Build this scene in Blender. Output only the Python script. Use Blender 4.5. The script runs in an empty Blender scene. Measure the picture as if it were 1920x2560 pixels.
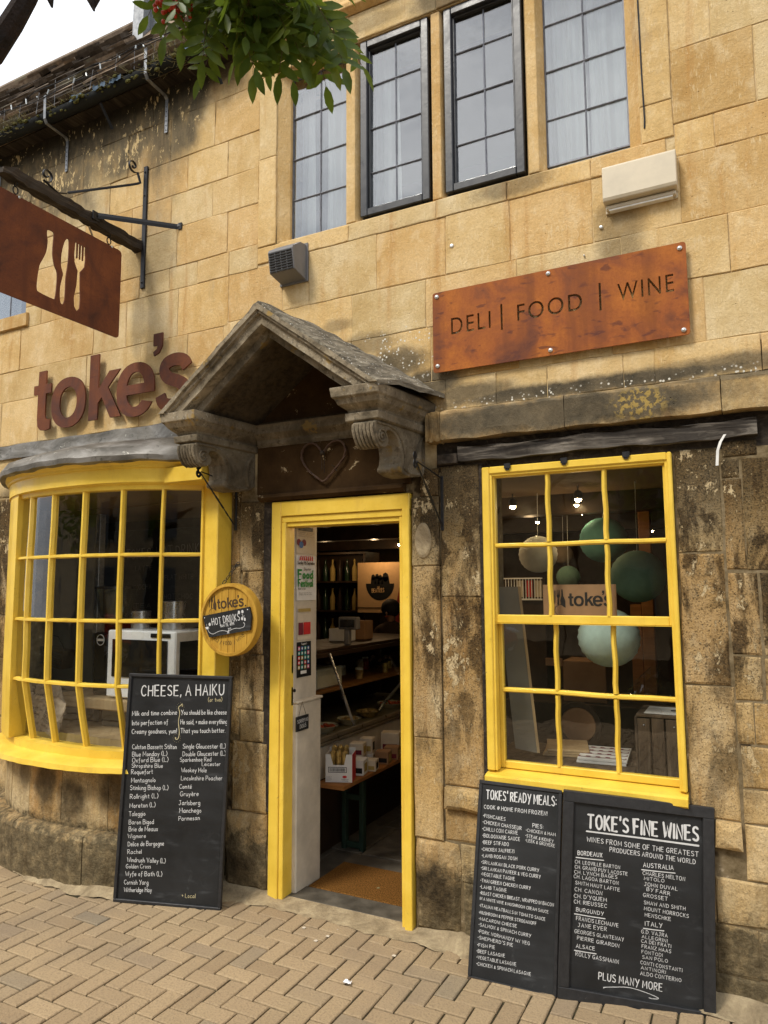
import bpy, math, random
from math import sin, cos, pi, radians, sqrt, atan2
from mathutils import Vector, Matrix
random.seed(7)
scene = bpy.context.scene
# ------------------------------------------------------------------ camera
def cam_matrix(yaw, pit, roll):
    cy, sy, cp, sp = cos(yaw), sin(yaw), cos(pit), sin(pit)
    fwd = Vector((-sy*cp, cy*cp, sp)); right = Vector((cy, sy, 0)); up = right.cross(fwd)
    r = right*cos(roll) + up*sin(roll); u = -right*sin(roll) + up*cos(roll)
    m = Matrix((r, u, -fwd)).transposed().to_4x4()
    m.translation = Vector((0, -3.0, 1.6))
    return m
cam_data = bpy.data.cameras.new('camera')
cam = bpy.data.objects.new('camera', cam_data)
scene.collection.objects.link(cam)
cam.matrix_world = cam_matrix(radians(26.93), radians(6.136), radians(-0.29))
cam_data.sensor_fit = 'HORIZONTAL'; cam_data.sensor_width = 36.0
cam_data.lens = 1775/1920*36.0
cam_data.clip_start = 0.05; cam_data.clip_end = 500
scene.camera = cam
scene.render.resolution_x = 768; scene.render.resolution_y = 1024
# ------------------------------------------------------------------ sky, sun, exposure
world = bpy.data.worlds.new('World'); scene.world = world; world.use_nodes = True
wn = world.node_tree; wn.nodes.clear()
SUN_EL, SUN_AZ = radians(50), radians(205)      # azimuth clockwise from +Y
wo = wn.nodes.new('ShaderNodeOutputWorld'); sky = wn.nodes.new('ShaderNodeTexSky')
sky.sky_type = 'NISHITA'; sky.sun_disc = False; sky.sun_elevation = SUN_EL; sky.sun_rotation = SUN_AZ
bg1 = wn.nodes.new('ShaderNodeBackground'); bg1.inputs[1].default_value = 0.10
bg2 = wn.nodes.new('ShaderNodeBackground'); bg2.inputs[1].default_value = 1.02
tc = wn.nodes.new('ShaderNodeTexCoord'); mp = wn.nodes.new('ShaderNodeMapping'); mp.inputs['Scale'].default_value = (1, 1, 2.2)
nz = wn.nodes.new('ShaderNodeTexNoise'); nz.inputs['Scale'].default_value = 1.7; nz.inputs['Detail'].default_value = 7; nz.inputs['Roughness'].default_value = .55
cr = wn.nodes.new('ShaderNodeValToRGB'); cr.color_ramp.elements[0].position = .40; cr.color_ramp.elements[0].color = (.40, .43, .48, 1)
cr.color_ramp.elements[1].position = .64; cr.color_ramp.elements[1].color = (1.0, 1.0, 1.0, 1)
mx = wn.nodes.new('ShaderNodeMixShader'); mx.inputs[0].default_value = .86
L = wn.links.new
L(tc.outputs['Generated'], mp.inputs[0]); L(mp.outputs[0], nz.inputs[0]); L(nz.outputs[0], cr.inputs[0]); L(cr.outputs[0], bg2.inputs[0])
L(sky.outputs[0], bg1.inputs[0]); L(bg1.outputs[0], mx.inputs[1]); L(bg2.outputs[0], mx.inputs[2]); L(mx.outputs[0], wo.inputs[0])
sd = bpy.data.lights.new('sun', 'SUN'); sd.energy = 1.5; sd.angle = radians(14); sd.color = (1, .94, .84)
so = bpy.data.objects.new('sun', sd); scene.collection.objects.link(so)
sv = Vector((sin(SUN_AZ)*cos(SUN_EL), cos(SUN_AZ)*cos(SUN_EL), sin(SUN_EL)))
so.rotation_euler = sv.to_track_quat('Z', 'Y').to_euler()
so.location = sv*20
vs = scene.view_settings; vs.view_transform = 'Standard'; vs.look = 'None'; vs.exposure = 0.98; vs.gamma = 1
try: vs.use_curve_mapping = False
except Exception: pass
# ------------------------------------------------------------------ node helper
class NB:
    def __init__(s, name, rough=.7, spec=.3, metal=0.0):
        s.m = bpy.data.materials.new(name); s.m.use_nodes = True; s.nt = s.m.node_tree
        s.b = s.nt.nodes['Principled BSDF']; s.b.inputs['Roughness'].default_value = rough
        s.b.inputs['Specular IOR Level'].default_value = spec; s.b.inputs['Metallic'].default_value = metal
        s._pos = None; s._obj = None; s._rnd = None
    def n(s, t, **k):
        x = s.nt.nodes.new(t)
        for a, v in k.items(): setattr(x, a, v)
        return x
    def put(s, sock, v):
        if hasattr(v, 'is_output'): s.nt.links.new(v, sock)
        elif isinstance(v, (tuple, list)) and sock.type == 'RGBA' and len(v) == 3: sock.default_value = (*v, 1)
        else: sock.default_value = v
    def pos(s):
        if not s._pos: s._pos = s.n('ShaderNodeNewGeometry').outputs['Position']
        return s._pos
    def obj(s):
        if not s._obj: s._obj = s.n('ShaderNodeTexCoord').outputs['Object']
        return s._obj
    def rnd(s):
        if not s._rnd: s._rnd = s.n('ShaderNodeObjectInfo').outputs['Random']
        return s._rnd
    def xyz(s, v=None):
        x = s.n('ShaderNodeSeparateXYZ'); s.put(x.inputs[0], v or s.pos()); return x.outputs
    def mapp(s, v, sc=(1, 1, 1), rot=(0, 0, 0), loc=(0, 0, 0)):
        x = s.n('ShaderNodeMapping'); s.put(x.inputs[0], v); x.inputs['Scale'].default_value = sc
        x.inputs['Rotation'].default_value = rot; s.put(x.inputs['Location'], loc); return x.outputs[0]
    def noise(s, v, sc=5, det=4, ro=.55, dist=0):
        x = s.n('ShaderNodeTexNoise'); s.put(x.inputs['Vector'], v); x.inputs['Scale'].default_value = sc
        x.inputs['Detail'].default_value = det; x.inputs['Roughness'].default_value = ro; x.inputs['Distortion'].default_value = dist
        return x.outputs[0]
    def voro(s, v, sc=5, feat='F1'):
        x = s.n('ShaderNodeTexVoronoi', feature=feat); s.put(x.inputs['Vector'], v); x.inputs['Scale'].default_value = sc
        return x.outputs[0]
    def mth(s, op, a, b=0, c=None, clamp=False):
        x = s.n('ShaderNodeMath', operation=op); x.use_clamp = clamp
        s.put(x.inputs[0], a); s.put(x.inputs[1], b)
        if c is not None: s.put(x.inputs[2], c)
        return x.outputs[0]
    def ss(s, v, a, b, lo=0.0, hi=1.0):
        x = s.n('ShaderNodeMapRange'); x.interpolation_type = 'SMOOTHSTEP'
        if a > b: a, b, lo, hi = b, a, hi, lo
        s.put(x.inputs[0], v); x.inputs[1].default_value = a; x.inputs[2].default_value = b
        x.inputs[3].default_value = lo; x.inputs[4].default_value = hi; return x.outputs[0]
    def mul(s, *a):
        r = a[0]
        for b in a[1:]: r = s.mth('MULTIPLY', r, b)
        return r
    def mx(s, *a):
        r = a[0]
        for b in a[1:]: r = s.mth('MAXIMUM', r, b)
        return r
    def mix(s, f, a, b, mode='MIX'):
        x = s.n('ShaderNodeMix', data_type='RGBA'); x.blend_type = mode
        s.put(x.inputs[0], f); s.put(x.inputs[6], a); s.put(x.inputs[7], b); return x.outputs[2]
    def ramp(s, v, *st):
        x = s.n('ShaderNodeValToRGB'); r = x.color_ramp
        while len(r.elements) < len(st): r.elements.new(.5)
        for e, (p, c) in zip(r.elements, st): e.position = p; e.color = (*c, 1)
        s.put(x.inputs[0], v); return x.outputs[0]
    def blob(s, x0, z0, rx, rz, wob=.35, xs=None):
        X, Y, Z = xs
        dx = s.mth('DIVIDE', s.mth('SUBTRACT', X, x0), rx); dz = s.mth('DIVIDE', s.mth('SUBTRACT', Z, z0), rz)
        d = s.mth('SQRT', s.mth('ADD', s.mth('MULTIPLY', dx, dx), s.mth('MULTIPLY', dz, dz)))
        if not hasattr(s, '_w'): s._w = s.mth('ADD', s.mth('MULTIPLY', s.noise(s.pos(), 7, 5, .65), .72), s.mth('MULTIPLY', s.noise(s.pos(), 42, 6, .8), .28))
        d = s.mth('ADD', d, s.mth('MULTIPLY', s.mth('SUBTRACT', s._w, .5), wob*4))
        return s.ss(d, 1.15, .45)
    def bump(s, h, dist=.003, st=.7):
        x = s.n('ShaderNodeBump'); x.inputs['Strength'].default_value = st; x.inputs['Distance'].default_value = dist
        s.put(x.inputs['Height'], h); s.put(s.b.inputs['Normal'], x.outputs[0])
    def col(s, v): s.put(s.b.inputs['Base Color'], v)
    def rough(s, v): s.put(s.b.inputs['Roughness'], v)

MATS = {}
def plain(name, c, rough=.6, spec=.3, metal=0, var=.12, sc=25, bump=.0006):
    f = NB(name, rough, spec, metal)
    n = f.noise(f.obj(), sc, 5, .6)
    c2 = tuple(x*(1-var*1.6) for x in c); c3 = tuple(min(1, x*(1+var)) for x in c)
    f.col(f.ramp(n, (.3, c2), (.7, c3)))
    f.rough(f.ss(n, .3, .7, max(.05, rough-.08), min(1, rough+.1)))
    if bump: f.bump(f.noise(f.obj(), sc*3, 4), bump, .6)
    MATS[name] = f.m; return f.m

def stone_mat(name, joint=False):
    """honey limestone with its patina, flaking skin, lichen and soot stains"""
    f = NB(name, .88, .15)
    p = f.pos(); X, Y, Z = xs = f.xyz()
    off = f.n('ShaderNodeCombineXYZ'); r = f.rnd()
    for i, k in enumerate((31, 17, 23)): f.put(off.inputs[i], f.mth('MULTIPLY', r, k))
    pv = f.n('ShaderNodeVectorMath', operation='ADD'); f.put(pv.inputs[0], p); f.put(pv.inputs[1], off.outputs[0]); pv = pv.outputs[0]
    big = f.noise(pv, 3.2, 5, .6, .6)
    c = f.ramp(big, (.28, (.54, .365, .150)), (.44, (.63, .455, .215)), (.58, (.69, .525, .280)), (.76, (.73, .59, .36)))
    # each stone its own tone
    tone = f.ramp(r, (.0, (.84, .74, .60)), (.18, (1.0, .88, .74)), (.45, (1.04, 1.01, .97)), (.7, (.96, .97, .98)), (.88, (1.06, .96, .80)), (1., (1.1, 1.06, 1.0)))
    c = f.mix(1.0, c, tone, 'MULTIPLY')
    # vertical weather streaks and orange iron stain
    st = f.noise(f.mapp(p, (14, 4, 1.1)), 1.0, 5, .6)
    c = f.mix(f.ss(st, .52, .72, 0, .5), c, (.46, .22, .055))
    st2 = f.noise(f.mapp(p, (9, 3, 1.6), loc=(5, 1, 2)), 1.0, 6, .7)
    c = f.mix(f.ss(st2, .58, .75, 0, .45), c, (.42, .36, .26))
    fine = f.noise(p, 85, 4, .7)
    c = f.mix(f.ss(fine, .3, .7, .0, .22), c, (.30, .20, .09), 'MIX')
    md = f.noise(f.mapp(pv, (1, 1, .6)), 11, 6, .7, .3); c = f.mix(f.ss(md, .50, .68, 0, .38), c, (.80, .65, .40)); c = f.mix(f.ss(md, .46, .30, 0, .34), c, (.44, .28, .10))
    # tooling marks
    tool = f.noise(f.mapp(pv, (150, 40, 22), rot=(0, .55, 0)), 1.0, 3, .6, 1.2)
    chk = f.noise(f.mapp(pv, (4, 4, 9)), 3.0, 3, .6)
    c = f.mix(f.mul(f.ss(tool, .52, .66), f.ss(chk, .45, .6, .0, .5)), c, (.76, .61, .37))
    # ---------------- masks of grown patina (soot, algae, old limewash) and painted eaves shade
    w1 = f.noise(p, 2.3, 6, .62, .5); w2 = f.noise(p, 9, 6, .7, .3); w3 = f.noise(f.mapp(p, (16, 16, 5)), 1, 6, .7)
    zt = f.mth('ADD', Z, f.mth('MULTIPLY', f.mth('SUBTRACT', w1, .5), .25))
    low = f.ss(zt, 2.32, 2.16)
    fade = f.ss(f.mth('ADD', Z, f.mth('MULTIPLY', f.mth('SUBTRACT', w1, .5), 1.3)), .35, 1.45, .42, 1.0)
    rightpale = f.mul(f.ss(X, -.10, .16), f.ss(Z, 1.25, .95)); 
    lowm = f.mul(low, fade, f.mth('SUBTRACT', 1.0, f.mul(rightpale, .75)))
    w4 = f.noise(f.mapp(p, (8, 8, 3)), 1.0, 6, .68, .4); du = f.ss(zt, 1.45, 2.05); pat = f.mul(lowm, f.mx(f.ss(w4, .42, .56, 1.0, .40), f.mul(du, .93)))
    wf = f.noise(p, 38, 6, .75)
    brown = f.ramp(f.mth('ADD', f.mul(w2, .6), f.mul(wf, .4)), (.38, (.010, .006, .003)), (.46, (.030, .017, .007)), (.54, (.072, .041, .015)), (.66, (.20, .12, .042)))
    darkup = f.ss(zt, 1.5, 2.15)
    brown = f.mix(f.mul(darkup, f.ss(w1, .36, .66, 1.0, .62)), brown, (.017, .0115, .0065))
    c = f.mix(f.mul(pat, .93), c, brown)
    # flaked skin showing pale stone
    v = f.noise(f.mapp(p, (1, 1, .6)), 24, 8, .74, .15); v2 = f.noise(p, 3.6, 3, .5)
    fl = f.mul(f.ss(f.mth('ADD', v, f.mth('MULTIPLY', v2, .60)), .905, .925), lowm)
    v3 = f.noise(p, 95, 4, .7)
    fl2 = f.mul(f.ss(f.mth('ADD', v3, f.mth('MULTIPLY', w2, .6)), .97, 1.0), lowm, .7)
    c = f.mix(f.mx(fl, fl2), c, (.60, .47, .27))
    sk = f.noise(p, 150, 3, .75); c = f.mix(f.mul(lowm, f.ss(sk, .54, .64), .30), c, (.27, .165, .065)); c = f.mix(f.mul(lowm, f.ss(sk, .48, .38), .75), c, (.010, .007, .004))
    # bottom splash zone, rough bleached
    sp = f.mul(f.ss(Z, .62, .40), f.ss(w3, .42, .62)); c = f.mix(f.mul(sp, .5), c, (.46, .36, .20))
    wf2 = f.noise(p, 16, 7, .78); zb_ = f.mth('ADD', Z, f.mth('MULTIPLY', f.mth('SUBTRACT', wf2, .5), .35)); sp2 = f.ss(zb_, .44, .33)
    c = f.mix(f.mul(sp2, .88), c, f.ramp(wf2, (.36, (.035, .028, .017)), (.5, (.105, .085, .050)), (.60, (.20, .155, .085)), (.70, (.42, .33, .19))))
    dd = None
    for (x0, z0, rx, rz, k) in ((-3.42, .56, .10, .16, .85), (-3.22, .50, .13, .14, .9), (-2.95, .58, .12, .14, .8), (-3.62, .60, .07, .12, .6), (-2.75, .45, .2, .08, .8), (-1.28, .30, .12, .14, .9), (-2.33, .22, .10, .10, .8)):
        b = f.mul(f.blob(x0, z0, rx, rz, .30, xs), k); dd = b if dd is None else f.mx(dd, b)
    c = f.mix(dd, c, f.ramp(wf2, (.38, (.022, .016, .009)), (.6, (.10, .07, .035))))
    # under the eaves: staining, then shade painted near black along the wall top
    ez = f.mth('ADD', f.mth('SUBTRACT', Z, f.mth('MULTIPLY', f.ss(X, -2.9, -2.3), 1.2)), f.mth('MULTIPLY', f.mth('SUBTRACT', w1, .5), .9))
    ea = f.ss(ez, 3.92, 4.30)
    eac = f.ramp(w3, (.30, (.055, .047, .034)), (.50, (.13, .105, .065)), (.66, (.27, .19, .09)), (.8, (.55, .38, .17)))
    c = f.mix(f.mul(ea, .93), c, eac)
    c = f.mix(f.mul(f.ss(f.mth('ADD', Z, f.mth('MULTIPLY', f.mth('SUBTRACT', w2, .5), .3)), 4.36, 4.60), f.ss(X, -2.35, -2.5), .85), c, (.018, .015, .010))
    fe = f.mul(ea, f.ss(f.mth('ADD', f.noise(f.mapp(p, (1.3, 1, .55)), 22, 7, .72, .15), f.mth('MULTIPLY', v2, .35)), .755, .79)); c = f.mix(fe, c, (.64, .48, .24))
    # named stains: (x, z, rx, rz, strength)
    st = None
    for (x0, z0, rx, rz, k) in ((-3.08, 3.62, .22, .36, .42), (-3.17, 3.2, .07, .28, .50), (-.40, 3.08, .12, .22, .55), (-.85, 3.42, .22, .06, .62),
                                (-1.62, 2.80, .20, .07, .6), (-1.45, 2.68, .20, .09, .9), (-1.27, 2.56, .20, .09, .95), (-1.08, 2.49, .22, .06, .85), (-.55, 2.450, .95, .045, 1.0), (-.95, 2.33, .3, .08, .9),
                                (.1, 2.46, .6, .05, .8), (-1.2, 4.5, .18, .10, .8), (-.70, 2.335, .95, .10, 1.0), (.1, 2.40, .5, .03, .9), (-1.78, 2.93, .10, .04, .5),
                                (-1.62, 4.52, .3, .05, .4)):
        b = f.mul(f.blob(x0, z0, rx, rz, .33, xs), k); st = b if st is None else f.mx(st, b)
    c = f.mix(st, c, f.ramp(w2, (.3, (.050, .043, .030)), (.7, (.165, .130, .080))))
    # lichen crust near ledge and hood junction
    li = f.mx(f.blob(-.4, 2.432, 1.1, .028, .12, xs), f.blob(-1.42, 2.72, .42, .16, .3, xs))
    lv = f.ss(f.voro(p, 60), .34, .22); c = f.mix(f.mul(li, lv, f.ss(f.noise(p, 22, 2), .47, .55)), c, (.72, .69, .60))
    oli = f.mul(f.blob(-.35, 2.33, .12, .07, .3, xs), f.ss(f.noise(p, 45, 4), .48, .56)); c = f.mix(f.mul(oli, .8), c, (.42, .29, .08))
    f.col(c)
    # relief
    lowr = f.mth('ADD', f.mul(lowm, 1.0), f.mul(f.ss(Z, .6, .35), 1.4))
    h = f.mth('ADD', f.mul(tool, .40), f.mul(fine, .5))
    h = f.mth('ADD', h, f.mul(f.noise(p, 28, 6, .7), f.mth('ADD', lowr, .55)))
    h = f.mth('SUBTRACT', h, f.mul(f.ss(f.voro(p, 34), .12, .02), f.ss(f.noise(p, 5, 2), .5, .62), .8))
    h = f.mth('SUBTRACT', h, f.mul(fl, .7))
    f.bump(h, .009, .8)
    MATS[name] = f.m
    return f.m
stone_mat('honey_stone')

def mk():
    # lime mortar
    f = NB('lime_mortar', .95, .1); n = f.noise(f.pos(), 18, 6, .7); X, Y, Z = f.xyz()
    c = f.ramp(n, (.3, (.40, .28, .13)), (.5, (.60, .45, .24)), (.7, (.70, .56, .35)))
    dk = f.mx(f.ss(Z, 2.3, 2.1), f.mul(f.ss(Z, 4.1, 4.3), f.ss(X, -2.3, -2.6)))
    c = f.mix(f.mul(dk, .8), c, f.ramp(n, (.35, (.02, .016, .01)), (.62, (.13, .10, .06)), (.75, (.5, .42, .3))))
    c = f.mix(f.ss(f.noise(f.pos(), 3.5, 5), .60, .64), c, (.05, .035, .02))
    f.col(c); f.bump(f.noise(f.pos(), 70, 5, .7), .004, .8); MATS['lime_mortar'] = f.m
    # cement apron
    f = NB('cement_apron', .95, .1); n = f.noise(f.pos(), 9, 7, .7, .5); n2 = f.noise(f.pos(), 55, 4, .7)
    c = f.ramp(n, (.32, (.19, .145, .085)), (.48, (.34, .265, .16)), (.62, (.47, .375, .23)))
    c = f.mix(f.ss(n2, .35, .7, 0, .35), c, (.22, .17, .11)); f.col(c); f.bump(f.mth('ADD', n, f.mul(n2, .5)), .012, .8); MATS['cement_apron'] = f.m
    # clay/concrete block pavers
    f = NB('paver_block', .9, .15); r = f.rnd(); p = f.pos(); n = f.noise(p, 120, 3, .7); n2 = f.noise(p, 4, 5, .6)
    c = f.ramp(r, (0, (.310, .222, .130)), (.25, (.405, .295, .172)), (.5, (.355, .258, .152)), (.75, (.430, .315, .184)), (.95, (.320, .240, .152)), (1, (.26, .215, .15)))
    c = f.mix(f.ss(n2, .35, .7, 0, .45), c, (.38, .285, .165)); c = f.mix(f.ss(n, .42, .75, 0, .55), c, (.16, .12, .08))
    c = f.mix(f.ss(f.noise(p, 1.6, 4), .52, .68, 0, .35), c, (.20, .155, .11))
    c = f.mix(f.ss(f.voro(p, 9), .035, .02, 0, .8), c, (.50, .45, .38))
    f.col(c); f.bump(f.mth('ADD', n, f.mul(f.noise(p, 30, 4), .6)), .0035, .8); MATS['paver_block'] = f.m
    f = NB('joint_sand', .98, .05); n = f.noise(f.pos(), 25, 5, .7)
    f.col(f.ramp(n, (.35, (.035, .03, .02)), (.55, (.075, .065, .035)), (.75, (.16, .13, .08)))); f.bump(n, .006); MATS['joint_sand'] = f.m
    # yellow gloss paint on old joinery
    f = NB('yellow_paint', .38, .45); p = f.pos(); n = f.noise(p, 6, 5, .6); n2 = f.noise(f.mapp(p, (22, 22, 3)), 1.0, 4, .6)
    c = f.ramp(n, (.3, (.72, .475, .050)), (.6, (.82, .565, .070)), (.8, (.85, .61, .10)))
    c = f.mix(f.ss(f.noise(p, 30, 6, .78), .60, .72, 0, .5), c, (.46, .29, .05)); c = f.mix(f.ss(f.noise(f.mapp(p, (9, 9, 2)), 1.3, 6, .7), .52, .72, 0, .42), c, (.58, .36, .06)); c = f.mix(f.mul(f.ss(f.noise(p, 26, 6, .8), .67, .69), .9), c, (.20, .14, .07))
    c = f.mix(f.ss(f.noise(p, 120, 3), .74, .78, 0, .8), c, (.16, .10, .04))
    f.col(c); f.rough(f.ss(n, .3, .7, .30, .52)); f.bump(f.mth('ADD', f.mul(n2, .6), f.noise(p, 24, 4, .6)), .0028, .7); MATS['yellow_paint'] = f.m
    # rusted plates
    for nm, a, b, c0, k in (('corten_orange', (.30, .085, .018), (.44, .145, .028), (.105, .030, .014), 1.0), ('corten_brown', (.135, .042, .018), (.20, .065, .024), (.068, .024, .015), .55)):
        f = NB(nm, .75, .25); p = f.obj(); n = f.noise(p, 4.2, 6, .6, .8); n2 = f.noise(f.mapp(p, (7, 7, .7)), 1, 4, .6); n3 = f.noise(p, 110, 4, .7)
        c = f.ramp(n, (.34, c0), (.47, a), (.66, b)); c = f.mix(f.ss(n2, .45, .65, 0, .5), c, c0); c = f.mix(f.ss(n3, .4, .7, 0, .35), c, tuple(x*.6 for x in a))
        sx = f.mapp(p, (14, 14, 34)); c = f.mix(f.mul(f.ss(f.noise(sx, 1, 3, .5, .4), .60, .72), .65*k), c, (.075, .022, .018))
        f.col(c); f.rough(f.ss(n, .3, .7, .6, .85)); f.bump(n3, .001, .6); MATS[nm] = f.m
    # old timbers
    for nm, stops, sc in (('weathered_oak', ((.34, (.014, .011, .009)), (.48, (.050, .042, .034)), (.60, (.16, .14, .115)), (.74, (.36, .32, .26))), (2.2, 24, 30)),
                          ('dark_beam', ((.3, (.012, .009, .007)), (.55, (.045, .034, .024)), (.75, (.12, .095, .07))), (24, 2.2, 30)),
                          ('plywood', ((.3, (.36, .25, .13)), (.7, (.52, .39, .22))), (20, 20, 2)),
                          ('orange_pine', ((.3, (.20, .08, .022)), (.7, (.34, .15, .045))), (3, 3, 18)),
                          ('crate_wood', ((.3, (.045, .030, .020)), (.55, (.12, .085, .055)), (.75, (.22, .17, .115))), (30, 30, 3)),
                          ('barrel_wood', ((.3, (.36, .19, .025)), (.55, (.50, .29, .040)), (.75, (.56, .36, .075))), (28, 8, 2.5))):
        f = NB(nm, .8, .2); p = f.obj(); n = f.noise(f.mapp(p, sc), 1, 6, .65, .9); n2 = f.noise(p, 5, 4)
        c = f.ramp(n, *stops); c = f.mix(f.ss(n2, .4, .65, 0, .35), c, stops[0][1]); f.col(c); f.bump(n, .006 if 'oak' in nm or 'beam' in nm else .002, .8); MATS[nm] = f.m
    # carved hood stone/wood, grey lichened
    f = NB('hood_stone', .92, .12); p = f.pos(); n = f.noise(p, 6, 6, .68, .5); n2 = f.noise(p, 32, 6, .75); n3 = f.noise(f.mapp(p, (20, 5, 5)), 1, 5, .6)
    c = f.ramp(n, (.30, (.085, .070, .048)), (.44, (.185, .150, .100)), (.56, (.31, .255, .175)), (.72, (.44, .375, .27)))
    c = f.mix(f.ss(n2, .50, .66, 0, .75), c, (.045, .038, .028)); c = f.mix(f.ss(n3, .55, .7, 0, .5), c, (.30, .255, .18))
    c = f.mix(f.mul(f.ss(f.voro(p, 55), .20, .12), f.ss(n, .48, .56), .8), c, (.50, .46, .37))
    c = f.mix(f.mul(f.ss(f.noise(p, 11, 3), .62, .68), .8), c, (.34, .22, .06))
    X, Y, Z = f.xyz(); c = f.mix(f.mul(f.ss(Y, -.42, -.33), f.ss(Z, 2.43, 2.47, .5, .93)), c, f.ramp(n2, (.4, (.022, .016, .010)), (.7, (.085, .060, .035))))  # darker with depth: shade inside the hood painted into the colour
    f.col(c); f.bump(f.mth('ADD', n2, f.mul(n, .7)), .006, .85); MATS['hood_stone'] = f.m
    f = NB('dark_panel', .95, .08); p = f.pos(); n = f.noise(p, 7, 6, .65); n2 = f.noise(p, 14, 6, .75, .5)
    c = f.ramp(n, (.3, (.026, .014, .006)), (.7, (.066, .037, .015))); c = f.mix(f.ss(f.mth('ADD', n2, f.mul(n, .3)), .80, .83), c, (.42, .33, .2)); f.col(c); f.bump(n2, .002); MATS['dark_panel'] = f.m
    # hood roof slates, scaly
    f = NB('hood_roof', .95, .1); p = f.pos(); n = f.noise(f.mapp(p, (30, 5, 30), rot=(0, .6, 0)), 1, 6, .7, .5); v = f.voro(p, 60)
    c = f.ramp(n, (.35, (.060, .052, .040)), (.5, (.16, .14, .105)), (.65, (.30, .265, .20))); c = f.mix(f.mul(f.ss(v, .24, .14), f.ss(f.noise(p, 14, 3), .45, .55)), c, (.60, .58, .52))
    f.col(c); f.bump(n, .012, .9); MATS['hood_roof'] = f.m
    f = NB('roof_stone', .95, .1); r = f.rnd(); p = f.pos(); n = f.noise(p, 14, 5, .7)
    c = f.ramp(n, (.3, (.085, .068, .054)), (.55, (.165, .135, .108)), (.75, (.28, .235, .185))); c = f.mix(1, c, f.ramp(r, (0, (.40, .38, .36)), (.5, (.9, .88, .85)), (1, (1.9, 1.75, 1.55))), 'MULTIPLY')
    c = f.mix(f.ss(f.noise(p, 3, 4), .60, .66, 0, .7), c, (.22, .20, .14)); f.col(c); f.bump(n, .01); MATS['roof_stone'] = f.m
    # lead
    f = NB('lead_sheet', .55, .5, .35); p = f.pos(); n = f.noise(f.mapp(p, (4, 4, 9)), 1.2, 6, .6, .6); n2 = f.noise(p, 20, 6, .75)
    c = f.ramp(n, (.32, (.075, .067, .053)), (.5, (.165, .152, .130)), (.68, (.30, .285, .26))); c = f.mix(f.ss(n2, .62, .72), c, (.72, .70, .60)); c = f.mix(f.ss(n2, .42, .34, 0, .8), c, (.05, .05, .035))
    f.col(c); f.bump(f.noise(p, 14, 4, .55), .006, .6); MATS['lead_sheet'] = f.m
    # chalkboard
    f = NB('chalkboard', .55, .3); p = f.obj(); n = f.noise(p, 5, 5, .6, .4); n2 = f.noise(f.mapp(p, (3, 3, 12), rot=(0, .4, 0)), 2, 5)
    c = f.ramp(n, (.3, (.012, .0125, .013)), (.7, (.024, .025, .026))); c = f.mix(f.ss(n2, .58, .76, 0, .28), c, (.12, .125, .13)); c = f.mix(f.ss(f.noise(p, 9, 6, .7, 1.5), .58, .74, 0, .14), c, (.16, .165, .165)); f.col(c); f.rough(f.ss(n2, .3, .7, .42, .65)); MATS['chalkboard'] = f.m
    f = NB('black_frame', .5, .4); p = f.obj(); n = f.noise(p, 40, 4, .7); c = f.ramp(n, (.3, (.014, .014, .015)), (.7, (.03, .03, .031)))
    c = f.mix(f.ss(f.noise(p, 16, 6, .8), .70, .72), c, (.55, .52, .45)); f.col(c); f.bump(n, .001); MATS['black_frame'] = f.m
    plain('chalk_white', (.62, .62, .61), .9, .1, var=.08, bump=0); plain('chalk_tan', (.50, .44, .26), .9, .1, var=.1, bump=0)
    plain('black_iron', (.016, .016, .018), .5, .45, .3, var=.3, sc=60, bump=.001); plain('gutter_iron', (.012, .014, .014), .7, .3, var=.4, sc=30, bump=.003)
    plain('window_black', (.022, .023, .026), .35, .5, sc=20, var=.2); plain('lead_came', (.17, .175, .20), .45, .5, .3, var=.25)
    plain('galvanised', (.26, .265, .27), .4, .6, .7, var=.2, sc=40); plain('screw_steel', (.62, .62, .60), .35, .6, .6)
    plain('cowl_grey', (.17, .165, .165), .55, .4, sc=12); plain('cowl_dark', (.02, .02, .02), .6); plain('cream_plastic', (.60, .52, .38), .45, .4, sc=8, var=.08)
    plain('heart_wire', (.075, .040, .024), .6); plain('white_paint', (.56, .50, .40), .55, .3, sc=9, var=.12, bump=.003); plain('shop_wall', (.115, .075, .045), .9, .1, sc=6); plain('shop_ceiling', (.17, .115, .065), .9, .1, sc=4)
    plain('flagstone', (.095, .082, .062), .6, .35, sc=10, var=.35, bump=.004); plain('grey_board', (.19, .175, .14), .8, sc=4); plain('white_gloss', (.84, .85, .86), .3, .5, var=.04, bump=0)
    plain('moulding_grime', (.25, .16, .03), .6); plain('oven_black', (.008, .008, .009), .12, .6, bump=0); plain('steel', (.50, .50, .50), .28, .5, .9, sc=10); plain('dark_wood', (.032, .018, .009), .5, .3, sc=12, var=.3)
    plain('coir', (.19, .088, .022), .98, .05, sc=160, var=.55, bump=.006); plain('linen_bag', (.42, .35, .27), .85, sc=12, var=.2, bump=.004)
    plain('card_brown', (.32, .185, .095), .85, .15, sc=8); plain('paper_white', (.70, .69, .66), .8, .2, var=.05, bump=0); plain('paper_cream', (.60, .52, .40), .8, .2, var=.06, bump=0)
    plain('ink_black', (.012, .012, .012), .6, bump=0); plain('ink_green', (.02, .22, .04), .7, bump=0); plain('ink_red', (.55, .03, .03), .7, bump=0); plain('ink_maroon', (.16, .02, .035), .7, bump=0)
    plain('ink_brown', (.06, .035, .015), .8, bump=0); plain('ink_blue', (.05, .14, .35), .7, bump=0); plain('ink_teal', (.05, .30, .26), .7, bump=0); plain('ink_gold', (.40, .29, .09), .7, bump=0); plain('ink_pink', (.60, .12, .22), .7, bump=0)
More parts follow.
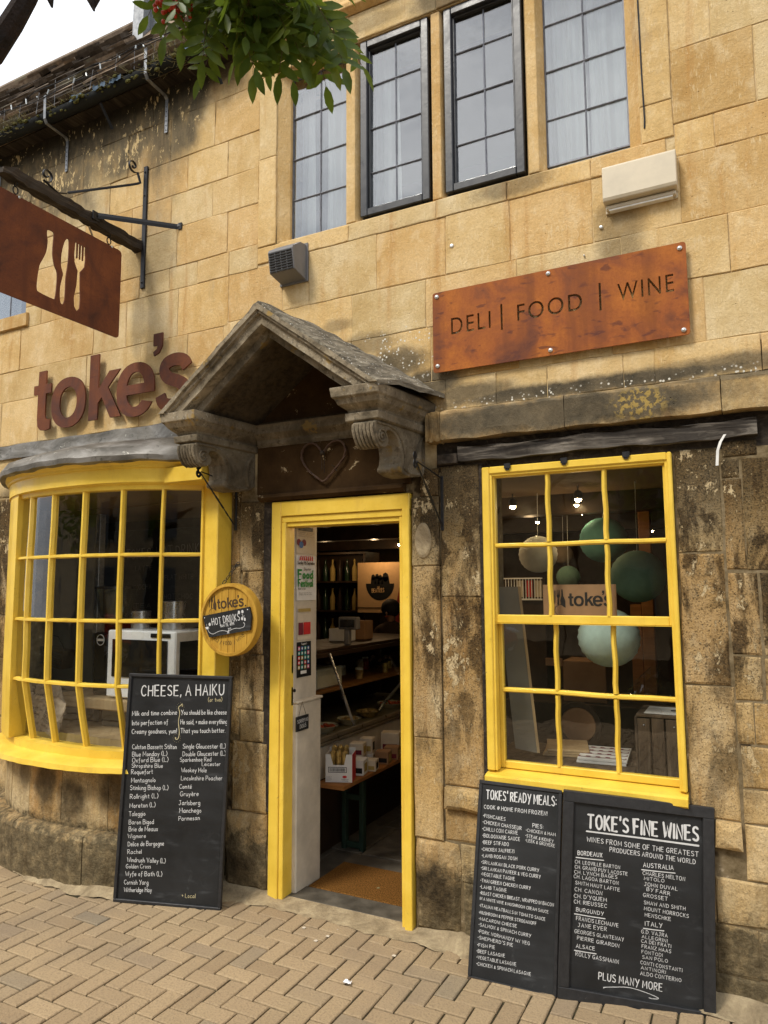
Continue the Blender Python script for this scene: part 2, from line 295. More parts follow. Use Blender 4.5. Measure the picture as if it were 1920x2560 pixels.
    plain('gold_foil', (.50, .36, .13), .35, .5, .6, sc=40, var=.4, bump=.003); plain('steel_rail', (.30, .25, .17), .35, .5, .6, sc=10)
    plain('green_leg', (.018, .038, .025), .6); plain('food_red', (.38, .06, .02), .5, sc=14, var=.5); plain('food_tan', (.42, .27, .12), .7, sc=30, var=.5, bump=.008); plain('ceramic', (.45, .40, .30), .3, .5)
    plain('skin', (.35, .19, .12), .6); plain('dark_hair', (.012, .010, .009), .7, sc=60); plain('dark_cloth', (.05, .03, .02), .9); plain('red_cloth', (.22, .02, .015), .9)
    plain('asphalt', (.05, .05, .05), .9, sc=60); plain('car_red', (.40, .012, .012), .2, .6, bump=0, var=.05); plain('rubber', (.02, .02, .02), .8); plain('wax_white', (.75, .74, .70), .5, bump=0)
    plain('opposite_stone', (.36, .27, .16), .9, sc=5, var=.25); plain('tree_bark', (.022, .015, .012), .9, sc=30, var=.4, bump=.01)
    plain('moss', (.12, .115, .04), .98, .05, sc=60, var=.6, bump=.01); plain('weed_straw', (.24, .20, .09), .95, sc=40, var=.5); plain('blue_rag', (.07, .11, .16), .8, sc=30); plain('flower_dead', (.20, .13, .07), .9)
    for nm, cc in (('paper_lantern_white', (.62, .62, .56)), ('paper_lantern_teal', (.09, .25, .23)), ('paper_lantern_green', (.13, .235, .185)), ('paper_lantern_mint', (.50, .66, .58)), ('paper_lantern_tan', (.20, .15, .10))):
        f = NB(nm, .8, .2); n = f.noise(f.obj(), 30, 4); f.col(f.ramp(n, (.3, tuple(x*.85 for x in cc)), (.7, cc))); f.b.inputs['Subsurface Weight'].default_value = 0
        f.bump(f.noise(f.mapp(f.obj(), (30, 30, 4)), 1, 3), .002); MATS[nm] = f.m
    # leaves
    f = NB('rowan_leaf', .45, .4); r = f.rnd(); p = f.pos(); n = f.noise(p, 26, 3)
    c = f.ramp(n, (.3, (.032, .062, .008)), (.5, (.062, .115, .014)), (.72, (.13, .19, .028))); c = f.mix(1, c, f.ramp(r, (0, (.7, .8, .7)), (.5, (1, 1, 1)), (.8, (1.4, 1.2, .9)), (1, (1.9, 1.45, .9))), 'MULTIPLY'); f.col(c)
    tb = f.n('ShaderNodeBsdfTranslucent'); f.put(tb.inputs[0], f.mix(.5, c, (.26, .34, .03))); ms = f.n('ShaderNodeMixShader'); ms.inputs[0].default_value = .38
    o = f.nt.nodes['Material Output']; L2 = f.nt.links.new; L2(f.b.outputs[0], ms.inputs[1]); L2(tb.outputs[0], ms.inputs[2]); L2(ms.outputs[0], o.inputs[0]); MATS['rowan_leaf'] = f.m
    plain('rowan_berry', (.42, .035, .010), .35, .5, bump=0); plain('leaf_stalk', (.09, .06, .02), .7)
    # curtains
    f = NB('net_curtain', .9, .1); p = f.obj(); f.col((.90, .90, .88)); MATS['net_curtain'] = f.m
    # glass
    for nm, k, tint in (('window_glass', 1.9, (.92, .94, .93)), ('upper_glass', 4.6, (.74, .77, .78)), ('counter_glass', 1.2, (.90, .95, .92))):
        m = bpy.data.materials.new(nm); m.use_nodes = True; nt = m.node_tree; nt.nodes.clear()
        o = nt.nodes.new('ShaderNodeOutputMaterial'); t = nt.nodes.new('ShaderNodeBsdfTransparent'); t.inputs[0].default_value = (*tint, 1)
        g = nt.nodes.new('ShaderNodeBsdfGlossy'); g.inputs['Roughness'].default_value = .015
        fr = nt.nodes.new('ShaderNodeFresnel'); fr.inputs[0].default_value = 1.5; mu = nt.nodes.new('ShaderNodeMath'); mu.operation = 'MULTIPLY'; mu.use_clamp = True; mu.inputs[1].default_value = k
        gp = nt.nodes.new('ShaderNodeNewGeometry'); no = nt.nodes.new('ShaderNodeTexNoise'); no.inputs['Scale'].default_value = 5.0; bu = nt.nodes.new('ShaderNodeBump'); bu.inputs['Distance'].default_value = .006; bu.inputs['Strength'].default_value = .35 if nm == 'upper_glass' else .14
        nt.links.new(gp.outputs['Position'], no.inputs['Vector']); nt.links.new(no.outputs[0], bu.inputs['Height']); nt.links.new(bu.outputs[0], g.inputs['Normal'])
        ms = nt.nodes.new('ShaderNodeMixShader'); bk = nt.nodes.new('ShaderNodeMapRange'); bk.inputs[3].default_value = 1.5; bk.inputs[4].default_value = 1/1.5; nt.links.new(gp.outputs['Backfacing'], bk.inputs[0]); nt.links.new(bk.outputs[0], fr.inputs[0]); nt.links.new(fr.outputs[0], mu.inputs[0]); nt.links.new(mu.outputs[0], ms.inputs[0])
        nt.links.new(t.outputs[0], ms.inputs[1]); nt.links.new(g.outputs[0], ms.inputs[2]); nt.links.new(ms.outputs[0], o.inputs[0]); MATS[nm] = m
    for nm, c, e in (('bulb_warm', (1, .74, .38), 60), ('bulb_tiny', (.8, .85, .9), 0), ('poster_lit', None, 0)):
        if e:
            m = bpy.data.materials.new(nm); m.use_nodes = True; b = m.node_tree.nodes['Principled BSDF']; b.inputs['Emission Color'].default_value = (*c, 1); b.inputs['Emission Strength'].default_value = e; MATS[nm] = m
    plain('led_plastic', (.42, .46, .48), .3, .5, bump=0); plain('poster_tan', (.62, .40, .20), .7, var=.05, bump=0)
mk()
M = MATS
# ------------------------------------------------------------------ mesh helper
COL = scene.collection
class MB:
    def __init__(s): s.v = []; s.f = []; s.mi = []; s.cur = 0
    def add(s, vs_, fs):
        o = len(s.v); s.v += [tuple(x) for x in vs_]; s.f += [tuple(i+o for i in f) for f in fs]; s.mi += [s.cur]*len(fs); return s
    def box(s, x0, x1, y0, y1, z0, z1, mt=None, ch=0):
        if ch:
            c = min(ch, (x1-x0)/2.2, (y1-y0)/2.2, (z1-z0)/2.2)
            return s.cbox(x0, x1, y0, y1, z0, z1, c, mt)
        vs_ = [(x, y, z) for x in (x0, x1) for y in (y0, y1) for z in (z0, z1)]
        if mt: vs_ = [mt @ Vector(q) for q in vs_]
        return s.add(vs_, [(0, 1, 3, 2), (4, 6, 7, 5), (0, 4, 5, 1), (2, 3, 7, 6), (0, 2, 6, 4), (1, 5, 7, 3)])
    def cbox(s, x0, x1, y0, y1, z0, z1, c, mt=None):
        # box with chamfered edges: 24 verts
        P = []; ix = {}
        for i, x in enumerate((x0, x1)):
            for j, y in enumerate((y0, y1)):
                for k, z in enumerate((z0, z1)):
                    sx, sy, sz = (c if i == 0 else -c), (c if j == 0 else -c), (c if k == 0 else -c)
                    for a, q in enumerate(((x, y+sy, z+sz), (x+sx, y, z+sz), (x+sx, y+sy, z))):
                        ix[(i, j, k, a)] = len(P); P.append(q)
        F = []
        for i in (0, 1):
            q = [ix[(i, 0, 0, 0)], ix[(i, 0, 1, 0)], ix[(i, 1, 1, 0)], ix[(i, 1, 0, 0)]]; F.append(q if i == 0 else q[::-1])
            q = [ix[(0, i, 0, 1)], ix[(1, i, 0, 1)], ix[(1, i, 1, 1)], ix[(0, i, 1, 1)]]; F.append(q if i == 0 else q[::-1])
            q = [ix[(0, 0, i, 2)], ix[(0, 1, i, 2)], ix[(1, 1, i, 2)], ix[(1, 0, i, 2)]]; F.append(q if i == 0 else q[::-1])
        for i in (0, 1):
            for j in (0, 1):
                q = [ix[(i, j, 0, 0)], ix[(i, j, 1, 0)], ix[(i, j, 1, 1)], ix[(i, j, 0, 1)]]; F.append(q)
                q = [ix[(i, 0, j, 0)], ix[(i, 1, j, 0)], ix[(i, 1, j, 2)], ix[(i, 0, j, 2)]]; F.append(q)
                q = [ix[(0, i, j, 1)], ix[(1, i, j, 1)], ix[(1, i, j, 2)], ix[(0, i, j, 2)]]; F.append(q)
        for i in (0, 1):
            for j in (0, 1):
                for k in (0, 1): F.append([ix[(i, j, k, a)] for a in (0, 1, 2)])
        cx = Vector(((x0+x1)/2, (y0+y1)/2, (z0+z1)/2)); G = []
        for f in F:
            a, b, d = (Vector(P[f[t]]) for t in (0, 1, 2)); n = (b-a).cross(d-a); m = sum((Vector(P[t]) for t in f), Vector())/len(f)
            G.append(f if n.dot(m-cx) > 0 else f[::-1])
        if mt: P = [mt @ Vector(q) for q in P]
        return s.add(P, G)
    def prism(s, poly, d, o=(0, 0, 0), u=(1, 0, 0), w=(0, 0, 1)):
        """polygon in plane (u,w) extruded by vector d"""
        o, u, w, d = Vector(o), Vector(u), Vector(w), Vector(d); n = len(poly)
        a = [o+u*p[0]+w*p[1] for p in poly]; b = [q+d for q in a]
        fs = [tuple(range(n)), tuple(range(2*n-1, n-1, -1))]+[(i, i+n, (i+1) % n+n, (i+1) % n) for i in range(n)]
        return s.add(a+b, fs)
    def tube(s, pts, r, n=8, cap=True, flat=None):
        pts = [Vector(p) for p in pts]; rs = r if isinstance(r, (list, tuple)) else [r]*len(pts); V = []; F = []
        up = Vector((0, 0, 1)); t0 = (pts[1]-pts[0]).normalized()
        if abs(t0.dot(up)) > .95: up = Vector((1, 0, 0))
        u = t0.cross(up).normalized()
        for i, p in enumerate(pts):
            t = (pts[min(i+1, len(pts)-1)]-pts[max(i-1, 0)])
            t = t.normalized() if t.length > 1e-9 else t0
            u = (u-t*u.dot(t)).normalized(); w = t.cross(u)
            for k in range(n):
                a = 2*pi*k/n; ru, rw = (rs[i], rs[i]) if not flat else flat
                V.append(p+u*cos(a)*ru+w*sin(a)*rw)
        for i in range(len(pts)-1):
            for k in range(n): F.append((i*n+k, i*n+(k+1) % n, (i+1)*n+(k+1) % n, (i+1)*n+k))
        if cap: F += [tuple(range(n-1, -1, -1)), tuple(range((len(pts)-1)*n, len(pts)*n))]
        return s.add(V, F)
    def lathe(s, prof, c=(0, 0, 0), n=16, ax='z', cap=True):
        V = []; F = []
        for (r, z) in prof:
            for k in range(n):
                a = 2*pi*k/n; q = (r*cos(a), r*sin(a), z) if ax == 'z' else ((r*cos(a), z, r*sin(a)) if ax == 'y' else (z, r*cos(a), r*sin(a)))
                V.append((q[0]+c[0], q[1]+c[1], q[2]+c[2]))
        m = len(prof)
        for i in range(m-1):
            for k in range(n): F.append((i*n+k, i*n+(k+1) % n, (i+1)*n+(k+1) % n, (i+1)*n+k))
        if cap: F += [tuple(range(n-1, -1, -1)), tuple(range((m-1)*n, m*n))]
        return s.add(V, F)
    def ball(s, c, r, n=10, sc=(1, 1, 1)):
        V = [(c[0], c[1], c[2]-r*sc[2])]; F = []; m = n//2+1
        for i in range(1, m):
            a = -pi/2+pi*i/m
            for k in range(n): b = 2*pi*k/n; V.append((c[0]+r*cos(a)*cos(b)*sc[0], c[1]+r*cos(a)*sin(b)*sc[1], c[2]+r*sin(a)*sc[2]))
        V.append((c[0], c[1], c[2]+r*sc[2])); T = len(V)-1
        for k in range(n): F.append((0, 1+(k+1) % n, 1+k)); F.append((T, T-n+k, T-n+(k+1) % n))
        for i in range(m-2):
            for k in range(n): F.append((1+i*n+k, 1+i*n+(k+1) % n, 1+(i+1)*n+(k+1) % n, 1+(i+1)*n+k))
        return s.add(V, F)
    def quad(s, a, b, c, d): return s.add([a, b, c, d], [(0, 1, 2, 3)])
    def grid(s, fn, nu, nv):
        V = [fn(i/nu, j/nv) for i in range(nu+1) for j in range(nv+1)]
        return s.add(V, [(i*(nv+1)+j, (i+1)*(nv+1)+j, (i+1)*(nv+1)+j+1, i*(nv+1)+j+1) for i in range(nu) for j in range(nv)])
    def mesh(s, name):
        me = bpy.data.meshes.new(name); me.from_pydata([tuple(x) for x in s.v], [], s.f); me.update(); return me
    def build(s, name, m, parent=None, smooth=False, kind=None, bevel=0):
        me = s.mesh(name); return place(me, name, m, parent, smooth, kind, bevel, s.mi)
def place(me, name, m, parent=None, smooth=False, kind=None, bevel=0, mi=None):
    for q in (m if isinstance(m, (list, tuple)) else [m]): me.materials.append(M[q])
    if mi and isinstance(m, (list, tuple)):
        for p, i in zip(me.polygons, mi): p.material_index = i
    if smooth:
        for p in me.polygons: p.use_smooth = True
        if smooth != 'all':
            try: me.set_sharp_from_angle(angle=radians(40))
            except Exception: pass
    o = bpy.data.objects.new(name, me); COL.objects.link(o)
    if parent:
        o.parent = parent
        if parent.name in WORLD_SPACE: o.matrix_parent_inverse = Matrix.Translation(-parent.location)
    if kind: o['kind'] = kind
    if bevel:
        b = o.modifiers.new('bevel', 'BEVEL'); b.width = bevel; b.segments = 2; b.limit_method = 'ANGLE'; b.angle_limit = radians(40)
    return o
WORLD_SPACE = set()      # things whose parts are modelled directly in world coordinates
def wthing(name, label, cat, loc, group=None):
    o = thing(name, label, cat, loc, group); WORLD_SPACE.add(o.name); return o
def thing(name, label, cat, loc=(0, 0, 0), group=None, mat=None):
    o = bpy.data.objects.new(name, None); COL.objects.link(o); o.empty_display_size = .1
    if mat: o.matrix_world = mat
    else: o.location = loc
    o['label'] = label; o['category'] = cat
    if group: o['group'] = group
    return o
def tag(o, label, cat, group=None):
    o['label'] = label; o['category'] = cat
    if group: o['group'] = group
    return o
def box(name, m, x0, x1, y0, y1, z0, z1, parent=None, ch=0, kind=None):
    return MB().box(x0, x1, y0, y1, z0, z1, ch=ch).build(name, m, parent, kind=kind)
# ================================================================== stroke lettering
GL = {
'A': "0,0 2,6 4,0;.8,2.2 3.2,2.2", 'B': "0,0 0,6;~0,6 2.6,5.9 3,4.7 2.2,3.3 0,3.2;~1,3.2 3.2,2.9 3.5,1.5 2.6,.2 0,0", 'C': "~3.6,5 2.4,6 .8,5.2 0,3 .7,.8 2.2,0 3.7,.9",
'D': "0,0 0,6;~0,6 2.4,5.6 3.8,3.3 2.8,.7 0,0", 'E': "3.2,6 0,6 0,0 3.3,0;0,3.1 2.8,3.1", 'F': "3.2,6 0,6 0,0;0,3.1 2.6,3.1", 'G': "~3.6,5 2.3,6 .7,5 0,2.9 .8,.7 2.3,0 3.6,1 3.6,2.6;2.2,2.6 3.9,2.6",
'H': "0,6 0,0;3.6,6 3.6,0;0,3.1 3.6,3.1", 'I': "0,0 0,6", 'J': "~2.6,6 2.6,1.5 1.6,0 .2,.8;1.2,6 3.6,6", 'K': "0,6 0,0;3.2,6 0,2.6;.8,3.4 3.5,0", 'L': "0,6 0,0 3,0", 'M': "0,0 .4,6 2.3,1.8 4.2,6 4.7,0",
'N': "0,0 .1,6 3.6,0 3.7,6", 'O': "~2,6 .5,5 0,3 .6,.8 2,0 3.5,.9 4,3 3.4,5.2 1.9,6", 'P': "0,0 0,6;~0,6 2.6,5.8 3.2,4.5 2.4,3 0,2.7", 'Q': "~2,6 .5,5 0,3 .6,.8 2,0 3.5,.9 4,3 3.4,5.2 1.9,6;2.4,1.6 4,-.6",
'R': "0,0 0,6;~0,6 2.6,5.8 3.1,4.6 2.2,3.2 0,3;1.2,3 3.5,0", 'S': "~3.3,5.2 1.9,6 .4,5.1 .7,3.7 2.6,2.7 3.4,1.3 2.2,.1 .1,.7", 'T': "0,6 4,6;2,6 2,0", 'U': "~0,6 .1,1.5 1.7,0 3.4,1.4 3.6,6",
'V': "0,6 1.9,0 3.8,6", 'W': "0,6 1.3,0 2.6,4.4 3.9,0 5.2,6", 'X': "0,6 3.6,0;3.6,6 0,0", 'Y': "0,6 1.9,2.9;3.9,6 1.3,-.6", 'Z': "0,6 3.5,6 0,0 3.7,0",
'a': "~2.6,3.2 1.1,3.4 0,1.6 .8,0 2.4,1.2 2.7,3.3;2.7,3.3 2.6,.9 3.1,0", 'b': "0,6 0,0;~0,2.4 1.4,3.4 2.6,1.8 1.5,0 0,.6", 'c': "~2.4,3 1.1,3.4 0,1.6 1,0 2.5,.6", 'd': "~2.5,2.8 1.1,3.3 0,1.6 1,0 2.5,1;2.6,6 2.6,0",
'e': "~0,1.7 2.4,1.9 2,3.2 .8,3.2 0,1.5 1,0 2.5,.6", 'f': "~2.4,5.6 1.3,5.6 1.1,4 1.1,0 .7,-1.6;0,3.2 2.2,3.2", 'g': "~2.5,3 1.1,3.4 0,1.8 1,.2 2.5,1.4;~2.6,3.3 2.6,-1 1.3,-2.2 0,-1.5", 'h': "0,6 0,0;~0,2.2 1.4,3.4 2.3,2.4 2.4,0",
'i': "0,3.3 0,0;0,4.7 .1,5", 'j': "~.9,3.3 .9,-1 0,-2;.9,4.7 1,5", 'k': "0,6 0,0;2.1,3.3 0,1.4;.6,1.8 2.3,0", 'l': "0,6 0,.1", 'm': "0,3.3 0,0;~0,2.4 1.1,3.4 1.8,2.4 1.8,0;~1.8,2.4 2.9,3.4 3.6,2.4 3.7,0",
'n': "0,3.3 0,0;~0,2.3 1.3,3.4 2.2,2.4 2.3,0", 'o': "~1.2,3.4 0,1.8 1.1,0 2.4,1.6 1.1,3.4", 'p': "0,3.3 0,-2.2;~0,2.6 1.4,3.4 2.5,1.8 1.4,0 0,.6", 'q': "~2.5,3 1.1,3.4 0,1.7 1.1,0 2.5,.8;2.6,3.3 2.6,-2.3",
'r': "0,3.3 0,0;~0,2.2 .8,3.2 1.9,3.2", 's': "~2.1,2.9 1,3.4 .2,2.7 1.9,1.1 1.3,.1 0,.4", 't': "~1,5 1,.8 1.9,.1;0,3.3 2,3.3", 'u': "~0,3.3 .1,.7 1.1,0 2.2,1.2;2.3,3.3 2.4,0", 'v': "0,3.3 1.1,0 2.2,3.3",
'w': "0,3.3 .8,0 1.7,2.6 2.6,0 3.4,3.3", 'x': "0,3.3 2,0;2,3.3 0,0", 'y': "0,3.3 1.1,.4;2.4,3.3 .4,-2.2", 'z': "0,3.3 2,3.3 0,0 2,0", 'é': "~0,1.7 2.4,1.9 2,3.2 .8,3.2 0,1.5 1,0 2.5,.6;1,4.3 2,5.4", 'è': "~0,1.7 2.4,1.9 2,3.2 .8,3.2 0,1.5 1,0 2.5,.6;.6,5.4 1.6,4.3",
'(': "~1.2,6.4 0,4 0,2 1.2,-.6", ')': "~0,6.4 1.2,4 1.2,2 0,-.6", ',': ".4,.4 0,-1", '.': "0,0 .15,.25", "'": ".4,6.4 .2,4.8", ':': "0,1 .1,1.3;0,3.6 .1,3.9", '!': "0,6 0,1.8;0,0 .1,.3", '-': "0,3 1.8,3", '+': "0,2.6 2,2.6;1,3.8 1,1.2", '/': "0,0 1.6,6", '|': "0,-.6 0,6.6",
'&': "~3.2,0 .8,3.8 1.6,5.4 2.4,4.2 .3,1.6 1.2,0 3.1,2.2", '@': "~2.6,2 1.4,2 1.6,3.8 2.8,3.4 2.6,2 3.8,2.4 3.4,4.8 1.6,5.2 .2,3.2 1,.8 3,.6", '•': "0,3 .3,3.3", '*': "0,3 2,3;1,4.2 1,1.8;.3,3.9 1.7,2.1",
'0': "~1.6,6 0,3 1.6,0 3.2,3 1.5,6", '1': ".2,4.8 1.2,6 1.2,0", '2': "~0,4.8 1.4,6 2.6,4.6 0,0;0,0 2.8,0", '4': "2,0 2,6 0,2 3,2", '7': "0,6 2.8,6 1,0", '9': "~2.6,4 1.2,3 0,4.4 1.2,6 2.6,4.6 2.2,0", '5': "~2.6,6 .3,6 .2,3.6 2,3.6 2.6,1.8 1.4,0 0,.5", '8': "~1.4,3.2 .2,4.6 1.4,6 2.6,4.6 1.4,3.2 0,1.6 1.4,0 2.8,1.6 1.4,3.2"}
def gparse(ch):
    out = []
    for st in GL[ch].split(';'):
        sm = st.startswith('~'); pts = [tuple(float(a) for a in p.split(',')) for p in st.lstrip('~').split()]
        if sm and len(pts) > 2:
            q = []
            for i in range(len(pts)-1):
                p0, p1, p2, p3 = pts[max(i-1, 0)], pts[i], pts[i+1], pts[min(i+2, len(pts)-1)]
                for k in range(3):
                    t = k/3; q.append(tuple(.5*((2*p1[a])+(-p0[a]+p2[a])*t+(2*p0[a]-5*p1[a]+4*p2[a]-p3[a])*t*t+(-p0[a]+3*p1[a]-3*p2[a]+p3[a])*t**3) for a in (0, 1)))
            q.append(pts[-1]); pts = q
        out.append(pts)
    return out
GP = {c: gparse(c) for c in GL}
def ribbon(mb, pts, w, M3, lift):
    """flat round-capped ribbon through 2D pts, mapped to 3D by M3(x, z, up)"""
    n = len(pts); Lf = []; Rt = []
    for i in range(n):
        a, b = pts[max(i-1, 0)], pts[min(i+1, n-1)]; dx, dz = b[0]-a[0], b[1]-a[1]; l = math.hypot(dx, dz) or 1; nx, nz_ = -dz/l, dx/l
        ww = w/2*(1+.12*sin(i*1.7+pts[0][0]*50)); k = 1.0
        if 0 < i < n-1:
            e = ((pts[i][0]-a[0]), (pts[i][1]-a[1])); le = math.hypot(*e) or 1; k = min(1.7, 1/max(.45, abs((-e[1]*nx+e[0]*nz_)/le)))
        Lf.append((pts[i][0]+nx*ww*k, pts[i][1]+nz_*ww*k)); Rt.append((pts[i][0]-nx*ww*k, pts[i][1]-nz_*ww*k))
    def cap(p, q):
        dx, dz = p[0]-q[0], p[1]-q[1]; l = math.hypot(dx, dz) or 1; return (p[0]+dx/l*w*.45, p[1]+dz/l*w*.45)
    A = cap(pts[0], pts[1]); B = cap(pts[-1], pts[-2])
    V = []; 
    for i in range(n): up = lift+i*1.2e-5; V += [M3(*Lf[i], up), M3(*Rt[i], up)]
    V += [M3(*A, lift), M3(*B, lift+n*1.2e-5)]
    mb.add(V, [(2*i+1, 2*i+3, 2*i+2, 2*i) for i in range(n-1)]+[(1, 0, 2*n), (2*n-2, 2*n-1, 2*n+1)])
def gap_of(t): return 1.85 if t.upper() == t else 1.3
def text_w(t):
    x = 0; gp = gap_of(t)
    for ch in t:
        if ch == ' ': x += 2.2; continue
        x += max(p[0] for s_ in GP[ch] for p in s_)+gp
    return max(x-gp, .1)
def write(mb, t, x0, z0, x1, z1, H, M3, wt=.14, wob=.25, caps_small=False):
    """letters between two baseline ends in the board's own plane"""
    Wd = text_w(t); L_ = math.hypot(x1-x0, z1-z0); sx = L_/Wd; sz = H/6; a = atan2(z1-z0, x1-x0); ca, sa = cos(a), sin(a); x = 0
    k = 0
    for ch in t:
        if ch == ' ': x += 2.2; continue
        jx, jz, js = random.uniform(-.15, .15)*wob*2, random.uniform(-.5, .5)*wob, 1+random.uniform(-.12, .12)*wob*2; sh = random.uniform(-.06, .10)*wob*2
        for st in GP[ch]:
            pts = []
            for (px, pz) in st:
                lx = (x+px+jx+pz*sh+random.uniform(-.07, .07)*wob)*sx; lz = (pz*js+jz+random.uniform(-.07, .07)*wob)*sz
                pts.append((x0+lx*ca-lz*sa, z0+lx*sa+lz*ca))
            k += 1
            if ch == '•': c0 = pts[0]; mb.add([M3(c0[0]+H*.13*cos(a_*.7854), c0[1]+H*.15*sin(a_*.7854), .0004) for a_ in range(8)], [tuple(range(8))[::-1]])
            else: ribbon(mb, pts, H*wt, M3, .0004+(k % 9)*.00006)
        x += max(p[0] for s_ in GP[ch] for p in s_)+gap_of(t)
def font_mesh(t, name, depth, off=0.0, box_=None, res=6):
    """built-in font glyphs, scaled to box (x0,x1,z0,z1), facing -Y, from y=-depth to 0"""
    c = bpy.data.curves.new(name, 'FONT'); c.body = t; c.size = 1; c.offset = off; c.extrude = .05; c.resolution_u = res
    o = bpy.data.objects.new(name, c); COL.objects.link(o)
    dg = bpy.context.evaluated_depsgraph_get(); dg.update(); me = bpy.data.meshes.new_from_object(o.evaluated_get(dg)); me.name = name
    bpy.data.objects.remove(o); bpy.data.curves.remove(c); me.materials.clear()
    xs = [v.co.x for v in me.vertices]; ys = [v.co.y for v in me.vertices]; x0, x1, y0, y1 = min(xs), max(xs), min(ys), max(ys)
    X0, X1, Z0, Z1 = box_; sx = (X1-X0)/(x1-x0); sz = (Z1-Z0)/(y1-y0)
    for v in me.vertices: v.co = Vector((X0+(v.co.x-x0)*sx, -depth*.5-(v.co.z/.05)*depth*.5, Z0+(v.co.y-y0)*sz))
    me.update(); return me
def rrect(x0, x1, z0, z1, r, n=4):
    P = []
    for cx, cz, a0 in ((x1-r, z1-r, 0), (x0+r, z1-r, 90), (x0+r, z0+r, 180), (x1-r, z0+r, 270)):
        for i in range(n+1): a = radians(a0+90*i/n); P.append((cx+r*cos(a), cz+r*sin(a)))
    return P
def plate_with_holes(outer, holes, depth, name):
    """filled 2D curve with real cut-outs; returns mesh in XZ, thickness along Y"""
    c = bpy.data.curves.new(name, 'CURVE'); c.dimensions = '2D'; c.fill_mode = 'BOTH'; c.extrude = .5
    for poly in [outer]+holes:
        s_ = c.splines.new('POLY'); s_.points.add(len(poly)-1); s_.use_cyclic_u = True
        for p, q in zip(s_.points, poly): p.co = (q[0], q[1], 0, 1)
    o = bpy.data.objects.new(name, c); COL.objects.link(o); dg = bpy.context.evaluated_depsgraph_get(); dg.update()
    me = bpy.data.meshes.new_from_object(o.evaluated_get(dg)); me.name = name; bpy.data.objects.remove(o); bpy.data.curves.remove(c); me.materials.clear()
    for v in me.vertices: v.co = Vector((v.co.x, (-v.co.z)*depth, v.co.y))
    me.update(); return me
def ell(cx, cz, a, b, t0, t1, n, p=2.25):
    out = []
    for i in range(n+1):
        t = radians(t0+(t1-t0)*i/n); c_, s_ = cos(t), sin(t); out.append((cx+a*(abs(c_)**(2/p))*(1 if c_ >= 0 else -1), cz+b*(abs(s_)**(2/p))*(1 if s_ >= 0 else -1)))
    return out
def thick(pts, w):
    Lf, Rt = [], []; n = len(pts)
    for i in range(n):
        a, b = pts[max(i-1, 0)], pts[min(i+1, n-1)]; dx, dz = b[0]-a[0], b[1]-a[1]; l = math.hypot(dx, dz) or 1; ww = w/2*(1.0 if 0 < i < n-1 else .97); Lf.append((pts[i][0]-dz/l*ww, pts[i][1]+dx/l*ww)); Rt.append((pts[i][0]+dz/l*ww, pts[i][1]-dx/l*ww))
    return Lf+Rt[::-1]
def smo(pts, n=5):
    q = []; N = len(pts)
    for i in range(N-1):
        p0, p1, p2, p3 = pts[max(i-1, 0)], pts[i], pts[i+1], pts[min(i+2, N-1)]
        for k in range(n):
            t = k/n; q.append(tuple(.5*((2*p1[a])+(-p0[a]+p2[a])*t+(2*p0[a]-5*p1[a]+4*p2[a]-p3[a])*t*t+(-p0[a]+3*p1[a]-3*p2[a]+p3[a])*t**3) for a in (0, 1)))
    q.append(pts[-1]); return q
def toke_polys():
    """heavy grotesque letters t o k e ' s as (outer, holes), in wall coordinates"""
    t = [(-3.985, 2.995), (-3.915, 2.995), (-3.915, 2.905), (-3.866, 2.905), (-3.866, 2.845), (-3.915, 2.845), (-3.915, 2.705), (-3.907, 2.682), (-3.889, 2.673), (-3.866, 2.676), (-3.866, 2.612), (-3.905, 2.605), (-3.955, 2.610), (-3.980, 2.635), (-3.988, 2.68), (-3.988, 2.845), (-4.028, 2.845), (-4.028, 2.905), (-3.988, 2.905)]
    o = (ell(-3.705, 2.762, .153, .160, 0, 352, 44), [ell(-3.705, 2.762, .078, .098, 0, 352, 30, 2.1)[::-1]])
    k = [(-3.520, 2.622), (-3.444, 2.622), (-3.444, 2.722), (-3.412, 2.757), (-3.336, 2.622), (-3.248, 2.622), (-3.362, 2.812), (-3.262, 2.912), (-3.352, 2.912), (-3.444, 2.808), (-3.444, 3.030), (-3.520, 3.030)]
    cx, cz, a, b = -3.136, 2.767, .151, .163
    e = ell(cx, cz, a, b, -30, -352, 42)+[(cx+a, cz-.028), (cx-.070, cz-.028)]+ell(cx, cz, .073, .104, 205, 318, 16, 2.1)
    e = ([p for p in e], [ell(cx, cz, .073, .106, 16, 164, 16, 2.1)[::-1]])
    s_ = thick(smo([(-2.742, 2.848), (-2.772, 2.890), (-2.836, 2.903), (-2.898, 2.886), (-2.912, 2.842), (-2.880, 2.800), (-2.800, 2.768), (-2.756, 2.730), (-2.760, 2.680), (-2.812, 2.644), (-2.880, 2.642), (-2.922, 2.664), (-2.938, 2.705)], 5), .074)
    ap = [(-3.002, 3.078), (-3.002, 3.006), (-2.968, 3.006), (-2.974, 2.985), (-3.002, 2.970), (-2.996, 2.946), (-2.958, 2.960), (-2.934, 3.000), (-2.932, 3.078)]
    return [(t, []), o, (k, []), e, (ap, []), (s_, [])]
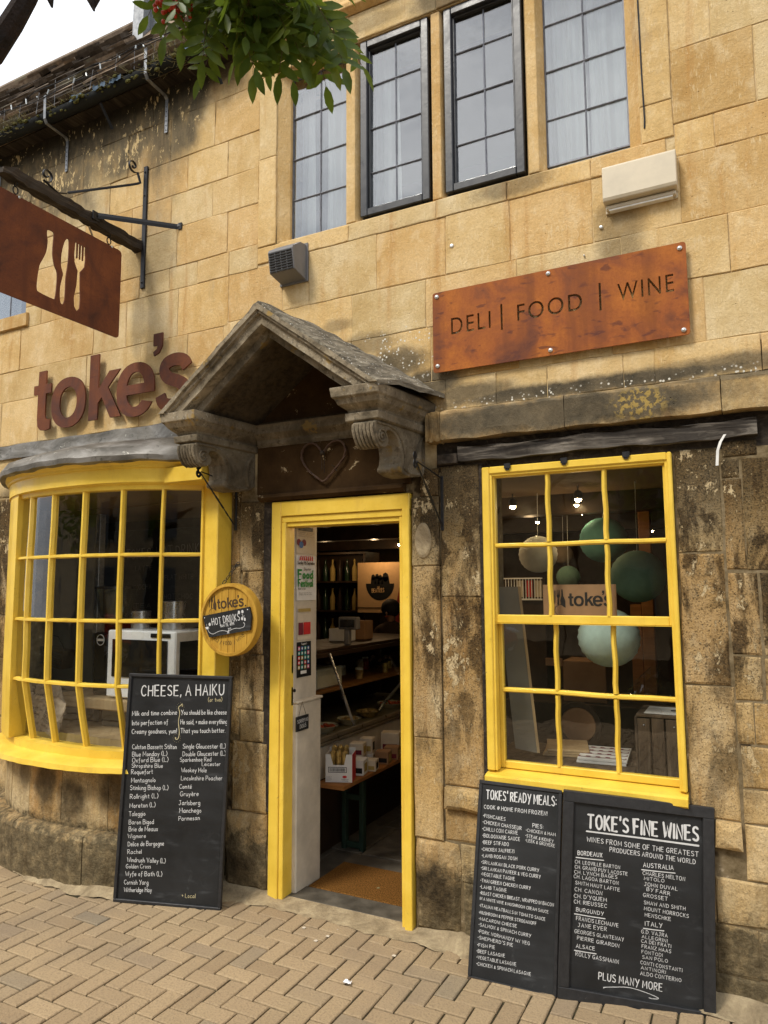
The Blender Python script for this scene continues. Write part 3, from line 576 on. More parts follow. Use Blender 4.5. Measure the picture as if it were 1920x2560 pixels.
def toke_at(par, b, y, m, d, rot=0, dot=False, name='lettering'):
    x0, x1, z0, z1 = b; sx = (x1-x0)/(1.323+(.10 if dot else 0)); sz = (z1-z0)/.478; L_ = toke_polys(); cx, cz = (x0+x1)/2, (z0+z1)/2
    if dot: L_.append(([(-2.665, 2.602), (-2.605, 2.602), (-2.605, 2.665), (-2.665, 2.665)], []))
    def mp(q):
        o_ = []
        for x, z in q: X, Z = x0+(x+4.028)*sx-cx, z0+(z-2.60)*sz-cz; o_.append((cx+X*cos(rot)-Z*sin(rot), cz+X*sin(rot)+Z*cos(rot)))
        return o_
    for k_, (a, h) in enumerate(L_):
        me = plate_with_holes(mp(a), [mp(q) for q in h], d, name)
        for v in me.vertices: v.co.y += y
        place(me, name, m, par)
# ================================================================== setting: ground
GZ = .10
W_ = .0825
def edge_y(x):      # where the paving stops and the cement strip begins
    pts = [(-9, -.12), (-4.6, -.10), (-4.05, -.20), (-3.79, -.284), (-3.55, -.355), (-3.26, -.40), (-2.84, -.375), (-2.55, -.25), (-2.3, -.115), (-2.0, -.078), (-1.6, -.095), (-1.34, -.10), (-1.1, -.11), (-.2, -.10), (9, -.10)]
    for (a, ya), (b, yb) in zip(pts, pts[1:]):
        if a <= x <= b: return ya+(yb-ya)*(x-a)/(b-a)
    return -.1
MB().quad((-60, -14.5, GZ-.012), (60, -14.5, GZ-.012), (60, .3, GZ-.012), (-60, .3, GZ-.012)).build('ground', 'joint_sand', kind='structure')
pav = box('pavement', 'joint_sand', -9, 3, -5.2, .02, GZ-.10, GZ-.008, kind='structure')
blocks = []
for n in range(-90, 90):
    for m in range(-50, 50):
        x, y = -2.11+n*W_+m*2*W_, -.498+n*W_-m*2*W_
        for (cx, cy, rot) in ((x+W_, y+W_/2, 0), (x+2.5*W_, y, 1)):
            if -8.5 < cx < 2.6 and -5.1 < cy and cy < edge_y(cx)+.05: blocks.append((cx, cy, rot))
def paver_mb(mb, cx, cy, rot, z=0, tx=0, ty=0):
    g = .0035; hx, hy = (W_-g, W_/2-g) if not rot else (W_/2-g, W_-g); c = .0035
    ring = []
    for (ax, ay, dz) in ((hx, hy, -.030), (hx, hy, -c), (hx-c, hy-c, 0)):
        ring += [(cx+sx*ax, cy+sy*ay, GZ+z+dz+tx*sx*ax+ty*sy*ay) for sx, sy in ((-1, -1), (1, -1), (1, 1), (-1, 1))]
    mb.add(ring, [(0, 1, 5, 4), (1, 2, 6, 5), (2, 3, 7, 6), (3, 0, 4, 7), (4, 5, 9, 8), (5, 6, 10, 9), (6, 7, 11, 10), (7, 4, 8, 11), (8, 9, 10, 11)])
def cdist(b): return (b[0]+0)**2+(b[1]+3)**2
fwd = cam.matrix_world.to_3x3() @ Vector((0, 0, -1))
inv = cam.matrix_world.inverted()
def in_view(p, mg=1.04):
    q = inv @ Vector(p)
    if q.z > -.05: return False
    return abs(q.x/-q.z)*1775 < 960*mg and abs(q.y/-q.z)*1775 < 1280*mg
vis = sorted([b for b in blocks if in_view((b[0], b[1], GZ))], key=cdist)
near = set(vis[:298]); rest = MB()
pm = {}
for rot in (0, 1):
    for k in range(3):
        mb = MB(); paver_mb(mb, 0, 0, rot, -GZ); me = mb.mesh('paving_block'); me.materials.append(M['paver_block']); pm[(rot, k)] = me
for i, b in enumerate(blocks):
    z = random.uniform(-.0018, .0018); tx, ty = random.uniform(-.012, .012), random.uniform(-.012, .012)
    if b in near:
        o = bpy.data.objects.new('paving_block', pm[(b[2], i % 3)]); COL.objects.link(o); o.parent = pav
        o.location = (b[0]+random.uniform(-.001, .001), b[1]+random.uniform(-.001, .001), GZ+z); o.rotation_euler = (ty, tx, random.uniform(-.012, .012))
    else: paver_mb(rest, b[0], b[1], b[2], z, tx, ty)
rest.build('paving_blocks', 'paver_block', pav, kind='stuff')
# cement fillet and threshold apron
def apron(u, v):
    x = -8+u*10; y0 = edge_y(x)-.01+.006*sin(x*17)+.006*sin(x*41)+.004*sin(x*97); yb = .03
    if -4.15 < x < -2.45: yb = -.30*(1-abs((x+3.32)/.86)**2.6)+.04 if abs((x+3.32)/.86) < 1 else .03
    y = y0+(yb-y0)*v; door = max(0, min(1, (x+2.2)/.1))*max(0, min(1, (-1.33-x)/.06))
    h = (.002+.045*v**1.2+.006*sin(x*23+v*5))*(1-door)+(.002+.010*v)*door
    if -4.2 < x < -2.5: h = .002+.075*v**.9+.006*sin(x*19+v*4)
    return (x, y, GZ+h)
MB().grid(apron, 420, 7).build('cement_strip', 'cement_apron', smooth='all', kind='structure')
box('threshold', 'flagstone', -2.11, -1.36, .03, .17, GZ-.05, GZ+.012, ch=.004, kind='structure')
box('road', 'asphalt', -60, 60, -14, -5.4, GZ-.10, GZ-.09+.001, kind='structure')
# ================================================================== the building
bld = wthing('stone_building', 'honey limestone shop building with yellow bow window, sash window, door hood and stone roof', 'building', (-1.2, .15, GZ))
OPEN = [(-2.165, -1.375, -1, 2.045), (-1.03, -.238, .775, 2.14), (-2.17, -.30, 3.455, 4.442), (-5.1, -4.21, 3.43, 4.23), (-4.16, -2.44, -1, 2.47)]
def subtract(r, holes, mn=.03):
    out = [r]
    for h in holes:
        nx_ = []
        for (a, b, c, d) in out:
            if h[0] >= b or h[1] <= a or h[2] >= d or h[3] <= c: nx_.append((a, b, c, d)); continue
            if h[0] > a+1e-6: nx_.append((a, h[0], c, d))
            if h[1] < b-1e-6: nx_.append((h[1], b, c, d))
            x0, x1 = max(a, h[0]), min(b, h[1])
            if h[2] > c+1e-6: nx_.append((x0, x1, c, h[2]))
            if h[3] < d-1e-6: nx_.append((x0, x1, h[3], d))
        out = nx_
    return [q for q in out if q[1]-q[0] > mn and q[3]-q[2] > mn]
# backing wall, .28 thick
mb = MB()
for r in subtract((-12, 3.0, 0, 4.66), OPEN, .001): mb.box(r[0], r[1], .0045, .28, r[2], r[3])
mb.box(-2.42, 3.0, .0047, .28, 4.661, 7.2)
mb.build('wall', 'lime_mortar', bld)
STONES = 0
def stone(x0, x1, z0, z1, y=0.0, jit=.0050, g=.0013, dep=.03, ch=.0022, name='stone', mat='honey_stone', fn=None, parent=None, rough=.0):
    global STONES; STONES += 1
    x0 += g; x1 -= g; z0 += g; z1 -= g; w, h = x1-x0, z1-z0; per = []
    nxs = max(1, min(6, int(w/.09))); nzs = max(1, min(6, int(h/.09)))
    for i in range(nxs): per.append((x0+w*i/nxs, z0, 0, 1))
    for i in range(nzs): per.append((x1, z0+h*i/nzs, -1, 0))
    for i in range(nxs): per.append((x1-w*i/nxs, z1, 0, -1))
    for i in range(nzs): per.append((x0, z1-h*i/nzs, 1, 0))
    ps = [(a+random.uniform(-jit, jit)*.5, b+random.uniform(-jit, jit)*.5) for a, b, *_ in per]; n = len(ps)
    y += random.uniform(-.0022, .0022); tx, tz = random.uniform(-.004, .004), random.uniform(-.004, .004); cx, cz = (x0+x1)/2, (z0+z1)/2
    def yy(a, b): return y+(a-cx)*tx+(b-cz)*tz
    V = [(a, yy(a, b)+dep, b) for a, b in ps]+[(a, yy(a, b)+ch, b) for a, b in ps]
    inn = []
    for a, b in ps:
        k = ch*random.uniform(.8, 2.2); dx, dz = cx-a, cz-b; sx = (1 if dx > 0 else -1)*min(abs(dx), k); sz = (1 if dz > 0 else -1)*min(abs(dz), k); inn.append((a+sx, b+sz))
    V += [(a, yy(a, b), b) for a, b in inn]
    F = [tuple((i, (i+1) % n, (i+1) % n+n, i+n)) for i in range(n)]+[tuple((i+n, (i+1) % n+n, (i+1) % n+2*n, i+2*n)) for i in range(n)]
    # front face as an irregular fan so it is never dead flat
    V.append((cx+random.uniform(-.1, .1)*w, yy(cx, cz)-random.uniform(0, .002)-rough, cz+random.uniform(-.1, .1)*h)); c_ = len(V)-1
    F += [(i+2*n, (i+1) % n+2*n, c_) for i in range(n)]
    if fn: V = [fn(*q) for q in V]
    mb = MB(); mb.add(V, F); return mb.build(name, mat, parent or bld)
HOLES = OPEN[:4]+[(-2.29, -.17, 3.36, 4.60), (-1.375, .13, 0, 2.416), (-1.375, .6, 2.14, 2.416), (-4.3, -2.16, 0, 2.545), (-2.165, -1.375, 0, 2.56)]
def course(z0, z1, xs, lim=None):
    for a, b in zip(xs, xs[1:]):
        for r in subtract((a, b, z0, z1), HOLES):
            if in_view(((r[0]+r[1])/2, 0, (r[2]+r[3])/2), 1.5) or in_view((r[0], 0, r[2]), 1.2) or in_view((r[1], 0, r[3]), 1.2) or -2.5 < r[0]: stone(*r)
course(2.416, 2.565, [-1.375, -1.20, -.957, -.727, -.41, -.286, .097, .5])
course(2.55, 2.85, [-5.3, -4.75, -4.40, -4.03, -3.66, -3.14, -2.85, -2.52, -2.16])
course(2.565, 2.83, [-2.16, -1.7, -1.27, -.85, -.45, -.09, .3, .7])
course(2.85, 3.055, [-5.3, -4.9, -4.5, -4.03, -3.6, -3.14, -2.78, -2.52]); course(2.85, 3.07, [-2.52, -2.16])
course(2.83, 3.07, [-2.16, -1.7, -1.295, -.85, -.4, .01, .5])
course(3.055, 3.34, [-5.3, -4.75, -4.24, -3.55, -3.27, -2.86, -2.49]); course(3.07, 3.345, [-2.49, -2.125, -1.96])
course(3.07, 3.36, [-1.96, -1.56, -1.19, -.875, -.51, -.16, .3, .8])
course(3.34, 3.48, [-5.3, -4.9, -4.5, -4.05, -3.6, -3.17, -2.93, -2.72, -2.49, -2.29]); course(3.36, 3.505, [-.21, -.02, .4]); course(3.345, 3.36, [-2.49, -2.29])
course(3.48, 3.72, [-5.3, -4.7, -4.21, -3.75, -3.36, -2.88, -2.505, -2.29])
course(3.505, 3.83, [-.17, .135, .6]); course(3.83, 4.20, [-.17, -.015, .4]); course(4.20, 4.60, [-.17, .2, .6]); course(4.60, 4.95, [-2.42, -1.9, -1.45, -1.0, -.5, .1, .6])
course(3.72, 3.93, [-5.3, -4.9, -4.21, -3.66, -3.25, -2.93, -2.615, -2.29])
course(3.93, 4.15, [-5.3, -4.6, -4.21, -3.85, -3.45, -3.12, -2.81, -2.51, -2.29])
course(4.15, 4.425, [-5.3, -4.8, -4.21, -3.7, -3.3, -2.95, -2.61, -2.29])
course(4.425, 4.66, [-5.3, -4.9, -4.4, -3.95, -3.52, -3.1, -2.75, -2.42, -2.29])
for z0, z1 in zip((4.95, 5.22, 5.48, 5.76, 6.02), (5.22, 5.48, 5.76, 6.02, 6.3)):
    x = -2.42
    while x < 1.5: w = random.uniform(.42, .62); stone(x, min(x+w, 1.5), z0, z1); x += w
for z0, z1, xa in ((2.416, 2.565, .5), (2.565, 2.83, .7), (2.83, 3.07, .5), (3.07, 3.36, .8), (3.36, 3.505, .4), (3.505, 3.83, .6), (3.83, 4.20, .4), (4.20, 4.60, .6), (4.60, 4.95, .6), (.10, .205, .4), (.205, .54, .4), (.54, .866, .4), (.866, 1.345, .4), (1.345, 1.66, .4), (1.66, 2.09, .3), (2.09, 2.26, .3)):
    x = xa
    while x < 1.5: w = random.uniform(.40, .60); stone(x, min(x+w, 1.5), z0, z1); x += w
# window surround of the upper mullioned window (splayed, a little proud)
for a, b in ((-2.29, -1.72), (-1.72, -1.235), (-1.235, -.885), (-.885, -.51), (-.51, -.205)): stone(a, b, 3.36, 3.452, -.004)
for a, b in ((-2.29, -1.72), (-1.72, -1.22), (-1.22, -.76), (-.76, -.17)): stone(a, b, 4.445, 4.60, -.006)
for z0, z1 in ((3.455, 3.96), (3.96, 4.445)): stone(-2.29, -2.172, z0, z1, -.004)
for z0, z1 in ((3.455, 3.62), (3.62, 4.13), (4.13, 4.445)): stone(-.298, -.172, z0, z1, -.004)
def chamfer_post(x, wf, wb, z0, z1, name='mullion'):
    pl = [(-wb/2, .12), (-wb/2, .055), (-wf/2, .004), (wf/2, .004), (wb/2, .055), (wb/2, .12)]
    MB().prism(pl, (0, 0, z1-z0), (x, 0, z0), (1, 0, 0), (0, 1, 0)).build(name, 'honey_stone', bld, bevel=.003)
chamfer_post(-1.710, .050, .100, 3.462, 4.437); chamfer_post(-1.230, .045, .082, 3.462, 4.437); chamfer_post(-.757, .045, .086, 3.462, 4.437)
# splayed reveals left, right, sill, head
MB().prism([(-2.172, .004), (-2.118, .055), (-2.118, .12), (-2.172, .12)], (0, 0, .99), (0, 0, 3.45), (1, 0, 0), (0, 1, 0)).build('jamb', 'honey_stone', bld, bevel=.002)
MB().prism([(-.298, .004), (-.350, .055), (-.350, .12), (-.298, .12)], (0, 0, .99), (0, 0, 3.45), (1, 0, 0), (0, 1, 0)).build('jamb', 'honey_stone', bld, bevel=.002)
MB().prism([(.0, 3.453), (.075, 3.492), (.12, 3.492), (.12, 3.44), (.0, 3.44)], (1.83, 0, 0), (-2.15, 0, 0), (0, 1, 0), (0, 0, 1)).build('sill', 'honey_stone', bld, bevel=.003)
MB().prism([(-.0, 4.447), (.06, 4.432), (.12, 4.432), (.12, 4.47), (-.0, 4.47)], (1.83, 0, 0), (-2.15, 0, 0), (0, 1, 0), (0, 0, 1)).build('window_head', 'honey_stone', bld, bevel=.003)
MB().prism([(-.005, 4.600), (-.045, 4.622), (-.045, 4.645), (-.02, 4.69), (.0, 4.69)], (2.36, 0, 0), (-2.41, 0, 0), (0, 1, 0), (0, 0, 1)).build('drip_mould', 'honey_stone', bld, bevel=.004)
# lower right: ledge, jamb stones, pier
led = [(-1.280, -1.207), (-1.207, -.645), (-.645, -.05), (-.05, .55), (.55, 1.5)]
for a, b in led:
    mb = MB(); a += .0015; b -= .0015
    mb.grid(lambda u, v, a=a, b=b: (a+(b-a)*u, *[( -.004, 2.416), (-.058, 2.400), (-.064, 2.385), (-.062+.004*sin(u*9), 2.30), (-.058, 2.266+.004*sin(u*13)), (.03, 2.262)][int(round(v*5))]), 10, 5)
    mb.v = [(x+random.uniform(-.0012, .0012), y+random.uniform(-.002, .002), z+random.uniform(-.0025, .0025)) for x, y, z in mb.v]
    n0 = len(mb.v); ends = [[i for i in range(6)], [60+i for i in range(6)]]; mb.f += [tuple(ends[0][::-1]), tuple(ends[1])]; mb.mi += [0, 0]
    mb.build('ledge_stone', 'honey_stone', bld)
MB().box(-1.25, .3, .004, .2, 2.13, 2.27).build('lintel_backing', 'dark_beam', bld)
mb = MB(); 
def beamf(u, v):
    a = 2*pi*v; x = -1.135+1.2*u; r = [(-.03, 2.232), (-.03, 2.168), (.05, 2.166), (.05, 2.234), (-.03, 2.232)][int(round(v*4))]
    z = r[1]+.004*sin(x*9)+.003*sin(x*31+v*4)+.022*(x+1.1)*(.25 if r[1] < 2.2 else .15)*0; return (x, r[0]+.004*sin(x*23+v*9), z)
mb.grid(beamf, 30, 4); mb.f += [tuple([0, 1, 2, 3]), tuple([150, 153, 152, 151])]; mb.mi += [0, 0]
mb.build('timber_lintel', 'weathered_oak', bld)
box('timber_block', 'dark_beam', -1.236, -1.138, -.032, .05, 2.160, 2.206, bld, ch=.003)
for q in ((-1.375, -1.237, .505, .935), (-1.375, -1.237, .935, 1.70), (-1.375, -1.237, 1.70, 2.02), (-1.33, -1.237, 2.02, 2.15)): stone(*q, -.012, ch=.004, rough=.002, g=.0012)
o = MB().lathe([(.001, -.010), (.034, -.012), (.040, -.008), (.042, .004)], (0, 0, 0), 22, 'y').build('repair_patch', 'cement_apron', bld)
o.location = (-1.315, -.014, 1.818); o.scale = (1, 1, 2.0)
stone(-1.232, -1.045, 1.56, 2.155, -.006, ch=.004, g=.0012); stone(-1.232, -1.045, .742, 1.56, -.005, ch=.004, rough=.002, g=.0012)
stone(-1.228, -1.03, .642, .736, -.040, ch=.013, jit=.012, dep=.06); stone(-1.232, -1.0, .505, .638, .0, ch=.006); stone(-1.16, -.9, .345, .50, .0); stone(-1.15, -.85, .12, .345, -.004, ch=.007, rough=.005)
stone(-1.375, -1.165, .125, .50, -.010, ch=.014, jit=.014, rough=.012); stone(-.9, -.55, .345, .50, 0); stone(-.85, -.4, .12, .345, 0)
for q in ((-1.0, -.62, .50, .77), (-.62, -.24, .50, .77), (-.55, -.163, .37, .50), (-.4, -.03, .20, .37), (-.6, -.1, .10, .20)): stone(*q, .002)
for q in ((-.234, -.07, 1.732, 2.14), (-.234, -.072, 1.228, 1.728), (-.232, -.062, .742, 1.224), (-.064, -.002, 2.015, 2.09), (-.064, .064, 2.093, 2.155), (.0, .3, 1.66, 2.09), (-.066, .006, 1.662, 2.012), (-.064, .038, 1.345, 1.655),
          (.042, .4, 1.345, 1.655), (-.062, .035, 1.18, 1.342), (.04, .4, 1.18, 1.342), (-.062, .0, 1.02, 1.175), (.0, .4, 1.02, 1.175), (-.052, .4, .866, 1.016), (-.055, .4, .74, .862), (-.058, .4, .54, .738), (-.16, .01, .378, .536), (.01, .4, .378, .536),
          (-.17, -.03, .205, .374), (-.03, .4, .205, .374), (-.18, .4, .10, .202)): stone(*q, 0, ch=.0045, jit=.007, rough=.002, g=.0016)
stone(-.15, -.06, .642, .738, -.034, ch=.014, jit=.012, dep=.06)
# pier left of the door
for q in ((-2.40, -2.185, .49, .83), (-2.355, -2.205, .83, .985), (-2.36, -2.21, .985, 1.265), (-2.36, -2.215, 1.265, 1.69), (-2.37, -2.22, 1.69, 2.06)): stone(*q, -.012, ch=.006, jit=.007, rough=.003, g=.0014)
stone(-2.44, -2.18, .12, .488, -.020, ch=.02, jit=.018, rough=.016)
box('jamb_board', 'dark_beam', -2.222, -2.165, -.006, .06, .5, 2.07, bld, ch=.003)
for q in ((-2.44, -2.36, .64, .82), (-2.44, -2.36, .82, 1.24), (-2.44, -2.365, 1.24, 1.72), (-2.44, -2.375, 1.72, 2.12)): stone(*q, .002, ch=.008, jit=.008)
# wall left of the bow window
for i, (z0, z1) in enumerate(((.1, .33), (.33, .60), (.60, .81), (.81, 1.17), (1.17, 1.44), (1.44, 1.9), (1.9, 2.2), (2.2, 2.55))):
    stone(-4.62+.05*(i % 2), -4.165, z0, z1, 0, ch=.006, jit=.008, rough=.004); stone(-5.2, -4.62+.05*(i % 2), z0, z1, 0)
# ================================================================== upper leaded windows
def leaded(x0, x1, z0, z1, yg, bars, xm, frame, nm='window', curtain=None):
    fr = MB()
    if frame:
        t = frame
        for (a, b, c, d) in ((x0, x0+t, z0, z1), (x1-t, x1, z0, z1), (x0+t, x1-t, z0, z0+t), (x0+t, x1-t, z1-t, z1)): fr.box(a, b, yg-.035, yg+.03, c, d, ch=.004)
        i = t*.62
        for (a, b, c, d) in ((x0+i, x0+t+.010, z0+t, z1-t), (x1-t-.010, x1-i, z0+t, z1-t), (x0+t, x1-t, z0+i, z0+t+.010), (x0+t, x1-t, z1-t-.010, z1-i)): fr.box(a, b, yg-.016, yg+.022, c, d, ch=.002)
        gx0, gx1, gz0, gz1 = x0+t+.006, x1-t-.006, z0+t+.006, z1-t-.006
        w = fr.build(nm, 'window_black', bld)
    else:
        t = .007
        for (a, b, c, d) in ((x0, x0+t, z0, z1), (x1-t, x1, z0, z1), (x0+t, x1-t, z0, z0+t), (x0+t, x1-t, z1-t, z1)): fr.box(a, b, yg-.006, yg+.008, c, d)
        gx0, gx1, gz0, gz1 = x0+t, x1-t, z0+t, z1-t
        w = fr.build(nm, 'lead_came', bld)
    xs = [gx0]+xm+[gx1]; zs = [gz0]+bars+[gz1]
    for a, b in zip(xs, xs[1:]):
        for c, d in zip(zs, zs[1:]):
            g = .0018; mb = MB(); tx, tz = random.uniform(-.012, .012), random.uniform(-.010, .010); cx, cz = (a+b)/2, (c+d)/2
            V = [(x, yg+(x-cx)*tx+(z-cz)*tz+k, z) for k in (0, .003) for x, z in ((a+g, c+g), (b-g, c+g), (b-g, d-g), (a+g, d-g))]
            mb.add(V, [(0, 1, 2, 3), (7, 6, 5, 4), (0, 4, 5, 1), (1, 5, 6, 2), (2, 6, 7, 3), (3, 7, 4, 0)]); mb.build('pane', 'upper_glass', w)
    for x in xm: MB().tube([(x, yg-.001, gz0), (x, yg-.001, gz1)], 1, 6, flat=(.0042, .0042)).build('glazing_bar', 'lead_came', w)
    for z in bars:
        MB().tube([(gx0, yg-.002, z), (gx1, yg-.002, z)], 1, 6, flat=(.0045, .0045)).build('glazing_bar', 'lead_came', w)
    for c in (curtain or []):
        a, b, c0, c1, k = c
        def cf(u, v, a=a, b=b, c0=c0, c1=c1, k=k):
            x = a+(b-a)*u; return (x+.01*sin(v*3+u*7)*(1-v), yg+.10+.018*sin(u*k)+.008*sin(u*k*2.7+v*2), c0+(c1-c0)*v)
        MB().grid(cf, 60, 10).build('curtain', 'net_curtain', w, smooth='all')
    return w
leaded(-2.118, -1.757, 3.492, 4.437, .08, [3.718, 3.955, 4.198], [-1.937], 0, curtain=[(-1.96, -1.74, 3.48, 4.46, 20), (-2.13, -2.03, 3.48, 4.46, 6)])
leaded(-1.657, -1.272, 3.478, 4.440, .045, [3.718, 3.960, 4.200], [-1.465], .040, curtain=[(-1.64, -1.50, 3.48, 4.46, 8)])
leaded(-1.190, -.801, 3.483, 4.440, .045, [3.727, 3.971, 4.207], [-.994], .040, curtain=[(-.875, -.79, 3.48, 3.95, 5)])
leaded(-.715, -.350, 3.510, 4.437, .08, [3.738, 3.978, 4.21], [-.534], 0, curtain=[(-.73, -.545, 3.49, 4.46, 17), (-.535, -.33, 3.49, 4.46, 13)])
leaded(-5.02, -4.215, 3.435, 4.225, .06, [3.70, 3.96], [-4.75, -4.45], .03, curtain=[(-5.0, -4.5, 3.44, 4.2, 20)])
MB().prism([(-.02, 3.435), (.05, 3.45), (.05, 3.35), (-.02, 3.35)], (.95, 0, 0), (-5.12, 0, 0), (0, 1, 0), (0, 0, 1)).build('sill', 'honey_stone', bld)
# upper room behind the panes: pale ceiling and back wall that daylight reaches
mb = MB(); mb.box(-5.3, .2, 1.5, 1.54, 3.2, 4.7).box(-5.3, .2, .28, 1.5, 4.56, 4.6).box(-5.3, .2, .28, 1.5, 3.25, 3.3).box(-5.34, -5.3, .28, 1.5, 3.2, 4.6).box(.2, .24, .28, 1.5, 3.2, 4.6); mb.build('upper_room', 'grey_board', bld)
# ================================================================== bow window
BX, BA = -3.32, .86
def bd(x, s):
    a = BA+(s-.34)*.8; u = min(1, abs((x-BX)/a)); return -s*(1-u**2.6)
def strip(name, m, x0, x1, prof, n=24, parent=None, wob=0, smooth=True, ends=True, fn=None):
    """profile [(s, z)..] closed, swept along the bow"""
    mb = MB(); k = len(prof); V = []
    for i in range(n+1):
        x = x0+(x1-x0)*i/n
        for (s_, z) in prof: V.append((x, bd(x, s_)+(random.uniform(-wob, wob) if wob else 0), z+(fn(x) if fn else 0)+(random.uniform(-wob, wob) if wob else 0)))
    F = [(i*k+j, i*k+(j+1) % k, (i+1)*k+(j+1) % k, (i+1)*k+j) for i in range(n) for j in range(k)]
    F = [f[::-1] for f in F]
    if ends: F += [tuple(range(k)), tuple(range(n*k+k-1, n*k-1, -1))]
    mb.add(V, F); return mb.build(name, m, parent or bld, smooth=smooth)
xl, xr = BX-BA, BX+BA
bow = strip('bow_window', 'yellow_paint', -4.15, -2.50, [(.325, .775), (.325, .735), (.40, .725), (.425, .715), (.43, .690), (.40, .680), (.22, .680), (.22, .775)], 40, wob=.0012)
xb = [-2.540, -2.727, -2.930, -3.170, -3.409, -3.618, -3.745]
zb = [.772, 1.103, 1.437, 1.782, 2.128]; sb = [.265, .335, .34, .34, .335]
def gs(z):
    for (a, sa), (b, sb_) in zip(zip(zb, sb), list(zip(zb, sb))[1:]):
        if z <= b: return sa+(sb_-sa)*(z-a)/(b-a)
    return sb[-1]
for i, z in enumerate(zb[1:4]):
    strip('glazing_bar', 'yellow_paint', xb[-1], xb[0], [(sb[i+1]+.014, z+.0055), (sb[i+1]+.014, z-.0055), (sb[i+1]-.006, z-.011), (sb[i+1]-.02, z-.011), (sb[i+1]-.02, z+.011), (sb[i+1]-.006, z+.011)], 30, parent=bow, wob=.0012)
for x in xb[1:-1]:
    for j in range(4):
        z0, z1 = zb[j], zb[j+1]; V = []
        wig = random.uniform(-.004, .004)
        for (z, s_, dx) in ((z0, sb[j], 0), ((z0+z1)/2, (sb[j]+sb[j+1])/2, wig), (z1, sb[j+1], 0)):
            y = bd(x, s_); t = (bd(x+.01, s_)-bd(x-.01, s_))/.02; l = sqrt(1+t*t); tx, ty = 1/l, t/l; nx_, ny = ty, -tx
            for (a, b) in ((-.011, .006), (-.0055, -.014), (.0055, -.014), (.011, .006), (.011, .02), (-.011, .02)): V.append((x+dx+tx*a-nx_*b, y+ty*a-ny*b, z))
        F = [(i*6+k, i*6+(k+1) % 6, (i+1)*6+(k+1) % 6, (i+1)*6+k) for i in range(2) for k in range(6)]+[(5, 4, 3, 2, 1, 0), (12, 13, 14, 15, 16, 17)]
        MB().add(V, F).build('glazing_bar', 'yellow_paint', bow)
for a, b in zip(xb[1:], xb):
    for j in range(4):
        V = []; n = 3
        for i in range(n+1):
            x = a+(b-a)*i/n
            for z, s_ in ((zb[j], sb[j]), (zb[j+1], sb[j+1])): V.append((x, bd(x, s_-.004), z))
        MB().add(V, [(2*i, 2*i+2, 2*i+3, 2*i+1) for i in range(n)]).build('pane', 'window_glass', bow)
# posts, head, fascia, cornice
def postf(x0, x1, name):
    mb = MB(); V = []
    for x in (x0, (x0+x1)/2, x1):
        for (s_, z) in ((.35, .775), (.36, 1.1), (.365, 2.13), (.36, 2.2)): V.append((x, bd(x, s_)-.006, z))
        for z in (.775, 1.1, 2.13, 2.2): V.append((x, bd(x, .30)+.05, z))
    F = []
    for i in range(2):
        for k in range(3): F.append((i*8+k, (i+1)*8+k, (i+1)*8+k+1, i*8+k+1)); F.append((i*8+4+k, i*8+5+k, (i+1)*8+5+k, (i+1)*8+4+k))
    for k in range(3): F.append((k, k+1, k+5, k+4)); F.append((16+k, 20+k, 21+k, 17+k))
    return mb.add(V, F).build(name, 'yellow_paint', bow, bevel=.002)
postf(-3.90, -3.745, 'window_post'); postf(-4.17, -3.905, 'window_post')
MB().box(-2.540, -2.444, -.105, .03, .772, 2.20, ch=.004).box(-2.545, -2.533, -.118, -.105, .772, 2.13).build('window_post', 'yellow_paint', bow)
strip('window_head', 'yellow_paint', -4.16, -2.52, [(.34, 2.125), (.352, 2.128), (.356, 2.150), (.372, 2.156), (.375, 2.165), (.30, 2.165), (.30, 2.125)], 40, parent=bow)
strip('fascia', 'yellow_paint', -4.17, -2.47, [(.368, 2.160), (.380, 2.163), (.382, 2.235), (.392, 2.240), (.395, 2.252), (.410, 2.262), (.425, 2.285), (.428, 2.305), (.30, 2.305), (.30, 2.160)], 40, parent=bow, fn=lambda x: -.018*((x+2.5)/1.6)**2)
MB().box(-2.70, -2.444, -.235, .0, 2.155, 2.235, ch=.003).build('fascia_block', 'yellow_paint', bow)
strip('lead_roof', 'lead_sheet', -4.45, -2.38, [(.395, 2.262), (.450, 2.270), (.455, 2.296), (.42, 2.345), (.25, 2.415), (.05, 2.462), (.0, 2.472), (.0, 2.30)], 60, wob=.0012, fn=lambda x: .003*sin(x*11)+.0025*sin(x*29)+.001*sin(x*83)-.015*((x+2.5)/1.6)**2)
mb = MB(); mb.grid(lambda u, v: (-4.6+2.1*u, -.012+.004*sin(u*60)-.012*(1-v), 2.455+.094*v+(.004*sin(u*33) if v > .5 else 0)), 60, 3); mb.build('lead_flashing', 'lead_sheet', bld)
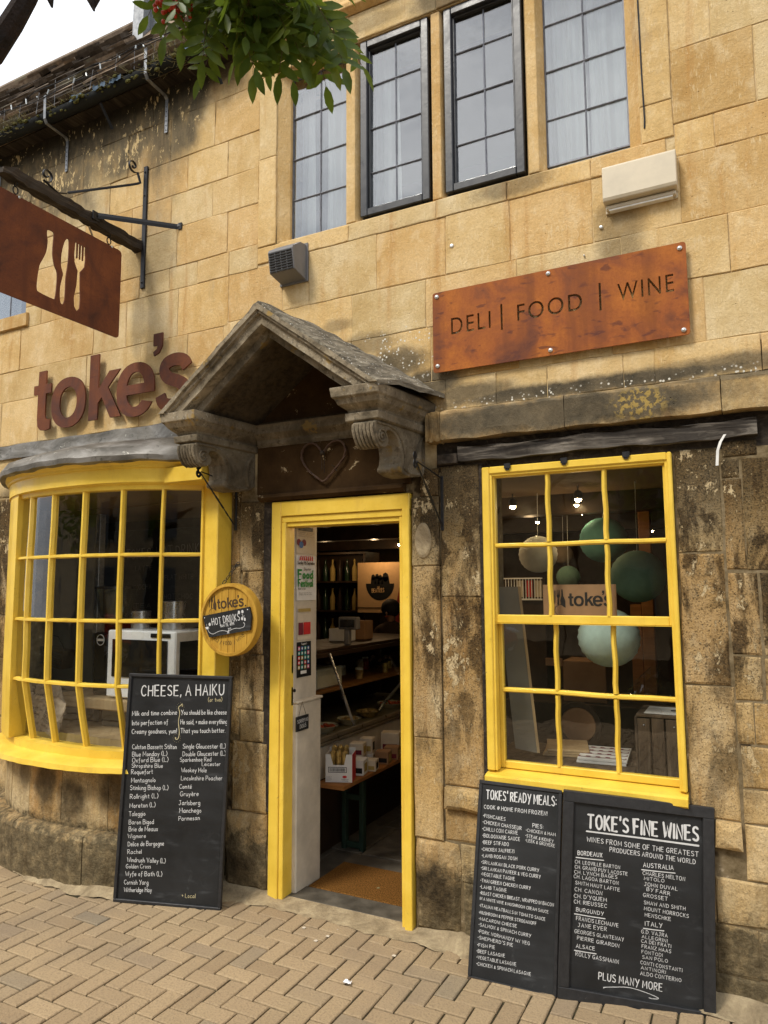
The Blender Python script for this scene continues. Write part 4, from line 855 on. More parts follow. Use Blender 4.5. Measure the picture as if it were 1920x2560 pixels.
# bowed stone dado and plinth in single blocks
for a, b in ((-4.16, -3.78), (-3.78, -3.56), (-3.56, -3.29), (-3.29, -2.98), (-2.98, -2.70), (-2.70, -2.46)):
    strip('bow_stone', 'honey_stone', a+.0018, b-.0018, [(.300, .372), (.305, .40), (.305, .66), (.30, .684), (.18, .684), (.18, .372)], 7, wob=.001, smooth=False)
for a, b in ((-4.19, -3.60), (-3.60, -3.06), (-3.06, -2.66), (-2.66, -2.44)):
    strip('plinth_stone', 'honey_stone', a+.003, b-.003, [(.372, .08), (.376, .335), (.366, .358), (.335, .370), (.20, .378), (.20, .08)], 9, wob=.0025, smooth=False)
MB().box(-4.15, -2.46, -.04, .29, .70, .768).build('window_board', 'plywood', bow)
mb = MB(); mb.grid(lambda u, v: (-4.15+1.69*u, bd(-4.15+1.69*u, .325)*(1-v)+.30*v, 2.131), 24, 2); mb.grid(lambda u, v: (-4.15+1.69*u, bd(-4.15+1.69*u, .325)*(1-v)+.30*v, 2.155), 24, 2); mb.box(-4.2, -2.42, .0, .285, 2.156, 2.55); mb.build('bow_ceiling', 'shop_ceiling', bow)
# ================================================================== sash window
sash = None
mb = MB(); Y0 = -.022
X0, X1, Z0, Z1 = -1.026, -.240, .778, 2.132
for (a, b, c, d) in ((X0, -.992, .83, Z1), (-.258, X1, .83, Z1), (-.992, -.258, 2.100, Z1)): mb.box(a, b, Y0, .09, c, d, ch=.004)
for (a, b, c, d) in ((-.994, -.982, .83, 2.102), (-.268, -.256, .83, 2.102), (-.982, -.268, 2.090, 2.102)): mb.box(a, b, Y0+.008, .03, c, d, ch=.002)
mb.prism([(Y0-.030, .786), (Y0-.030, .812), (Y0-.016, .818), (.09, .835), (.09, .778), (Y0-.02, .778)], (X1-X0+.004, 0, 0), (X0-.002, 0, 0), (0, 1, 0), (0, 0, 1))
sash = mb.build('sash_window', 'yellow_paint', bld)
def sashpart(y, z0, z1, ztop, zbot, xa, xb_, xm, zm, names):
    mb = MB()
    for (a, b, c, d) in ((-.986, xa, z0, z1), (xb_, -.264, z0, z1), (xa, xb_, z0, zbot), (xa, xb_, ztop, z1)): mb.box(a, b, y, y+.032, c, d, ch=.003)
    mb.build('sash_frame', 'yellow_paint', sash)
    def wavy(p0, p1, hor):
        n = 7; V = []
        ph = random.uniform(0, 6)
        for i in range(n+1):
            t = i/n; o_ = .0022*sin(t*9+ph) if 0 < i < n else 0
            for (q, r) in ((-.010, .010), (-.0045, -.003), (.0045, -.003), (.010, .010), (.010, .026), (-.010, .026)):
                if hor: V.append((p0[0]+(p1[0]-p0[0])*t, y+r, p0[1]+q+o_))
                else: V.append((p0[0]+q+o_, y+r, p0[1]+(p1[1]-p0[1])*t))
        F = [(i*6+k, i*6+(k+1) % 6, (i+1)*6+(k+1) % 6, (i+1)*6+k) for i in range(n) for k in range(6)]
        if hor: F = [f[::-1] for f in F]
        MB().add(V, F).build('glazing_bar', 'yellow_paint', sash)
    for x in xm: wavy((x, zbot-.002), (x, zm-.010), False); wavy((x, zm+.010), (x, ztop+.002), False)
    wavy((xa-.002, zm), (xb_+.002, zm), True)
    xs = [xa]+xm+[xb_]; zs = [zbot, zm, ztop]
    for a, b in zip(xs, xs[1:]):
        for c, d in zip(zs, zs[1:]):
            tx, tz = random.uniform(-.010, .010), random.uniform(-.008, .008); cx, cz = (a+b)/2, (c+d)/2
            MB().quad(*[(x, y+.014+(x-cx)*tx+(z-cz)*tz, z) for x, z in ((a, c), (b, c), (b, d), (a, d))]).build('pane', 'window_glass', sash)
sashpart(.000, 1.448, 2.100, 2.085, 1.484, -.975, -.277, [-.742, -.505], 1.784, 0)
sashpart(.036, .832, 1.470, 1.452, .862, -.966, -.270, [-.734, -.497], 1.160, 0)
MB().box(-.985, -.262, -.004, -.0, 1.446, 1.448).build('glazing_bar', 'yellow_paint', sash)
for x, z in ((-.906, 2.118), (-.660, 2.121), (-.410, 2.124)): MB().box(x-.014, x+.014, -.030, -.024, z, z+.022).box(x-.008, x+.008, -.028, -.0225, z-.008, z).build('metal_clip', 'black_iron', bld)
box('jamb_strip', 'dark_beam', -1.045, -1.027, -.010, .05, .80, 2.15, bld, ch=.004)
# ================================================================== door frame
mb = MB()
mb.box(-2.163, -2.106, -.020, .10, .095, 2.043, ch=.003).box(-2.106, -2.080, -.012, .07, .098, 1.936, ch=.003)
mb.box(-1.420, -1.383, -.024, .05, .098, 1.97, ch=.003).box(-1.442, -1.418, -.006, .10, .105, 1.936, ch=.003)
mb.box(-2.106, -1.383, -.020, .10, 1.968, 2.043, ch=.003).box(-2.106, -1.383, -.010, .10, 1.936, 1.967, ch=.003).box(-2.08, -1.442, .0, .10, 1.915, 1.936, ch=.002)
door = mb.build('door_frame', 'yellow_paint', bld)
mb = MB(); mb.box(-2.20, -2.084, .075, .292, .10, 1.98, ch=.004)
mb.build('reveal_panel', 'white_paint', bld)
MB().box(-2.19, -2.058, .070, .300, .10, 1.022, ch=.006).box(-2.19, -2.050, .066, .306, 1.022, 1.034, ch=.003).build('boxed_panel', 'white_paint', bld)
for z in (1.22, 1.06): MB().box(-2.086, -2.080, .052, .066, z-.045, z+.045).build('door_hinge', 'black_iron', bld)
MB().lathe([(.001, -.012), (.008, -.010), (.008, 0)], (0, 0, 0), 10, 'x').build('door_catch', 'black_iron', bld).location = (-2.078, .082, 1.085)
box('door_reveal', 'shop_wall', -1.44, -1.385, .052, .30, .10, 2.0, bld)
# ================================================================== door hood
def sh(V): return [(x+.065*(1+y/.45), y, z) for x, y, z in V]
hood = None
def hblock(xa, xb_, name, parent):
    xa2, xb2 = xa+.035, xb_-.045; mb = MB(); rings = []
    prof = [(2.452, .0), (2.412, .004), (2.404, .012), (2.385, .022), (2.362, .046), (2.350, .052), (2.347, .040), (2.315, .042), (2.310, .055)]
    for z, o_ in prof: rings.append([(xa+o_*.9, -.46+o_*1.35, z), (xb_-o_*.9, -.46+o_*1.35, z), (xb_-o_*.9, .02, z), (xa+o_*.9, .02, z)])
    V = [p for r in rings for p in r]; V = [(x+random.uniform(-.0015, .0015), y+random.uniform(-.0015, .0015), z+random.uniform(-.002, .002)) for x, y, z in V]
    F = [(i*4+k, (i+1)*4+k, (i+1)*4+(k+1) % 4, i*4+(k+1) % 4) for i in range(len(rings)-1) for k in range(4)]+[(3, 2, 1, 0)[::-1], tuple(4*(len(rings)-1)+k for k in range(4))[::-1]]
    return mb.add(sh(V), F).build(name, 'hood_stone', parent, bevel=.003)
# pediment rakes: three stepped mouldings either side
La, Ra, Ap = (-2.520, 2.452), (-1.315, 2.452), (-1.935, 2.905)
def rake(t0, t1, y0, y1, name, side, m='hood_stone'):
    """band between offsets t0,t1 measured inward from the outer slope"""
    def off(A, B, t, s_):
        dx, dz = B[0]-A[0], B[1]-A[1]; l = math.hypot(dx, dz); nx_, nz_ = (dz/l, -dx/l) if s_ < 0 else (-dz/l, -dx/l*-1)
        return nx_, nz_
    A = La if side < 0 else Ra; dx, dz = Ap[0]-A[0], Ap[1]-A[1]; l = math.hypot(dx, dz); dx /= l; dz /= l
    nx_, nz_ = (dz, -dx) if side < 0 else (-dz, dx)
    if nz_ > 0: nx_, nz_ = -nx_, -nz_
    def pt(t, z=None, x=None):   # point on line offset t at given z or x
        ox, oz = A[0]+nx_*t, A[1]+nz_*t
        if z is not None: k = (z-oz)/dz; return (ox+dx*k, z)
        k = (x-ox)/dx; return (x, oz+dz*k)
    poly = [pt(t0, z=2.452), pt(t0, x=Ap[0]), pt(t1, x=Ap[0]), pt(t1, z=2.452)]
    if side > 0: poly = poly[::-1]
    N = 8; mb = MB(); V = []
    e0, e1, e2, e3 = pt(t0, z=2.452), pt(t0, x=Ap[0]), pt(t1, x=Ap[0]), pt(t1, z=2.452)
    for i in range(N+1):
        t = i/N; a = (e0[0]+(e1[0]-e0[0])*t, e0[1]+(e1[1]-e0[1])*t); b = (e3[0]+(e2[0]-e3[0])*t, e3[1]+(e2[1]-e3[1])*t); j = random.uniform(-.0025, .0025)
        V += [(a[0], y0+j, a[1]+j), (b[0], y0+j, b[1]-j), (b[0], y1, b[1]), (a[0], y1, a[1])]
    F = [(i*4+k, i*4+(k+1) % 4, (i+1)*4+(k+1) % 4, (i+1)*4+k) for i in range(N) for k in range(4)]+[(3, 2, 1, 0), tuple(4*N+k for k in range(4))]
    if side < 0: F = [f[::-1] for f in F]
    return mb.add(sh(V), F).build(name, m, hood)
mb = MB()
V = sh([(-2.235, -.03, 2.30), (-1.50, -.03, 2.30), (-1.50, -.03, 2.46), (-2.235, -.03, 2.46), (-2.235, .02, 2.30), (-1.50, .02, 2.30), (-1.50, .02, 2.46), (-2.235, .02, 2.46)])
hood = MB().add([(-2.26, -.012, 2.34), (-1.30, -.012, 2.34), (-1.30, -.012, 2.47), (-2.26, -.012, 2.47), (-2.26, .03, 2.34), (-1.30, .03, 2.34), (-1.30, .03, 2.47), (-2.26, .03, 2.47)], [(0, 1, 2, 3), (7, 6, 5, 4), (0, 4, 5, 1), (1, 5, 6, 2), (2, 6, 7, 3), (3, 7, 4, 0)]).build('door_hood', 'hood_stone', bld)
for s_ in (-1, 1):
    rake(0, .020, -.470, .0, 'rake_capping', s_); rake(.020, .034, -.456, -.05, 'rake_moulding', s_); rake(.034, .072, -.440, -.02, 'rake_fascia', s_); rake(.072, .110, -.385, .0, 'rake_soffit', s_)
hblock(-2.520, -2.300, 'cornice_block', hood); hblock(-1.550, -1.315, 'cornice_block', hood)
# wall cornice between the blocks
MB().prism([(0, 2.335), (-.020, 2.335), (-.028, 2.350), (-.030, 2.372), (-.055, 2.395), (-.060, 2.400), (-.060, 2.432), (-.066, 2.446), (0, 2.446)], (.80, 0, 0), (-2.255, 0, 0), (0, 1, 0), (0, 0, 1)).build('wall_cornice', 'hood_stone', hood)
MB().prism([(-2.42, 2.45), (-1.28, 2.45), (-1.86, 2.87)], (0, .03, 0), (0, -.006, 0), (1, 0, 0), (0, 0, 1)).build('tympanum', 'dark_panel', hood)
# stone slabs of the little roof, running back to the wall and a bit higher there
for s_, nm in ((1, 'hood_slab'), (-1, 'hood_slab')):
    e = -1.318 if s_ > 0 else -2.517; N = 14
    def rf(u, v, e=e, s_=s_):
        xf, zf = -1.935+(e+1.935)*u, 2.918+(2.462-2.918)*u; xb2, zb2 = -1.890+((-1.205 if s_ > 0 else -2.47)+1.890)*u, 2.938+(2.492-2.938)*u
        y = -.462+.462*v; j = .006*sin(u*37+v*9)+random.uniform(-.003, .003)
        return (xf+(xb2-xf)*v, y, zf+(zb2-zf)*v+j+(.014*sin(v*pi)*u))
    mb = MB(); mb.grid(rf, 22, 10); top = list(mb.v); n = len(top); mb.v += [(x, y, z-.022) for x, y, z in top]
    q = lambda i, j: i*11+j
    mb.f += [tuple(n+a for a in f[::-1]) for f in mb.f[:]]
    for i in range(22): mb.f += [(q(i, 0), q(i+1, 0), n+q(i+1, 0), n+q(i, 0)), (q(i+1, 10), q(i, 10), n+q(i, 10), n+q(i+1, 10))]
    for j in range(10): mb.f += [(q(22, j), q(22, j+1), n+q(22, j+1), n+q(22, j))]
    if s_ < 0: mb.f = [f[::-1] for f in mb.f]
    mb.mi = [0]*len(mb.f); mb.build(nm, 'hood_roof', hood)
# carved consoles
prof = [(.0, 2.315), (-.385, 2.315), (-.398, 2.300), (-.400, 2.275), (-.392, 2.245), (-.375, 2.215), (-.350, 2.200), (-.325, 2.200), (-.303, 2.212), (-.295, 2.232), (-.300, 2.250), (-.316, 2.262), (-.308, 2.276), (-.285, 2.283), (-.255, 2.276), (-.228, 2.255), (-.208, 2.222), (-.200, 2.185), (-.205, 2.150), (-.222, 2.126), (-.215, 2.112), (-.170, 2.100), (-.110, 2.098), (-.050, 2.108), (.0, 2.130)]
for xa in (-2.462, -1.482):
    mb = MB(); mb.prism(prof, (.112, 0, 0), (xa, 0, 0), (0, 1, 0), (0, 0, 1)); mb.v = sh(mb.v)
    con = mb.build('console', 'hood_stone', hood, bevel=.006)
    # raised side fillet following the curve, side volute, flutes and beads on the front scroll
    side = xa+.112
    pts = [(-.385, 2.300), (-.30, 2.302), (-.245, 2.290), (-.20, 2.255), (-.178, 2.21), (-.172, 2.165), (-.185, 2.13), (-.14, 2.112), (-.08, 2.112), (-.03, 2.13), (-.02, 2.17), (-.02, 2.28)]
    MB().tube(sh([(side+.001, y, z) for y, z in pts]), .0055, 6).build('side_fillet', 'hood_stone', hood, smooth=True)
    vol = [(-.35+.034*(1-t/26)*cos(t*.5), 2.245+.034*(1-t/26)*sin(t*.5)) for t in range(24)]
    MB().tube(sh([(side+.002, y, z) for y, z in vol]), .005, 6).build('volute', 'hood_stone', hood, smooth=True)
    for k in range(6):
        xk = xa+.012+k*.0176
        MB().tube(sh([(xk, y, z) for y, z in ((-.400, 2.296), (-.404, 2.272), (-.396, 2.243), (-.378, 2.212), (-.352, 2.197))]), [.0095, .0085, .007, .006, .003], 7).build('flute', 'hood_stone', hood, smooth=True)
    MB().tube(sh([(side+.002, y, z) for y, z in ((-.02, 2.30), (-.06, 2.25), (-.075, 2.19), (-.06, 2.14), (-.03, 2.115))]), [.004, .012, .018, .013, .004], 8).build('leaf_carving', 'hood_stone', hood, smooth=True)
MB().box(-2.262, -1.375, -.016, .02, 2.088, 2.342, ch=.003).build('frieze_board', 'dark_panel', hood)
MB().prism([(0, 2.048), (-.034, 2.052), (-.046, 2.066), (-.040, 2.082), (-.018, 2.092), (0, 2.092)], (.83, 0, 0), (-2.235, 0, 0), (0, 1, 0), (0, 0, 1)).build('frieze_moulding', 'dark_panel', hood)
# ================================================================== roof, gutter, dormer
ex, ez, rx_, rz_ = -.160, 4.672, .55, 5.80
roof = MB().add([(-12, ex, ez-.02), (-2.42, ex, ez-.02), (-2.42, rx_, rz_-.02), (-12, rx_, rz_-.02), (-12, 3.6, 4.7), (-2.42, 3.6, 4.7), (-12, .28, 4.64), (-2.42, .28, 4.64)], [(0, 1, 2, 3), (3, 2, 5, 4), (1, 0, 6, 7), (1, 7, 2), (0, 3, 6)]).build('roof', 'roof_stone', bld)
sl = Vector((0, rx_-ex, rz_-ez)); SL = sl.length; sl.normalize(); nrm = Vector((0, -sl.z, sl.y)); gauge = .105
cand = []
r = 0
while r*gauge < SL:
    g0 = r*gauge; x = -12+random.uniform(0, .15)
    while x < -2.42:
        w = random.uniform(.10, .24)
        if x+w > -2.42: w = -2.42-x
        if w > .03: cand.append((x, w, g0)); 
        x += w
    r += 1
def slate(mb, x, w, g0, lift):
    o_ = Vector((x+.003, ex, ez))+sl*g0+nrm*(.004+lift); tk = random.uniform(.010, .034); ln = gauge*1.35; w -= .006
    a = [o_, o_+Vector((w, 0, random.uniform(-.006, .006))), o_+Vector((w, 0, 0))+sl*ln-nrm*.01, o_+sl*ln-nrm*.01]
    ti = nrm*tk+sl*random.uniform(-.004, .008); b = [p+ti*(1 if i < 2 else .4) for i, p in enumerate(a)]
    mb.add(a+b, [(3, 2, 1, 0), (4, 5, 6, 7), (0, 1, 5, 4), (1, 2, 6, 5), (2, 3, 7, 6), (3, 0, 4, 7)])
def svis(c): p = Vector((c[0]+c[1]/2, ex, ez))+sl*c[2]; return in_view(p, 1.05)
cand.sort(key=lambda c: (0 if svis(c) else 1, (Vector((c[0], ex, ez))+sl*c[2]-Vector((0, -3, 1.6))).length))
mbr = MB()
for i, c in enumerate(cand):
    if -3.72 < c[0] < -2.60 and c[2] > .70 and c[2] < 2.0: continue
    if i < 280: mb = MB(); slate(mb, *c, random.uniform(0, .012)); mb.build('roof_slate', 'roof_stone', roof)
    else: slate(mbr, *c, random.uniform(0, .012))
mbr.build('roof_slates', 'roof_stone', roof, kind='stuff')
MB().tube([(-12, rx_, rz_), (-5, rx_, rz_+.01), (-2.42, rx_, rz_-.01)], .045, 7).build('ridge_tile', 'roof_stone', roof)
# dormer behind the branch
mb = MB()
for (a, b, c, d) in ((-3.70, -3.60, 5.18, 6.35), (-2.72, -2.62, 5.18, 6.35), (-3.60, -2.72, 6.22, 6.35), (-3.60, -2.72, 5.18, 5.26)): mb.box(a, b, .36, .50, c, d)
mb.box(-3.68, -2.64, .5, 1.5, 5.2, 6.34)
for x in (-3.27, -2.99): mb.box(x-.02, x+.02, .38, .46, 5.26, 6.22)
dm = mb.build('dormer', 'galvanised', bld)
for a, b in ((-3.60, -3.29), (-3.25, -3.01), (-2.97, -2.72)): MB().box(a, b, .42, .425, 5.26, 6.22).build('pane', 'upper_glass', dm)
MB().box(-3.6, -2.72, .46, .49, 5.26, 6.22).build('curtain', 'net_curtain', dm)
# gutter
def half(u, v):
    a = pi*(1.02*v); x = -12+9.58*u; k = .002*sin(x*31)+.002*sin(x*77)
    return (x, -.137-.043*cos(a)+k, 4.660-.042*sin(a)+k+.005*sin(x*2.2))
mb = MB(); mb.grid(half, 90, 8); mb.grid(lambda u, v: (lambda q: (q[0], -.137+(q[1]+.137)*.88, 4.660+(q[2]-4.660)*.88))(half(u, v)), 90, 8)
mb.build('gutter', 'gutter_iron', bld, smooth='all')
box('soffit_board', 'dark_beam', -12, -2.40, -.085, .0, 4.640, 4.652, bld)
for x in (-4.95, -3.43, -2.55): MB().tube([(x, -.12, 4.615), (x, -.02, 4.50)], .010, 6).build('gutter_stay', 'black_iron', bld)
for x in (-4.55, -3.861, -2.986):
    mb = MB(); P_ = [(-.186, 4.765), (-.182, 4.610), (-.165, 4.585), (-.02, 4.575), (-.006, 4.560), (-.006, 4.345)]; w = .011
    for (y0, z0), (y1, z1) in zip(P_, P_[1:]):
        l = math.hypot(y1-y0, z1-z0); ny, nz_ = -(z1-z0)/l*.002, (y1-y0)/l*.002
        mb.add([(x+sx*w, y0+s_*ny, z0+s_*nz_) for s_ in (-1, 1) for sx in (-1, 1)]+[(x+sx*w, y1+s_*ny, z1+s_*nz_) for s_ in (-1, 1) for sx in (-1, 1)], [(0, 1, 5, 4), (2, 6, 7, 3), (0, 4, 6, 2), (1, 3, 7, 5), (0, 2, 3, 1), (4, 5, 7, 6)])
    st = mb.build('strap', 'galvanised', bld)
    h = MB()
    for z in [4.36+.03*i for i in range(6)]: h.lathe([(.001, -.0012), (.0035, -.0012), (.0035, .001)], (x, -.009, z), 6, 'y')
    h.build('strap_hole', 'black_iron', st)
# ================================================================== wall letters
ws = wthing('letter_sign', "rusted steel letters spelling toke's standing off the wall above the bow window", 'shop sign', (-3.4, -.03, 2.6))
toke_at(ws, (-4.028, -2.705, 2.600, 3.078), -.035, 'corten_brown', .010, name='letter')
# ================================================================== DELI plate: real cut-outs
def outline_text(t, x0, x1, z0, z1):
    c = bpy.data.curves.new('tmp', 'FONT'); c.body = t; c.size = 1; c.resolution_u = 4; c.offset = .032; c.space_character = 1.18; c.space_word = .7
    o = bpy.data.objects.new('tmp', c); COL.objects.link(o)
    bpy.context.view_layer.objects.active = o; o.select_set(True); bpy.ops.object.convert(target='CURVE'); c = o.data; polys = []
    for s_ in c.splines:
        pts = []
        bp = s_.bezier_points; n = len(bp)
        for i in range(n):
            a, b = bp[i], bp[(i+1) % n]; straight = (a.handle_right-a.co).length < 1e-4 and (b.handle_left-b.co).length < 1e-4
            straight = straight or abs(((a.handle_right-a.co).cross(b.co-a.co)).z) < 1e-6 and abs(((b.handle_left-b.co).cross(b.co-a.co)).z) < 1e-6
            m = 1 if straight else 5
            for k in range(m):
                u = k/m; q = a.co*(1-u)**3+a.handle_right*3*u*(1-u)**2+b.handle_left*3*u*u*(1-u)+b.co*u**3; pts.append((q.x, q.y))
        if len(pts) > 2: polys.append(pts)
    bpy.data.objects.remove(o)
    X = [p[0] for q in polys for p in q]; Z = [p[1] for q in polys for p in q]; a0, a1, b0, b1 = min(X), max(X), min(Z), max(Z)
    return [[(x0+(x-a0)*(x1-x0)/(a1-a0), z0+(z-b0)*(z1-z0)/(b1-b0)) for x, z in q] for q in polys]
pl = wthing('rusted_sign_plate', 'orange rusted steel plate reading DELI | FOOD | WINE high on the right wall', 'shop sign', (-.70, -.03, 2.59))
holes = outline_text('DELI', -1.155, -.965, 2.762, 2.840)+outline_text('FOOD', -.842, -.560, 2.770, 2.846)+outline_text('WINE', -.415, -.198, 2.778, 2.852)
holes += [[(-.918, 2.742), (-.909, 2.742), (-.909, 2.862), (-.918, 2.862)], [(-.490, 2.752), (-.481, 2.752), (-.481, 2.872), (-.490, 2.872)]]
me = plate_with_holes(rrect(-1.246, -.147, 2.592, 2.976, .012), holes, .006, 'plate')
for v in me.vertices: v.co.y += -.030
place(me, 'plate', 'corten_orange', pl)
for x, z in ((-1.224, 2.955), (-.70, 2.958), (-.170, 2.952), (-1.224, 2.622), (-.70, 2.614), (-.170, 2.612)):
    mb = MB(); mb.lathe([(.001, -.0415), (.006, -.0405), (.0095, -.037), (.0095, -.033)], (x, 0, z), 14, 'y').lathe([(.004, -.033), (.004, .0)], (x, 0, z), 8, 'y'); mb.build('screw', 'screw_steel', pl, smooth=True)
# ================================================================== hanging sign on its beam
bx_ = -3.175
br = wthing('sign_bracket', 'black iron wall bracket with scrolls, side stay and old timber beam carrying the hanging sign', 'bracket', (bx_, 0, 3.66))
mb = MB(); mb.box(bx_+.022, bx_+.052, -.014, .0, 3.395, 4.170, ch=.002); wb = mb.build('wall_bar', 'black_iron', br)
for z in (3.43, 3.80, 3.98, 4.13): MB().lathe([(.001, -.021), (.005, -.019), (.006, -.014)], (bx_+.037, 0, z), 8, 'y').build('bolt', 'black_iron', wb)
def bf(u, v):
    a = [(-.030, 3.690), (.030, 3.690), (.030, 3.632), (-.030, 3.632), (-.030, 3.690)][int(round(v*4))]; y = -.008-.905*u
    k = .0025*sin(y*37+a[0]*60)+.002*sin(y*83+a[1]*50); zz = a[1]+k
    if u > .90: t = (u-.90)/.10; zz = zz-(.030*t*t if a[1] > 3.66 else -.006*t)
    return (bx_+a[0]+k, y, zz+.010*u)
mb = MB(); mb.grid(bf, 26, 4); mb.f += [(0, 1, 2, 3), (26*5+3, 26*5+2, 26*5+1, 26*5)]; mb.mi += [0, 0]; mb.build('beam', 'dark_beam', br)
MB().tube([(bx_+.045, -.355, 3.685), (bx_+.05, -.350, 3.684), (-2.870, -.012, 3.716), (-2.850, -.006, 3.720)], 1, 4, flat=(.004, .017)).box(-2.866, -2.840, -.010, -.002, 3.700, 3.738).build('side_stay', 'black_iron', br)
MB().box(bx_+.030, bx_+.040, -.385, -.335, 3.655, 3.706, ch=.002).build('stay_plate', 'black_iron', br)
def spiral(c, r0, turns, a0, dr, n=30): return [(c[0]+(r0*(1-dr*i/n))*cos(a0+turns*2*pi*i/n), c[1]+(r0*(1-dr*i/n))*sin(a0+turns*2*pi*i/n)) for i in range(n+1)]
sp1 = spiral((-.075, 4.150), .042, -1.35, -.6, .85)[::-1]
rod = [(bx_, y, z) for y, z in sp1]+[(bx_+.01, -.034, 4.085), (bx_+.015, -.030, 4.06), (bx_+.01, -.05, 4.045)]+[(bx_, -.05-.47*i/10, 4.045-.30*i/10) for i in range(1, 11)]
MB().tube(rod, 1, 6, flat=(.0035, .0085)).build('top_scroll', 'black_iron', br, smooth=True)
sp2 = spiral((-.655, 3.775), .040, 1.3, -2.0, .8)[::-1]
MB().tube([(bx_, y, z) for y, z in sp2]+[(bx_, -.62, 3.722), (bx_, -.585, 3.712), (bx_, -.53, 3.735)], 1, 6, flat=(.0035, .0085)).build('beam_scroll', 'black_iron', br, smooth=True)
MB().tube([(bx_-.02, -.36, 3.635), (bx_-.03, -.31, 3.57)], .006, 6).build('stay_rod', 'steel_rail', br)
hs = wthing('hanging_sign', 'dark rusted steel hanging sign with cut-out bottle, knife and fork shapes', 'hanging sign', (bx_, -.53, 3.30))
def sm(pts, n=4):
    q = []; N = len(pts)
    for i in range(N):
        p0, p1, p2, p3 = pts[i-1], pts[i], pts[(i+1) % N], pts[(i+2) % N]
        for k in range(n):
            t = k/n; q.append(tuple(.5*((2*p1[a])+(-p0[a]+p2[a])*t+(2*p0[a]-5*p1[a]+4*p2[a]-p3[a])*t*t+(-p0[a]+3*p1[a]-3*p2[a]+p3[a])*t**3) for a in (0, 1)))
    return q
bottle = sm([(-.634, 3.480), (-.600, 3.482), (-.597, 3.455), (-.599, 3.40), (-.598, 3.355), (-.585, 3.305), (-.567, 3.272), (-.566, 3.20), (-.572, 3.135), (-.585, 3.122), (-.665, 3.127), (-.682, 3.14), (-.681, 3.20), (-.672, 3.27), (-.655, 3.31), (-.637, 3.36), (-.632, 3.42), (-.638, 3.455)], 3)
knife = sm([(-.512, 3.486), (-.502, 3.470), (-.502, 3.36), (-.512, 3.27), (-.512, 3.20), (-.515, 3.135), (-.528, 3.112), (-.542, 3.13), (-.545, 3.20), (-.532, 3.27), (-.534, 3.29), (-.545, 3.32), (-.545, 3.39), (-.530, 3.46)], 3)
fork = [(-.462, 3.492), (-.452, 3.490), (-.450, 3.405), (-.444, 3.405), (-.443, 3.490), (-.434, 3.490), (-.432, 3.405), (-.426, 3.405), (-.424, 3.490), (-.415, 3.490), (-.413, 3.405), (-.407, 3.405), (-.405, 3.490), (-.394, 3.490), (-.392, 3.42), (-.396, 3.375), (-.412, 3.350), (-.424, 3.335), (-.420, 3.25), (-.415, 3.18), (-.418, 3.13), (-.436, 3.108), (-.453, 3.13), (-.457, 3.18), (-.444, 3.25), (-.440, 3.335), (-.452, 3.355), (-.463, 3.38), (-.466, 3.42)]
me = plate_with_holes(rrect(-.985, -.142, 3.048, 3.576, .022), [bottle[::-1], knife[::-1], fork[::-1]], .006, 'plate')
for v in me.vertices: v.co = Vector((bx_-v.co.y, v.co.x, v.co.z))
place(me, 'plate', 'corten_brown', hs)
for y in (-.825, -.235):
    sh_ = MB(); sh_.tube([(bx_, y+.014*cos(a), 3.600+.020*sin(a)) for a in [2*pi*i/12 for i in range(13)]], .0035, 6).tube([(bx_+.012*cos(a), y, 3.635+.014*sin(a)) for a in [2*pi*i/12 for i in range(13)]], .003, 6)
    sh_.build('shackle', 'black_iron', hs, smooth=True)
    MB().lathe([(.001, -.01), (.007, -.006), (.007, .006), (.001, .01)], (bx_, y+.02, 3.572), 8, 'x').build('rivet', 'screw_steel', hs)
# ================================================================== cowl vent, cream box, screws, cable
cw = wthing('cowl_vent', 'grey plastic cowl vent with louvred underside below the leaded windows', 'vent', (-2.04, -.05, 3.30))
MB().prism([(0, 3.40), (-.06, 3.392), (-.128, 3.345), (-.135, 3.33), (-.115, 3.225), (0, 3.205)], (.155, 0, 0), (-2.125, 0, 0), (0, 1, 0), (0, 0, 1)).build('cowl', 'cowl_grey', cw, bevel=.004)
MB().box(-2.135, -1.960, -.010, .002, 3.198, 3.408, ch=.002).build('back_plate', 'cowl_grey', cw)
d0, d1 = Vector((0, -.136, 3.330)), Vector((0, -.1165, 3.2235))
for i in range(8):
    p = d0+(d1-d0)*((i+.6)/8.2); MB().box(-2.117, -1.978, p.y-.004, p.y+.003, p.z-.004, p.z+.0015).build('louvre', 'cowl_dark', cw)
for i in range(3):
    p = d0; x = -2.08+.035*i; MB().add([(x-.002, -.1385, 3.326), (x+.002, -.1385, 3.326), (x+.002, -.1195, 3.224), (x-.002, -.1195, 3.224), (x-.002, -.130, 3.326), (x+.002, -.130, 3.326), (x+.002, -.112, 3.224), (x-.002, -.112, 3.224)], [(0, 1, 2, 3), (1, 5, 6, 2), (0, 3, 7, 4)]).build('louvre_bar', 'cowl_grey', cw)
cb = wthing('wall_light_box', 'cream plastic box light fixed to the stone below the rightmost leaded window', 'wall light', (-.31, -.04, 3.28))
MB().prism([(0, 3.365), (-.052, 3.365), (-.060, 3.357), (-.064, 3.222), (-.058, 3.208), (0, 3.204)], (.29, 0, 0), (-.455, 0, 0), (0, 1, 0), (0, 0, 1)).build('cover', 'cream_plastic', cb, bevel=.004)
MB().box(-.448, -.172, -.034, .0, 3.184, 3.203, ch=.004).box(-.452, -.168, -.008, .002, 3.18, 3.37).build('base', 'cream_plastic', cb)
MB().box(-.435, -.185, -.032, -.006, 3.178, 3.184).build('diffuser', 'wax_white', cb)
